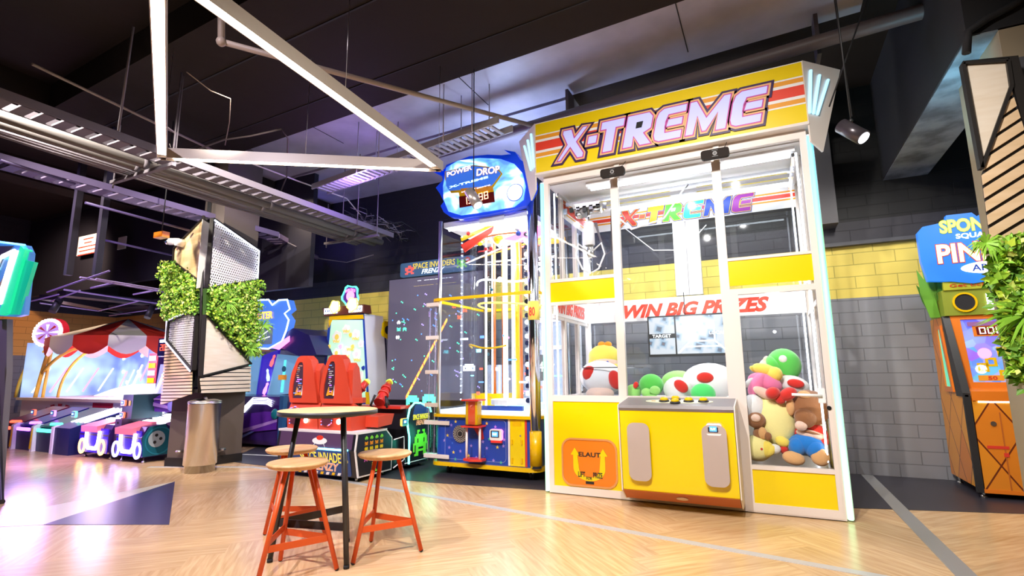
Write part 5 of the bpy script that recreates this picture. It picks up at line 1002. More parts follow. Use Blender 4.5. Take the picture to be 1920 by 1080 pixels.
# ------------------------------------------------------------ bar table and three stools
TBLK = mat('table_black', (.03, .03, .035), .4)
tc = Vector((-3.15, 3.13, 0))
tb = thing('bar_table', 'round oak topped bar table on three black metal legs', 'table', tuple(tc))
b = MB(); b.lathe([(.365, 1.052), (.372, 1.056), (.372, 1.086), (.368, 1.0885), (0, 1.0885)], tuple(tc), TOPW, 64); b.out('tabletop', tb)
b = MB(); b.lathe([(.0, 1.050), (.366, 1.050), (.3745, 1.053), (.3745, 1.084), (.372, 1.084), (.372, 1.056)], tuple(tc), TBLK, 64); b.out('edge_band', tb)
tang = [-17, -137, 103]; TP, TF = [], []
for a in tang:
    d = Vector((math.cos(math.radians(a)), math.sin(math.radians(a)), 0)); top, ft = tc+d*.22+Vector((0, 0, 1.05)), tc+d*.36; TP.append(top); TF.append(ft)
    b = MB(); b.tube([ft+Vector((0, 0, .02)), top], .019, TBLK, 14); lg = b.out('leg', tb)
    b = MB(); b.tube([ft+Vector((0, 0, .0)), ft+Vector((0, 0, .025))], .021, BLKM, 12); b.out('foot_cap', lg)
b = MB(); b.lathe([(.24, 1.035), (.24, 1.05), (0, 1.05)], tuple(tc), TBLK, 32); b.out('mount_plate', tb)
def bar_between(A, C_, z, h, th_, m, parent, name='cross_bar'):
    t = (C_-A); t.z = 0; L_ = t.length; b = MB(); b.M = frame((A.x, A.y, z), t, (0, 0, 1)); b.box(0, L_, 0, h, -th_/2, th_/2, m); b.out(name, parent)
for i in range(3):
    f = .26; A, C_ = TF[i].lerp(TP[i], f), TF[(i+1) % 3].lerp(TP[(i+1) % 3], f); bar_between(A, C_, A.z-.03+(.05 if i == 2 else 0), .055, .008, TBLK, tb)
def stool(label, c, rot):
    c = Vector((*c, 0)); s = thing('bar_stool', label, 'stool', tuple(c), group='bar stools around the table')
    b = MB(); b.lathe([(0, .705), (.165, .705), (.195, .716), (.209, .733), (.209, .739), (.200, .747), (.185, .7475), (0, .744)], tuple(c), SEATW, 56); b.out('seat', s)
    F, T = [], []
    for a in (27, 147, 267):
        d = Vector((math.cos(math.radians(a+rot)), math.sin(math.radians(a+rot)), 0)); F.append(c+d*.30); T.append(c+d*.105+Vector((0, 0, .705)))
        b = MB(); b.tube([F[-1]+Vector((0, 0, .012)), T[-1]], .0165, ORED, 14); lg = b.out('leg', s)
        b = MB(); b.ball(F[-1]+Vector((0, 0, .014)), (.017, .017, .014), BLKM, 10); b.out('foot_cap', lg)
    for i in range(3):
        f = .31+.05*(i == 1); A, C_ = F[i].lerp(T[i], f), F[(i+1) % 3].lerp(T[(i+1) % 3], f); bar_between(A, C_, A.z-.02, .045, .006, ORED, s, 'foot_rest')
    b = MB(); b.lathe([(.12, .698), (.12, .706), (0, .706)], tuple(c), ORED, 24); b.out('mount_plate', s)
stool('orange legged wooden stool nearest the camera at the front left of the table', (-3.09, 2.80), 7)
stool('orange legged wooden stool standing alone right of the table', (-2.80, 3.40), 0)
stool('orange legged wooden stool half hidden behind the front left stool', (-3.72, 3.30), 28)

# ------------------------------------------------------------ litter bin
bc = at(371, 889, z=0); bn = thing('litter_bin', 'tall round brushed steel bin in front of the planted pillar', 'bin', (bc.x, bc.y, 0))
bc = Vector((bc.x-.17, bc.y+.13, 0)); bn.location = bc; _L[bn.name] = Matrix.Translation(bc)
BR_ = mat('bin_steel', (.66, .63, .60), .22, 1); BR_.node_tree.nodes['Principled BSDF'].inputs['Anisotropic'].default_value = .8
b = MB(); b.lathe([(.20, .10), (.215, .11), (.215, .95), (.22, .955), (.22, .985)], tuple(bc), BR_, 48); b.out('drum', bn)
b = MB(); b.lathe([(.195, .0), (.195, .10), (.20, .10)], tuple(bc), BR_, 48); b.out('plinth', bn)
b = MB(); b.lathe([(.22, .985), (.215, 1.0), (.12, 1.03), (.08, 1.035), (0, 1.03)], tuple(bc), BR_, 48); b.tube([Vector((.1, -.05, 1.03))+bc, Vector((0, 0, 1.05))+bc, Vector((-.1, .05, 1.03))+bc], .018, STEEL, 8); b.out('lid', bn)

# ------------------------------------------------------------ planted pillars
def leafmass(pts, name, parent, n, mats, depth=.16, size=.04, seed=1, grass=()):
    """pts = polygon in the local frame M; leaves fill a cushion in front of it"""
    M, poly = pts; r = random.Random(seed); x0, x1 = min(p[0] for p in poly), max(p[0] for p in poly); y0, y1 = min(p[1] for p in poly), max(p[1] for p in poly)
    def inside(x, y):
        c = False
        for i in range(len(poly)):
            (ax, ay), (cx, cy) = poly[i-1], poly[i]
            if (ay > y) != (cy > y) and x < (cx-ax)*(y-ay)/(cy-ay)+ax: c = not c
        return c
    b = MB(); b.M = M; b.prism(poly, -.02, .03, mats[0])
    k = 0
    while k < n:
        x, y = r.uniform(x0-.03, x1+.03), r.uniform(y0-.03, y1+.03)
        if not inside(x, y): 
            if r.random() > .04 or not any(inside(x+dx, y+dy) for dx in (-.04, .04) for dy in (-.04, .04)): continue
        k += 1; z = .02+depth*r.random()*(.65+.35*math.sin(x*23)*math.cos(y*19))
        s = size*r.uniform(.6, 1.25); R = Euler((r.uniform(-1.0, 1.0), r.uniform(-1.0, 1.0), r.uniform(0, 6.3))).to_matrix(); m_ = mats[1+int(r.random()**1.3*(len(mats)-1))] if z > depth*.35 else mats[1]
        P = [Vector((0, 0, 0)), Vector((s*.45, s*.4, s*.12)), Vector((0, s*1.15, 0)), Vector((-s*.45, s*.4, s*.12))]; vs = [b.v(Vector((x, y, z))+R @ p) for p in P]
        b.face([vs[0], vs[1], vs[2]], m_); b.face([vs[0], vs[2], vs[3]], m_)
    for gx_, gy_, gr in grass:
        for i in range(46):
            a = r.uniform(0, 2*PI); L_ = gr*r.uniform(.6, 1.1); d = Vector((math.cos(a), math.sin(a)*.8, r.uniform(.1, .5))).normalized(); o = Vector((gx_, gy_, depth*.7)); sd = Vector((-d.y, d.x, 0)).normalized()*.006
            v1, v2, v3 = b.v(o-sd), b.v(o+sd), b.v(o+d*L_*.6+sd*1.1); v4 = b.v(o+d*L_*.6-sd*1.1); v5 = b.v(o+d*L_+Vector((0, -.04, -.02))); b.face([v1, v2, v3, v4], mats[-1]); b.face([v4, v3, v5], mats[-1])
    return b.out(name, parent, kind='stuff')
def leafm(name, c): a = mat(name, c, .55); a.node_tree.nodes['Principled BSDF'].inputs['Subsurface Weight'].default_value = .0; return a
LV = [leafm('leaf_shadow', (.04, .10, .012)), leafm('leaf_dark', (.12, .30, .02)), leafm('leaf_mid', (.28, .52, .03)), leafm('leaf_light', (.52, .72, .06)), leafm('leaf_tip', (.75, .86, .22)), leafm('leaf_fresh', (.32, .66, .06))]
PFR = mat('pillar_frame', (.018, .015, .014), .5, spec=.3); PERF = perforated('perforated_steel', (.86, .84, .82), .046, .34, 0, .4); PERFS = perforated('perforated_small', (.74, .72, .71), .040, .33, 0, .4)
SLAT = wood('slat_wood', (.72, .50, .28), (.84, .62, .40), (1, 1, 6)); SLATW = wood('slat_wood_pale', (.74, .62, .48), (.84, .73, .60), (1, 1, 6))
LEDST = glow('edge_led', (.75, .8, 1), 4)
def framed(M, poly, m, parent, name, th_=.035, fw=.022):
    b = MB(); b.M = M; b.prism(poly, .012, .02, m); p = b.out(name, parent)
    b = MB(); b.M = M
    for i in range(len(poly)):
        a, c = Vector((*poly[i-1], .02)), Vector((*poly[i], .02)); t = (c-a).normalized(); n = Vector((-t.y, t.x, 0))*fw/2; q4 = [tuple((v)[:2]) for v in (a-n, c-n, c+n, a+n)]; b.prism(q4, -.02, .045, PFR)
    b.out('edge_frame', p); return p
def slats(M, poly, parent, m, pitch, tilt=0.0, wd=.7):
    """parallel battens clipped to a polygon"""
    b = MB(); b.M = M; b.prism(poly, .0, .008, BLKM); back = b.out('slat_backing', parent)
    R = Matrix.Rotation(-tilt, 2); Q = [R @ Vector(p) for p in poly]; y = min(p.y for p in Q)+pitch*.2; y1 = max(p.y for p in Q); Ri = Matrix.Rotation(tilt, 2)
    def clip(P, yy, keep_above):
        o = []
        for i in range(len(P)):
            a, c = P[i-1], P[i]; ia, ic = (a.y >= yy) == keep_above, (c.y >= yy) == keep_above
            if ia != ic: t = (yy-a.y)/(c.y-a.y); o.append(a.lerp(c, t))
            if ic: o.append(c)
        return o
    while y < y1-.005:
        P = clip(clip(Q, y, True), y+pitch*wd, False)
        if len(P) >= 3:
            b = MB(); b.M = M; b.prism([tuple(Ri @ p) for p in P], .008, .028, m); b.out('batten', back)
        y += pitch
def spanel(M, poly, m, parent, name): return framed(M, poly, m, parent, name)
c0 = Vector((-7.42, 4.87, 0)); cl = Vector((-8.48, 4.98, 0)); cr = Vector((-7.75, 5.93, 0))
ML = frame(cl, c0-cl, (0, 0, 1)); MR = frame(c0, cr-c0, (0, 0, 1))
def onp(M, pts): n = M.to_3x3() @ Vector((0, 0, 1)); return planecoords(M, [at(px, py, plane=(M.translation, n)) for px, py in pts])
pil = thing('planted_pillar', 'angular pillar clad in wood, perforated steel and green foliage behind the steel bin', 'pillar', (-7.85, 5.3, 0))
KB = mat('pillar_base', (.10, .075, .06), .55)
b = MB(); b.prism([(-7.88, 5.22), (-8.42, 5.10), (-8.62, 5.98), (-7.80, 5.90)], .0, 1.16, KB); base = b.out('base', pil)
b = MB(); b.prism([(-7.86, 5.20), (-8.44, 5.08), (-8.64, 6.0), (-7.78, 5.91)], .0, .13, PFR); b.out('kick_board', base)
for px, py in ((330, 847), (411, 843)):
    p = at(px, py, y=5.06 if px < 370 else 5.5); b = MB(); b.tube([p, p+Vector((0, .1, 0))], .02, STEEL, 8); b.tube([p, p+Vector((.07, .03, 0))], .014, STEEL, 8); b.out('tap', base)
b = MB(); b.prism([(-7.62, 5.15), (-8.2, 5.2), (-8.45, 6.05), (-7.9, 6.0)], 1.16, 5.4, mat('column_brown', (.12, .095, .085), .6)); col_ = b.out('column', pil)
b = MB(); b.box(-8.02, -7.99, 5.12, 5.16, 3.2, 5.4, BLKM); b.out('column_joint', col_)
b = MB(); b.prism([(-7.44, 4.90), (-8.45, 5.0), (-8.7, 6.0), (-7.76, 5.92)], 1.12, 1.17, PFR); b.out('shelf', pil)
b = MB(); b.M = Matrix.Identity(4); a = at(383, 405, plane=(c0, Vector((0, -1, 0)))); b.tube([(c0.x+.01, c0.y-.01, 1.12), (a.x+.0, c0.y-.01, a.z)], .024, PFR, 6); b.out('corner_post', pil)
b = MB(); b.prism([(-8.40, 5.06), (-7.50, 4.96), (-7.80, 5.85), (-8.3, 5.85)], 1.2, 2.9, BLKM); b.out('core', pil)
wp = onp(ML, [(386, 409), (330, 466), (328.5, 490), (377, 527)]); u = framed(ML, wp, PLY, pil, 'wood_panel')
framed(ML, onp(ML, [(357, 586), (372, 590), (364, 694), (317, 640), (320, 602)]), PERFS, pil, 'perforated_panel', fw=.045)
b = MB(); b.M = ML
pp = onp(ML, [(357, 586), (320, 602), (317, 640), (364, 696)]); b.tube([(*q_, .06) for q_ in pp], .012, mat('led_channel', (.7, .65, .75), .3, 0, (.8, .75, 1), 1.2), 8); b.out('edge_light', pil)
slats(ML, onp(ML, [(314, 640), (362, 697), (361, 739), (304, 759)]), pil, SLAT, .048, 0.02, .72)
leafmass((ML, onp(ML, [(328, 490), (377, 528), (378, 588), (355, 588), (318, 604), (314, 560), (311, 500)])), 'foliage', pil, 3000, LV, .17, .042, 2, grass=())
up_ = onp(MR, [(397, 410), (483, 469), (480, 525), (386, 540)]); pf_ = framed(MR, up_, PERF, pil, 'perforated_panel', fw=.03)
b = MB(); b.M = MR; uq = onp(MR, [(397, 413), (481, 471), (478, 522)]); b.tube([(*q_, .05) for q_ in uq], .012, LEDST, 8); b.out('edge_light', pil)
b = MB(); b.M = MR; b.prism(up_, -.16, -.15, mat('pale_backing', (.75, .70, .64), .6)); b.out('backing', pil)
framed(MR, onp(MR, [(382, 590), (468, 682), (375, 705)]), PLYW, pil, 'pale_wood_panel')
slats(MR, onp(MR, [(374, 710), (468, 686), (467, 735), (374, 737)]), pil, SLATW, .062, 0.0, .78)
gpl = onp(MR, [(383, 541), (480, 524), (478, 668), (456, 664), (382, 590)])
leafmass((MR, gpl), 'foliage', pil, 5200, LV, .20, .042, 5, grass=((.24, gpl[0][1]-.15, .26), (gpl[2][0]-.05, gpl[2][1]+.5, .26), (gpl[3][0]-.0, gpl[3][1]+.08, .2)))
p = at(347, 457, plane=(ML.translation, ML.to_3x3() @ Vector((0, 0, 1)))); n_ = ML.to_3x3() @ Vector((0, 0, 1))
b = MB(); b.tube([p+n_*.02, p+n_*.14], .07, WHITE2, 16, r2=.055); b.tube([p+n_*.08+Vector((-.02, 0, .02)), p+n_*.16+Vector((-.14, 0, .02))], .055, WHITE2, 14); sc = b.out('security_camera', None, 'small white camera with a chrome lens on the upper wood panel of the pillar', cat='camera')
b = MB(); b.ball(p+n_*.17+Vector((-.16, 0, .02)), .05, CHROME, 14); b.out('lens', sc)
# right-hand pillar at the picture edge
MQ = frame((1.3, 4.64, 0), (1, 0, 0), (0, 0, 1)); pr = thing('planted_pillar', 'pillar clad in wood battens and foliage at the right picture edge', 'pillar', (2.2, 5.0, 0))
framed(MQ, onp(MQ, [(1803, 123), (1886, 118), (1893, 165), (1838, 318)]), PLYW, pr, 'wood_panel')
slats(MQ, onp(MQ, [(1894, 172), (1935, 300), (2050, 700), (1905, 700), (1858, 470), (1839, 330)]), pr, SLAT, .082, .55, .74)
b = MB(); b.M = MQ; q_ = onp(MQ, [(1803, 118), (1890, 112), (1897, 165), (2010, 600), (2030, 600), (1906, 108), (1904, 106)]); b.prism([q_[0], q_[1], q_[2], q_[3], q_[4], q_[5]], -.06, .03, PFR); b.out('edge_frame', pr)
gq = onp(MQ, [(1868, 456), (1930, 450), (1980, 740), (1912, 715), (1890, 700), (1868, 560), (1848, 530)])
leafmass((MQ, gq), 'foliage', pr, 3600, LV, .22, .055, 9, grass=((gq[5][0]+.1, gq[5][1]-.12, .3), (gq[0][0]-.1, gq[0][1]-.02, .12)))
b = MB(); b.M = MQ; b.prism(onp(MQ, [(1905, 728), (1900, 705), (1960, 640), (2100, 640), (2100, 780)]), -.03, .0, PERF); b.out('perforated_panel', pr)
b = MB(); b.box(1.80, 2.9, 4.95, 5.9, 0, 5.4, mat('column_tan', (.34, .27, .18), .6)); b.box(1.75, 2.9, 4.75, 4.95, 1.1, 3.6, DGREY); b.out('column', pr)
b = MB(); P = [at(q_[0], q_[1], y=4.9) for q_ in ((1812, 100), (1815, 60), (1850, 35), (1895, 12), (1960, -30))]; b.tube(P, .03, BLKM, 8); b.out('cable_conduit', None, 'curved black conduit meeting the top of the right pillar', cat='pipe')

# ------------------------------------------------------------ orange lattice pattern prize machine at the right
OX, OY = 1.90, 7.42
om = thing('prize_machine', 'orange quilted pattern prize game with blue sign and green leaves on top', 'arcade machine', (2.6, 7.9, 0))
def lattice():
    a = mat('orange_lattice', (.8, .3, .03), .35, coat=.3); N, L, B = nodes(a); uv = N.new('ShaderNodeUVMap'); mp = N.new('ShaderNodeMapping'); mp.inputs['Rotation'].default_value = (0, 0, PI/4); mp.inputs['Scale'].default_value = (3.3, 3.3, 1)
    br = N.new('ShaderNodeTexBrick'); br.offset = 0; br.inputs['Scale'].default_value = 1; br.inputs['Brick Width'].default_value = 1; br.inputs['Row Height'].default_value = 1; br.inputs['Mortar Size'].default_value = .022
    br.inputs['Color1'].default_value = (.72, .20, .015, 1); br.inputs['Color2'].default_value = (.82, .34, .02, 1); br.inputs['Mortar'].default_value = (.14, .02, .005, 1)
    sc_ = N.new('ShaderNodeMapping'); sc_.inputs['Scale'].default_value = (1, .62, 1)
    L.new(uv.outputs[0], sc_.inputs[0]); L.new(sc_.outputs[0], mp.inputs[0]); L.new(mp.outputs[0], br.inputs['Vector']); L.new(br.outputs['Color'], B.inputs['Base Color']); return a
LAT = lattice(); ORP = mat('orange_frame', (.78, .20, .015), .3, coat=.3)
SLM2 = frame((OX, 0, 0), (0, -1, 0), (0, 0, 1))
b = MB(); b.M = SLM2; b.prism([(-8.36, .1), (-OY, .04+.06), (-OY-.0, 1.08), (-OY-.22, 1.10), (-OY-.36, 1.98), (-8.36, 1.98)], -.03, 0, LAT); side = b.out('side_panel', om)
b = MB(); b.box(OX+.04, OX+1.5, OY+.02, 8.34, .1, 1.06, ORP); b.out('cabinet', om)
b = MB(); b.M = frame((OX, OY, 0), (1, 0, 0), (0, 0, 1)); b.prism(rect2(.05, 1.5, .1, 1.02), -.02, .01, LAT); fp = b.out('front_panel', om)
b = MB(); b.M = frame((OX, OY, 0), (1, 0, 0), (0, 0, 1)); b.prism(rect2(-.02, .04, .06, 1.06), -.02, .02, BLK); b.prism(rect2(.0, 1.5, .06, .10), -.05, .015, ORP); b.out('black_edge', om)
b = MB(); yz(OX-.02, OX+.05, [(OY, 1.06), (OY+.22, 1.06), (OY+.38, 1.98), (OY+.33, 1.98), (OY-.0, 1.10)], b, BLK); b.out('slanted_edge', om)
b = MB(); yz(OX+.05, OX+1.5, [(OY-.03, 1.02), (OY-.03, 1.12), (OY+.22, 1.16), (OY+.22, 1.02)], b, ORP); b.out('sill', om)
b = MB(); b.box(OX+.1, OX+1.4, OY-.02, OY+.0, 1.00, 1.015, LEDB); b.out('light_strip', om)
pfm = frame((OX, OY+.20, 1.14), (1, 0, 0), (0, .16, .84))
b = MB(); b.M = pfm; b.ring(rect2(.05, 1.5, 0, .86), rect2(.14, 1.4, .07, .80), -.03, .03, ORP); scf = b.out('playfield_frame', om)
def undersea():
    a = mat('sea_art', (.1, .1, .5), .3); N, L, B = nodes(a); t = N.new('ShaderNodeTexCoord'); n = N.new('ShaderNodeTexVoronoi'); n.inputs['Scale'].default_value = 9; n2 = N.new('ShaderNodeTexNoise'); n2.inputs['Scale'].default_value = 2; r = N.new('ShaderNodeValToRGB'); mx = N.new('ShaderNodeMix'); mx.data_type = 'RGBA'; mx.inputs[0].default_value = .35
    L.new(t.outputs['Object'], n.inputs['Vector']); L.new(t.outputs['Object'], n2.inputs['Vector']); L.new(n2.outputs['Fac'], r.inputs[0]); L.new(r.outputs[0], mx.inputs[6]); L.new(n.outputs['Color'], mx.inputs[7]); L.new(mx.outputs[2], B.inputs['Emission Color']); B.inputs['Emission Strength'].default_value = .9
    e = r.color_ramp.elements; e[0].position = .35; e[0].color = (.02, .1, .75, 1); e[1].position = .65; e[1].color = (.45, .1, .75, 1); k = e.new(.5); k.color = (.05, .35, .6, 1); return a
b = MB(); b.M = pfm; b.prism(rect2(.14, 1.4, .07, .80), -.02, .0, undersea()); pfl = b.out('lit_playfield', scf)
b = MB(); b.M = pfm; b.prism(rect2(.24, .56, .60, .76), .0, .012, ORP); b.prism(rect2(.20, .60, .72, .77), .012, .018, mat('plank_purple', (.3, .12, .35), .4)); dpl = b.out('score_box', pfl)
b = MB(); b.M = pfm; b.prism(rect2(.27, .53, .615, .71), .012, .016, mat('display_dark')); b.out('score_window', dpl); digits('000', pfm @ Matrix.Translation((0, 0, .018)), .295, .625, .055, .075, glow('score_white', (1, .9, .85), 2), dpl)
b = MB(); b.M = pfm @ Matrix.Translation((0, 0, .002))
for rr, m_ in ((.34, mat('arc_red', (.8, .1, .1), .4, 0, (.9, .1, .1), .6)), (.31, YELG), (.28, mat('arc_green', (.1, .7, .2), .4, 0, (.1, .8, .2), .8)), (.24, CYANG)): b.ring(circ2(.82, .30, rr, 32), circ2(.82, .30, rr-.025, 32), 0, .01, m_)
gear(b, .82, .30, .18, mat('wheel_white', (.8, .85, .8), .4, 0, (.6, .9, .7), .7), YR, 12, 0, .012); b.out('wheel', pfl)
b = MB(); b.M = pfm
for x, z in ((.26, .24), (.34, .30), (.44, .16), (.52, .22), (.46, .42)): b.ring(rect2(x-.05, x+.05, z-.05, z+.05), rect2(x-.025, x+.025, z-.025, z+.025), .0, .01, YR)
b.prism(circ2(.30, .40, .06), 0, .01, PINKG); b.prism(circ2(.24, .22, .05), 0, .01, WHG); b.prism(rect2(.2, .42, .09, .15), 0, .012, mat('sign_orange')); b.out('targets', pfl)
text('50', pfm @ Matrix.Translation((0, 0, .013)), .28, .36, .10, .14, RED, pfl, bold=.02)
digits('000', pfm @ Matrix.Translation((0, 0, .014)), .66, .42, .03, .04, REDG, pfl)
b = MB(); b.M = frame((OX-.004, 0, 0), (0, -1, 0), (0, 0, 1)); b.ring([(-OY-.66, 1.88), (-OY-.46, 1.88), (-OY-.30, 1.10), (-OY-.62, 1.10)], [(-OY-.62, 1.84), (-OY-.52, 1.84), (-OY-.37, 1.16), (-OY-.57, 1.16)], 0, .02, ORP); b.out('window_frame', side)
b = MB(); b.M = frame((OX-.004, 0, 0), (0, -1, 0), (0, 0, 1)); b.prism([(-OY-.60, 1.84), (-OY-.50, 1.84), (-OY-.36, 1.16), (-OY-.56, 1.16)], 0, .008, mat('green_window', (.1, .5, .35), .1, 0, (.1, .8, .5), .5)); b.out('side_window', side)
b = MB(); b.box(OX+.0, OX+1.5, OY+.30, 8.3, 1.98, 2.28, mat('top_green', (.25, .30, .03), .4)); tbx = b.out('top_box', om)
b = MB(); b.M = frame((OX, OY+.30, 0), (1, 0, 0), (0, 0, 1)); b.ring(circ2(.20, 2.13, .115), circ2(.20, 2.13, .095), 0, .02, YR); b.prism(circ2(.20, 2.13, .095), 0, .008, BLKM); b.out('speaker', tbx)
b = MB(); b.M = frame((OX, OY+.30, 0), (1, 0, 0), (0, 0, 1)); b.prism(rect2(.40, 1.1, 2.03, 2.22), 0, .02, WHG)
for k in range(5): b.prism(rect2(.44+k*.13, .53+k*.13, 2.10, 2.18), .02, .024, (TEAL, PG, PR, PBL, YR)[k])
b.out('lit_strip', tbx)
b = MB(); b.M = frame((OX, OY+.30, 0), (1, 0, 0), (0, 0, 1)); b.prism(rect2(.02, 1.3, 2.28, 2.38), -.02, .02, mat('lime_panel', (.45, .45, .03), .4)); gtx = b.out('lime_strip', tbx)
text('Get tickets or prizes', frame((OX, OY+.278, 0), (1, 0, 0), (0, 0, 1)), .08, .95, 2.30, 2.35, RED, gtx)
b = MB(); b.M = frame((OX, OY+.26, 0), (1, 0, 0), (0, 0, 1)); b.prism([(-.12, 2.40), (-.16, 2.65), (-.16, 3.0), (-.10, 3.07), (.12, 3.10), (.14, 3.18), (.38, 3.18), (.42, 3.13), (.55, 3.20), (.66, 3.26), (.78, 3.24), (.9, 3.18), (1.3, 3.2), (1.4, 2.5), (1.2, 2.36), (.7, 2.40), (.3, 2.34), (.1, 2.38)], -.08, 0, mat('sign_lagoon', (.02, .12, .55), .35, 0, (.02, .25, .9), .5)); sb = b.out('sign_board', om)
SGM = frame((OX, OY+.255, 0), (1, 0, 0), (0, 0, 1))
text('SPONGEBOB', SGM, .06, 1.0, 2.96, 3.12, YELG, sb, bold=.03, layers=((.03, mat('leaf_mid'), -.002),)); text('SQUAREPANTS', SGM, .20, .86, 2.87, 2.94, WHG, sb, bold=.02)
text('PINEAPPLE', SGM, -.0, 1.25, 2.60, 2.83, glow('title_cream', (1, .85, .45), 1.4), sb, bold=.03, layers=((.03, RED, -.002),)); 
b = MB(); b.M = SGM; b.prism(circ2(.52, 2.52, .32, 24, .075), 0, .004, WHG); b.out('cloud', sb); text('ARCADE', SGM @ Matrix.Translation((0, 0, .006)), .3, .76, 2.48, 2.56, BLUE, sb, bold=.02)
b = MB(); b.M = frame((OX, OY+.50, 0), (1, 0, 0), (0, 0, 1))
r_ = random.Random(8)
lf = [mat('crown_leaf', (.06, .22, .02), .4), mat('crown_leaf_light', (.16, .42, .04), .4)]
for k, (x, z0, h_, dx) in enumerate(((-.02, 1.98, .42, -.16), (.03, 1.98, .66, -.14), (.10, 1.98, .85, -.1), (.14, 1.98, .70, .02), (.20, 1.98, .6, .08), (-.05, 1.98, .6, -.12), (.08, 1.98, .5, -.05))):
    b.prism([(x-.05, z0), (x-.075+dx*.3, z0+h_*.5), (x+dx, z0+h_), (x+.055+dx*.3, z0+h_*.5), (x+.05, z0)], -.04+.012*k, -.03+.012*k, lf[k % 2])
b.out('leaf_crown', om)
b = MB(); b.M = frame((OX, OY-.012, 0), (1, 0, 0), (0, 0, 1)); b.prism(rect2(.48, .66, .70, .95, .01), 0, .012, BLK); b.prism([(.53, .92), (.58, .92), (.55, .76), (.53, .76)], .012, .014, STEEL); b.out('ticket_slot', fp)
b = MB(); b.M = frame((OX, OY-.012, 0), (1, 0, 0), (0, 0, 1)); b.prism(circ2(.20, .78, .025), 0, .01, CHROME); b.prism(rect2(.26, .272, .1, .9), 0, .002, DORANGE); b.prism(rect2(.12, .30, .52, .55), 0, .003, RED); b.prism(rect2(.25, .29, .44, .48), 0, .006, RED); b.prism(circ2(.50, .42, .025), 0, .01, CHROME); b.out('front_fittings', fp)
for x in (OX+.06, OX+1.4):
    for y in (OY+.08, 8.3): b = MB(); b.tube([(x, y, 0), (x, y, .1)], .018, STEEL, 8); b.lathe([(.035, 0), (.03, .02), (.0, .03)], (x, y, 0), STEEL, 10); b.out('foot', om)

# ------------------------------------------------------------ lane bowling games left of the pillar
def bowl_lane(label, x0, x1, ring_m, side_ball):
    t = thing('lane_bowling_game', label, 'arcade machine', ((x0+x1)/2, 5.6, 0), group='lane bowling games beside the planted pillar')
    b = MB(); yz(x0, x1, [(5.09, .09), (5.05, .40), (5.12, .56), (5.5, .60), (6.3, .78), (6.3, .09)], b, DPURP); body = b.out('cabinet', t)
    b = MB(); b.M = front(5.065); b.prism(rect2(x0+.02, x1-.02, .10, .50), 0, .012, mat('deep_blue_front', (.02, .01, .35), .3, 0, (.05, .01, .6), .4)); fp_ = b.out('front_panel', body)
    cx = (x0+x1)/2; b = MB(); b.M = front(5.045); b.tube([(cx-.20, .46, .0), (cx-.18, .25, .0), (cx-.11, .17, .0), (cx+.11, .17, .0), (cx+.18, .25, .0), (cx+.20, .46, .0)], .032, glow('u_light', (.9, .7, 1), 4.5), 8); b.out('u_light', fp_)
    for s_ in (-1, 1): b = MB(); b.M = front(5.045); b.ring(circ2(cx+s_*.30, .20, .10, 20, .13), circ2(cx+s_*.30, .20, .065, 20, .09), 0, .02, ring_m); b.out('ring_light', fp_)
    b = MB(); yz(cx-.30, cx+.20, [(5.0, .44), (4.99, .54), (5.35, .62), (5.35, .50)], b, mat('pink_tray', (.75, .18, .25), .4, 0, (.8, .2, .3), .2)); b.out('ball_tray', body)
    b = MB()
    for k in range(4): yz(x0+.03, x1-.03, [(5.42+.16*k, .60+.036*k), (5.42+.16*k, .615+.036*k), (5.50+.16*k, .633+.036*k), (5.50+.16*k, .618+.036*k)], b, LEDB)
    b.out('lane_lights', body)
    if side_ball:
        SMx = frame((x1+.001, 0, 0), (0, 1, 0), (0, 0, 1)); b = MB(); b.M = SMx; b.prism([(5.09, .10), (5.06, .40), (5.16, .56), (5.4, .58), (5.52, .40), (5.55, .10)], 0, .006, TEAL); sd = b.out('side_panel', body)
        b = MB(); b.M = SMx; b.ring(circ2(5.32, .33, .22), circ2(5.32, .33, .20), .006, .012, mat('ball_rim', (.02, .2, .3), .3)); b.prism(circ2(5.28, .36, .13), .006, .010, mat('ball_grey', (.35, .42, .48), .3))
        for yy, zz in ((5.27, .42), (5.34, .36), (5.25, .31)): b.prism(circ2(yy, zz, .025, 12), .010, .013, BLK)
        b.out('ball_print', sd)
        b = MB(); b.M = SMx; b.prism([(5.4, .60), (6.28, .78), (6.28, .70), (5.5, .52)], 0, .004, mat('stripe_violet', (.35, .2, .5), .4)); b.prism([(5.55, .45), (6.28, .58), (6.28, .50), (5.56, .38)], 0, .004, PURP); b.out('side_stripes', sd)
    # tower with slanted lit panels and a score display on top
    b = MB(); b.box(x0-.15, x1-.15, 6.32, 6.8, .09, 1.75, DPURP); tw = b.out('tower', t)
    M = frame(((x0+x1)/2-.15, 6.30, 1.3), (1, 0, 0), (0, .1, 1)); b = MB(); b.M = M; b.prism(rect2(-.36, .36, -.35, .40), 0, .01, mat('crystal_screen', (.2, .2, .4), .2, 0, (.35, .35, .95), .9))
    for a, c in (((-.36, -.35), (-.05, .38)), ((.10, -.35), (.34, .40)), ((-.2, .1), (.1, -.2))): b.tube([(*a, .02), (*c, .02)], .022, glow('streak_lilac', (.85, .75, 1), 3), 6)
    b.out('lit_panel', tw)
    b = MB(); b.box(x0+.1, x0+.58, 6.15, 6.28, 1.76, 2.10, NAVY); d_ = b.out('score_display', tw); digits('8 00' if side_ball else '20', front(6.145), x0+.18, 1.86, .07, .12, REDG, d_)
    b = MB(); b.box(x0+.16, x0+.52, 6.14, 6.15, 2.02, 2.07, LEDB); b.out('display_bar', d_)
    for x in (x0+.06, x1-.06): b = MB(); b.lathe([(.03, 0), (.028, .02), (.012, .03), (.012, .09)], (x, 5.15, 0), STEEL, 10); b.out('foot', t)
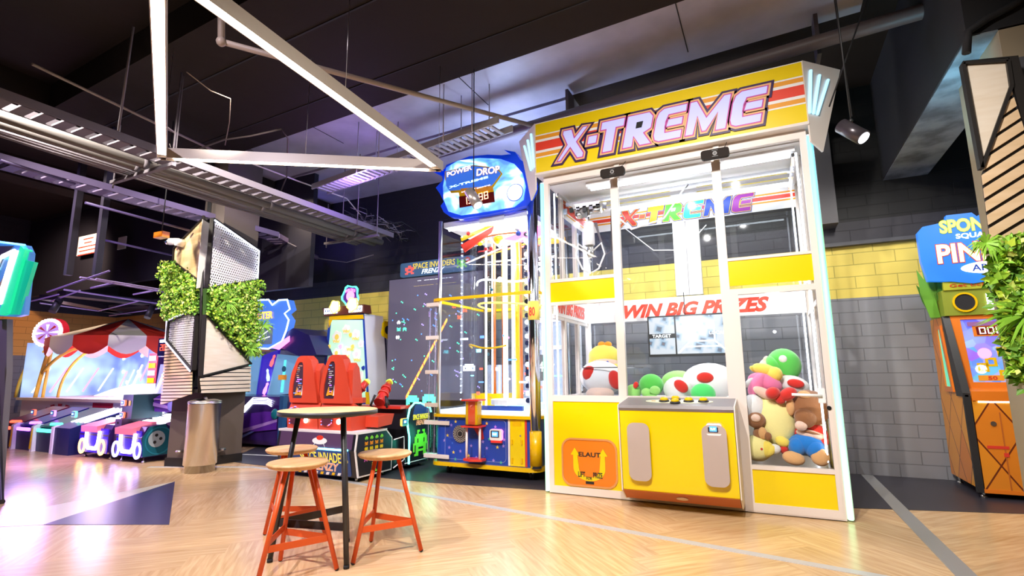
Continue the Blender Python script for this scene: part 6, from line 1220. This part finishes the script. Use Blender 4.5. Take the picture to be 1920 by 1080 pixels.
bowl_lane('purple lane bowling game with orange ring lights, left of its blue lit twin', -10.88, -9.97, glow('ring_amber', (1, .55, .15), 3.5), False)
bowl_lane('blue lane bowling game with violet ring lights and a teal ball on its side', -9.76, -9.04, glow('ring_violet', (.4, .35, 1), 3.5), True)
b = MB(); b.box(-9.96, -9.77, 5.12, 5.6, .06, .66, mat('dark_plum', (.05, .02, .07), .5)); ck = thing('ball_console', 'dark ball console with two small card readers between the lane bowling games', 'console', (-9.8, 5.4, 0)); b.out('cabinet', ck)
b = MB(); b.box(-9.96, -9.66, 5.2, 5.7, .66, 1.06, mat('console_teal', (.02, .06, .08), .4)); b.out('upper_box', ck)
for z in (.92, .72): card_reader((-9.88, 5.19, z), ck, .9, WHITE2, REDG)
b = MB(); b.M = front(5.195); b.prism(rect2(-9.76, -9.71, .88, .96), 0, .004, YR); b.prism(circ2(-9.87, .60, .02, 10), .07, .08, CHROME); b.out('sticker', ck)
b = MB(); yz(-9.64, -8.75, [(5.55, .76), (5.52, .98), (5.62, 1.05), (6.1, 1.05), (6.1, .76)], b, PURP); bb = b.out('purple_hood', ck)
b = MB(); b.M = front(5.51); b.prism([(-9.62, .86), (-8.8, .78), (-8.8, .82), (-9.62, .92)], 0, .006, mat('stripe_violet')); b.prism(rect2(-9.62, -8.78, .965, .985), -.02, .006, mat('stripe_violet')); b.prism(circ2(-9.12, .87, .085), 0, .008, mat('ball_blue', (.03, .08, .35), .3)); b.out('hood_print', bb)
b = MB(); b.ball((-9.2, 5.85, 1.06), (.22, .18, .12), mat('dome_pink', (.75, .15, .25), .25, 0, (.9, .2, .3), .25), 20); b.out('dome', ck)
# ------------------------------------------------------------ three roller lanes
def roller(label, x0, x1, m_top, g1, g2):
    t = thing('roller_lane_game', label, 'arcade machine', ((x0+x1)/2, 5.5, 0), group='short roller lane games in a row at the left')
    b = MB(); yz(x0+.08, x1, [(5.12, .0), (5.10, .38), (5.2, .46), (5.98, .72), (5.98, .0)], b, NAVY); bd = b.out('cabinet', t)
    b = MB(); yz(x0+.06, x1+.01, [(5.14, .44), (5.16, .47), (5.98, .745), (5.98, .715)], b, m_top); b.out('lane_top', bd)
    b = MB(); yz(x0-.02, x0+.07, [(5.06, .0), (5.05, .45), (5.12, .50), (5.25, .48), (5.25, .0)], b, WHITE2); b.M = front(5.05); b.prism([(x0-.0, .05), (x0+.05, .05), (x0+.05, .42), (x0+.02, .42)], 0, .008, YR); b.out('front_pillar', t)
    b = MB(); b.M = front(5.09); b.prism(rect2(x0+.14, x1-.06, .36, .42, .02), 0, .02, g1); b.out('light_bar', bd); b = MB(); b.tube([((x0+x1)/2, 5.2, .49), (x1-.04, 5.22, .50)], .03, g2, 8); b.out('light_bar', bd)
    card_reader((x1-.1, 5.45, .66), bd, 1.1, WHITE2, g1)
roller('roller lane with a red glowing front bar, farthest left in the row', -14.15, -13.42, mat('lane_maroon', (.12, .01, .05), .3), REDG, REDG)
roller('roller lane with a violet glowing front bar', -13.34, -12.64, mat('lane_blue', (.02, .02, .22), .3), PURG, PURG)
roller('roller lane with a bright green glowing front bar', -12.56, -11.86, mat('lane_teal', (.01, .12, .12), .3), GREENG, GREENG)
b = MB(); yz(-11.78, -11.2, [(5.06, .0), (5.05, .46), (5.2, .50), (5.98, .72), (5.98, .0)], b, NAVY); t = thing('roller_lane_game', 'dark blue unlit roller lane next to the purple lane bowling game', 'arcade machine', (-11.5, 5.5, 0)); b.out('cabinet', t)
b = MB(); yz(-11.80, -11.72, [(5.04, .0), (5.03, .47), (5.12, .50), (5.2, .0)], b, WHITE2); b.out('front_pillar', t)
b = MB(); yz(-11.78, -11.2, [(5.06, .465), (5.2, .51), (5.98, .745), (5.98, .72), (5.2, .50)], b, mat('lane_blue'))
for k in range(4): yz(-11.76+.15*k, -11.70+.15*k, [(5.3, .54), (5.3, .55), (5.98, .755), (5.98, .74)], b, LEDB)
b.out('lane_top', t)
# ------------------------------------------------------------ carnival booth
cb = thing('carnival_booth', 'carnival booth game with red and white striped canopy and yellow arches', 'arcade booth', (-13.9, 7.2, 0))
b = MB(); b.box(-16.2, -11.3, 6.25, 8.3, 0, .84, WHITE2); cbb = b.out('counter_base', cb)
b = MB(); b.box(-16.25, -11.25, 6.15, 8.32, .84, .90, mat('cream_counter', (.8, .7, .55), .4)); b.out('counter', cb)
b = MB(); b.M = front(6.245)
for x0, x1 in ((-13.05, -12.3), (-11.75, -11.32)): b.prism(rect2(x0, x1, .45, .82), 0, .01, mat('booth_red', (.55, .02, .06), .4))
b.out('red_panel', cbb)
b = MB(); b.M = front(6.243)
for k in range(7):
    a0, a1 = math.radians(12+k*24), math.radians(24+k*24); cx, cz = -14.4, .42; b.prism([(cx+.12*math.cos(a0), cz+.1*math.sin(a0)), (cx+.85*math.cos(a0), cz+.36*math.sin(a0)), (cx+.85*math.cos(a1), cz+.36*math.sin(a1)), (cx+.12*math.cos(a1), cz+.1*math.sin(a1))], 0, .006, mat('booth_red'))
b.out('sunburst_print', cbb)
def canopy(cx, cy, R_, z0, z1, zv, n, parent):
    for k in range(n):
        a0, a1 = 2*PI*k/n+.12, 2*PI*(k+1)/n+.12; m_ = mat('canopy_red', (.75, .04, .02), .6) if k % 2 else mat('canopy_white', (.85, .80, .72), .6)
        P0, P1 = Vector((cx+R_*math.cos(a0), cy+R_*.8*math.sin(a0), z0)), Vector((cx+R_*math.cos(a1), cy+R_*.8*math.sin(a1), z0)); A = Vector((cx, cy, z1)); b = MB(); o = Vector((0, 0, -.02))
        top_ = [b.v(q_) for q_ in (P0, P1, A)]; bot = [b.v(q_+o) for q_ in (P0, P1, A)]; b.face(top_, m_); b.face(bot[::-1], m_)
        w_ = [P0.lerp(P1, j/8) for j in range(9)]; tp = [b.v(q_) for q_ in w_]; bt = [b.v(q_+Vector((0, 0, -(z0-zv)*(.55+.45*math.sin(PI*j/8))))) for j, q_ in enumerate(w_)]
        for j in range(8): b.face([tp[j], tp[j+1], bt[j+1], bt[j]], m_)
        b.out('canopy_panel', parent)
canopy(-13.75, 7.1, 1.75, 2.24, 2.74, 1.84, 14, cb)
def netm():
    if 'netm' in _m: return _m['netm']
    a = mat('lit_backdrop', (.1, .15, .3), .4); N, L, B = nodes(a); t = N.new('ShaderNodeTexCoord'); n = N.new('ShaderNodeTexNoise'); n.inputs['Scale'].default_value = 1.4; r = N.new('ShaderNodeValToRGB')
    L.new(t.outputs['Object'], n.inputs['Vector']); L.new(n.outputs['Fac'], r.inputs[0]); L.new(r.outputs[0], B.inputs['Emission Color']); B.inputs['Emission Strength'].default_value = 1.2
    e = r.color_ramp.elements; e[0].position = .35; e[0].color = (.10, .14, .45, 1); e[1].position = .7; e[1].color = (.45, .65, .85, 1); _m['netm'] = a; return a
b = MB(); b.box(-16.2, -11.3, 8.2, 8.25, .9, 2.25, netm()); b.box(-16.2, -16.15, 6.2, 8.25, .9, 2.2, netm()); bk = b.out('lit_backdrop', cb)
r_ = random.Random(31); b = MB(); b.M = front(8.19)
for k in range(14): x = -16+.34*k; z = r_.uniform(.95, 1.4); b.tube([(x, z, 0), (x+.35, z+.55, 0)], .018, (glow('streak_pink', (1, .25, .5), 2), glow('streak_cyan', (.5, .8, 1), 2), glow('streak_lilac', 0, 0) if False else LEDB, PURG)[k % 4], 6)
b.M = frame((-16.14, 0, 0), (0, 1, 0), (0, 0, 1))
for k in range(5): b.tube([(6.4+.35*k, 1.0, 0), (6.7+.35*k, 1.6, 0)], .018, (WHG, PURG)[k % 2], 6)
b.out('light_streaks', bk, kind='stuff')
b = MB(); b.M = front(8.185)
for k in range(22): b.prism(circ2(r_.uniform(-16, -11.5), r_.uniform(1.2, 2.1), .045, 12), 0, .01, LEDB)
b.out('round_lights', bk, kind='stuff')
b = MB(); b.M = front(6.5); b.prism([(-13.6, .95), (-11.35, .95), (-11.35, 1.22), (-12.2, 1.20), (-12.9, 1.10)], -.6, 0, glow('bright_pit', (.9, .92, 1), 3.2)); b.out('lit_pit', cb)
for i, (x, m_) in enumerate(((-12.9, mat('banner_red', (.6, .05, .08), .5)), (-12.45, mat('banner_grey', (.4, .38, .42), .5)), (-11.75, mat('banner_red')))):
    b = MB(); b.M = front(7.3); b.prism(rect2(x-.16, x+.16, 1.15, 1.9), 0, .02, m_); bn_ = b.out('banner', cb)
    b = MB(); b.M = front(7.27)
    if i == 1:
        for k in range(12): a = 2*PI*k/12; b.prism([(x+.03*math.cos(a), 1.6+.03*math.sin(a)), (x+.15*math.cos(a-.1), 1.6+.2*math.sin(a-.1)), (x+.15*math.cos(a+.1), 1.6+.2*math.sin(a+.1))], 0, .004, WHITE2)
    else:
        for k in range(4): b.prism(rect2(x-.13, x+.13, 1.22+k*.17, 1.33+k*.17), 0, .004, (YR, WHITE2)[k % 2])
    b.out('banner_print', bn_)
AR = mat('arch_yellow', (.92, .62, .10), .35)
def arch(p0, p1, p2, name='arch', r=.035):
    P = [at(*p0[:2], y=p0[2]), at(*p1[:2], y=p1[2]), at(*p2[:2], y=p2[2])]; b = MB(); b.tube([(P[0]*(1-t)**2+P[1]*2*t*(1-t)+P[2]*t*t) for t in [k/10 for k in range(11)]], r, AR, 8); b.out(name, cb)
arch((29, 745, 6.3), (45, 665, 6.3), (95, 655, 6.6)); arch((66, 745, 6.3), (80, 690, 6.3), (97, 642, 6.3), r=.045); arch((79, 700, 6.3), (110, 660, 6.3), (150, 652, 6.5)); arch((108, 745, 6.3), (120, 680, 6.3), (178, 652, 6.6), r=.03); arch((80, 745, 6.35), (86, 710, 6.35), (96, 660, 6.35))
c = at(90, 624, y=6.0); b = MB(); b.M = front(6.0); b.prism(circ2(c.x, c.z, .66, 32, .33), -.12, 0, mat('booth_red')); bs = b.out('sign_board', cb)
b = MB(); b.M = front(5.99); b.prism(circ2(c.x, c.z, .54, 32, .25), 0, .01, mat('sign_violet', (.2, .05, .3), .4, 0, (.5, .3, .9), .7))
for k in range(8): a = PI/4*k; b.prism([(c.x+.08*math.cos(a), c.z+.04*math.sin(a)), (c.x+.5*math.cos(a-.14), c.z+.19*math.sin(a-.14)), (c.x+.5*math.cos(a+.14), c.z+.19*math.sin(a+.14))], .01, .014, (WHG, mat('booth_red'))[k % 2])
b.out('sign_face', bs)
text('CARNIVAL', front(5.97), c.x-.3, c.x+.3, c.z+.0, c.z+.1, WHG, bs, bold=.03) if False else None
for k in range(28):
    a = 2*PI*k/28; b = MB(); b.ball((c.x+.60*math.cos(a), 5.98, c.z+.29*math.sin(a)), .036, (LEDC, LEDC, glow('bulb_pink', (1, .4, .6), 8))[k % 3], 8); b.out('bulb', bs)
b = MB(); b.tube([(c.x+.1, 6.05, c.z-.25), (c.x+.1, 6.1, 2.1)], .03, AR, 8); b.out('pole', cb)
pl = bpy.data.lights.new('booth_light', 'POINT'); pl.energy = 70; pl.color = (.75, .6, 1); pl.shadow_soft_size = .3; o = bpy.data.objects.new('booth_light', pl); COL.objects.link(o); o.location = (-13.2, 6.6, 1.75)
pl = bpy.data.lights.new('lane_light', 'POINT'); pl.energy = 55; pl.color = (.6, .35, 1); pl.shadow_soft_size = .3; o = bpy.data.objects.new('lane_light', pl); COL.objects.link(o); o.location = (-10.6, 4.3, .9)

# ------------------------------------------------------------ bowling pair right of the pillar
bg = thing('pin_bowling_game', 'blue and violet bowling game with a neon bordered header right of the pillar', 'arcade machine', (-9.4, 7.6, 0))
b = MB(); yz(-10.9, -8.34, [(7.10, .06), (7.05, .80), (7.10, .96), (7.9, .98), (7.9, .06)], b, DPURP); bd = b.out('cabinet', bg)
b = MB(); b.M = front(7.06); b.prism([(-9.5, .30), (-8.4, .55), (-8.4, .50), (-9.5, .22)], 0, .004, mat('stripe_violet')); b.prism([(-9.5, .10), (-9.0, .30), (-9.1, .30), (-9.6, .12)], 0, .004, mat('stripe_blue', (.15, .2, .5), .4)); b.prism([(-9.5, .60), (-8.4, .72), (-8.4, .36), (-9.0, .3), (-9.5, .36)], -.002, .002, PURP); b.out('side_stripes', bd)
b = MB(); b.M = front(7.04)
for k in range(4): zz = .83+k*.035; b.tube([(-9.6, zz-.18, 0), (-9.32, zz-.18, 0), (-9.08, zz, 0), (-8.68, zz, 0), (-8.55, zz-.05, 0)], .008, LEDB, 6)
b.out('light_lines', bd)
b = MB(); p = at(511, 777, y=7.0); b.ball((p.x, 7.05, p.z), (.10, .03, .10), mat('ball_teal', (.01, .16, .18), .25), 20); b.out('ball_badge', bd)
b = MB(); b.box(-8.34, -8.24, 7.04, 7.14, .03, .98, mat('post_blue', (.02, .08, .20), .4)); b.out('corner_post', bd)
for (a, c, e, f) in (((452, 668), (490, 665), (478, 742), (440, 742)), ((520, 664), (560, 668), (545, 738), (500, 742))):
    Pn = [(q_.x, q_.z) for q_ in (at(*v_, y=7.6) for v_ in (a, c, e, f))]; b = MB(); b.M = front(7.6); b.prism(Pn, -.05, 0, mat('game_screen', (.1, .2, .3), .2, 0, (.15, .35, .6), .55)); s1 = b.out('screen', bg)
    cx, cz = sum(v_[0] for v_ in Pn)/4, sum(v_[1] for v_ in Pn)/4; b = MB(); b.M = front(7.59); b.prism([(cx-.04, cz-.35), (cx+.04, cz-.35), (cx+.08, cz+.3), (cx+.02, cz+.3)], 0, .004, glow('lane_teal_lit', (.1, .8, .7), .9)); b.prism(circ2(cx+.03, cz+.12, .06, 14), .004, .008, TEAL); b.prism(rect2(cx-.12, cx+.12, cz-.10, cz+.0), .004, .008, mat('sign_orange')); b.out('screen_art', s1)
b = MB(); b.M = front(7.62); Pn = [(q_.x, q_.z) for q_ in (at(*v_, y=7.62) for v_ in ((490, 668), (522, 655), (505, 742), (480, 742)))]; b.prism(Pn, -.06, 0, mat('tower_blue', (.03, .02, .35), .3, 0, (.05, .02, .6), .4)); tw = b.out('pin_tower', bg)
for px, py, m_ in ((512, 676, glow('pin_red', (1, .12, .12), 1.3)), (503, 703, glow('pin_blue', (.4, .5, 1), 1.5)), (499, 728, glow('pin_pink', (1, .3, .9), 1.5))):
    p = at(px, py, y=7.58); M = frame(p, Vector((1, 0, -.45 if m_.name != 'pin_blue' else .2)), (0, 0, 1)); b = MB(); b.M = M; b.lathe([(0, -.13), (.03, -.12), (.045, -.04), (.02, .06), (.028, .10), (0, .13)], (0, 0, 0), m_, 12) if False else b.prism([(-.03, -.13), (.03, -.13), (.045, -.05), (.018, .05), (.028, .10), (0, .13), (-.028, .10), (-.018, .05), (-.045, -.05)], 0, .02, m_); b.out('pin_print', tw)
hp = [(462, 574), (480, 563), (505, 562), (512, 572), (524, 563), (540, 562), (545, 580), (535, 588), (543, 600), (538, 620), (530, 640), (505, 654), (462, 652)]
b = MB(); b.M = front(7.3); Pn = [(q_.x, q_.z) for q_ in (at(*v_, y=7.3) for v_ in hp)]; b.prism(Pn, -.15, 0, mat('header_lit', (.03, .06, .4), .3, 0, (.08, .25, .8), .7)); hd = b.out('header_sign', bg)
b = MB(); b.M = front(7.28); b.tube([(*q_, 0) for q_ in Pn[1:]], .016, glow('neon_blue', (.35, .5, 1), 5), 8); b.out('neon_border', hd)
p0, p1 = at(470, 600, y=7.28), at(512, 583, y=7.28); b = MB(); b.M = front(7.285)
text('BOWL MASTER', front(7.28), p0.x, p1.x, p0.z, p1.z, ORG, hd, bold=.02) if False else text('MASTER', front(7.28), p0.x, p1.x, p0.z, p1.z, ORG, hd, bold=.03)
p0, p1 = at(468, 647, y=7.28), at(512, 610, y=7.28); b = MB(); b.M = front(7.285); b.prism(rect2(p0.x, p1.x, p0.z, p1.z, .02), 0, .01, mat('dark_screen', (.05, .06, .10), .2, 0, (.15, .2, .3), .5)); ds = b.out('picture', hd); b = MB(); b.M = front(7.27)
for a, c in (((.1, .1), (.9, .8)), ((.3, .2), (.9, .4)), ((.1, .7), (.6, .9))): b.tube([(p0.x+(p1.x-p0.x)*a[0], p0.z+(p1.z-p0.z)*a[1], 0), (p0.x+(p1.x-p0.x)*c[0], p0.z+(p1.z-p0.z)*c[1], 0)], .008, WHG, 6)
b.out('picture_streaks', ds)
b = MB(); P = [at(*v_, y=7.3) for v_ in ((545, 617), (565, 620), (565, 668), (500, 655))]; b.M = front(7.3); b.prism([(q_.x, q_.z) for q_ in (at(*v_, y=7.3) for v_ in ((486, 655), (548, 615), (578, 628), (592, 665), (560, 668), (520, 650)))], -.8, -.02, mat('hood_navy', (.012, .01, .10), .35)); b.out('hood', bg)
b = MB(); b.M = front(7.28); b.prism([(q_.x, q_.z) for q_ in (at(*v_, y=7.3) for v_ in ((512, 652), (545, 630), (545, 640), (525, 656)))], 0, .01, PINKG); b.out('hood_light', bg)

# ------------------------------------------------------------ green edged machine at the left picture edge
ge = thing('video_game_cabinet', 'tall game cabinet with green glowing header cut off at the left edge', 'arcade machine', (-9.2, 3.4, 0))
def lp(px, py, y=3.0): q_ = at(px, py, y=y); return (q_.x, q_.z)
b = MB(); b.M = front(3.0); b.prism([lp(-60, 448), lp(50, 460), lp(57, 475), lp(45, 590), lp(30, 594), lp(-60, 590)], -.05, 0, mat('header_picture', (.05, .1, .25), .3, 0, (.08, .3, .8), .45)); hd = b.out('header', ge)
b = MB(); b.M = front(2.985); b.prism([lp(-30, 585), lp(12, 480), lp(30, 462), lp(-10, 462), lp(-60, 540)], 0, .008, mat('picture_dark', (.03, .03, .05), .3)); b.tube([(*lp(-4, 505), .01), (*lp(10, 480), .01), (*lp(32, 470), .01)], .02, WHG, 6); b.tube([(*lp(-8, 518), .01), (*lp(6, 487), .01), (*lp(28, 475), .01)], .012, CYANG, 6); b.prism([lp(0, 540), lp(12, 520), lp(18, 535), lp(6, 565)], .008, .014, mat('picture_brown', (.35, .25, .15), .4)); b.out('picture', hd)
b = MB(); b.M = front(2.97); b.tube([(*lp(38, 472), 0), (*lp(8, 570), 0)], .05, LEDC, 10); b.out('white_tube', hd)
b = MB(); b.M = front(2.98); b.prism([lp(48, 462), lp(56, 470), lp(24, 588), lp(12, 592), lp(0, 588), lp(10, 580)], -.05, .03, mat('green_acrylic', (.05, .5, .3), .15, 0, (.0, .9, .4), .55)); b.prism([lp(52, 488), lp(68, 492), lp(38, 590), lp(20, 590)], -.04, .0, mat('green_acrylic_dark', (.02, .35, .22), .15, 0, (.0, .8, .45), .35)); b.out('green_edge', hd)
b = MB(); b.M = front(2.98); b.tube([(*lp(-40, 449), 0), (*lp(50, 460), 0)], .012, glow('edge_blue', (.1, .4, 1), 4), 8); b.out('blue_edge', hd)
b = MB(); b.M = front(3.02); b.prism([lp(-80, 600), lp(9, 598), lp(8, 700), lp(-3, 830), lp(-10, 935), lp(-80, 935)], -.06, 0, mat('mesh_grey', (.20, .19, .22), .5)); b.out('column', ge)
b = MB(); p0, p1, p2 = at(-14, 640, y=2.9), at(-2, 820, y=2.9), at(3, 930, y=2.9); b.tube([p0, p1, (p2.x, 2.9, .02), (p2.x+.03, 2.9, .02)], .03, BLK, 8); b.out('leg', ge)
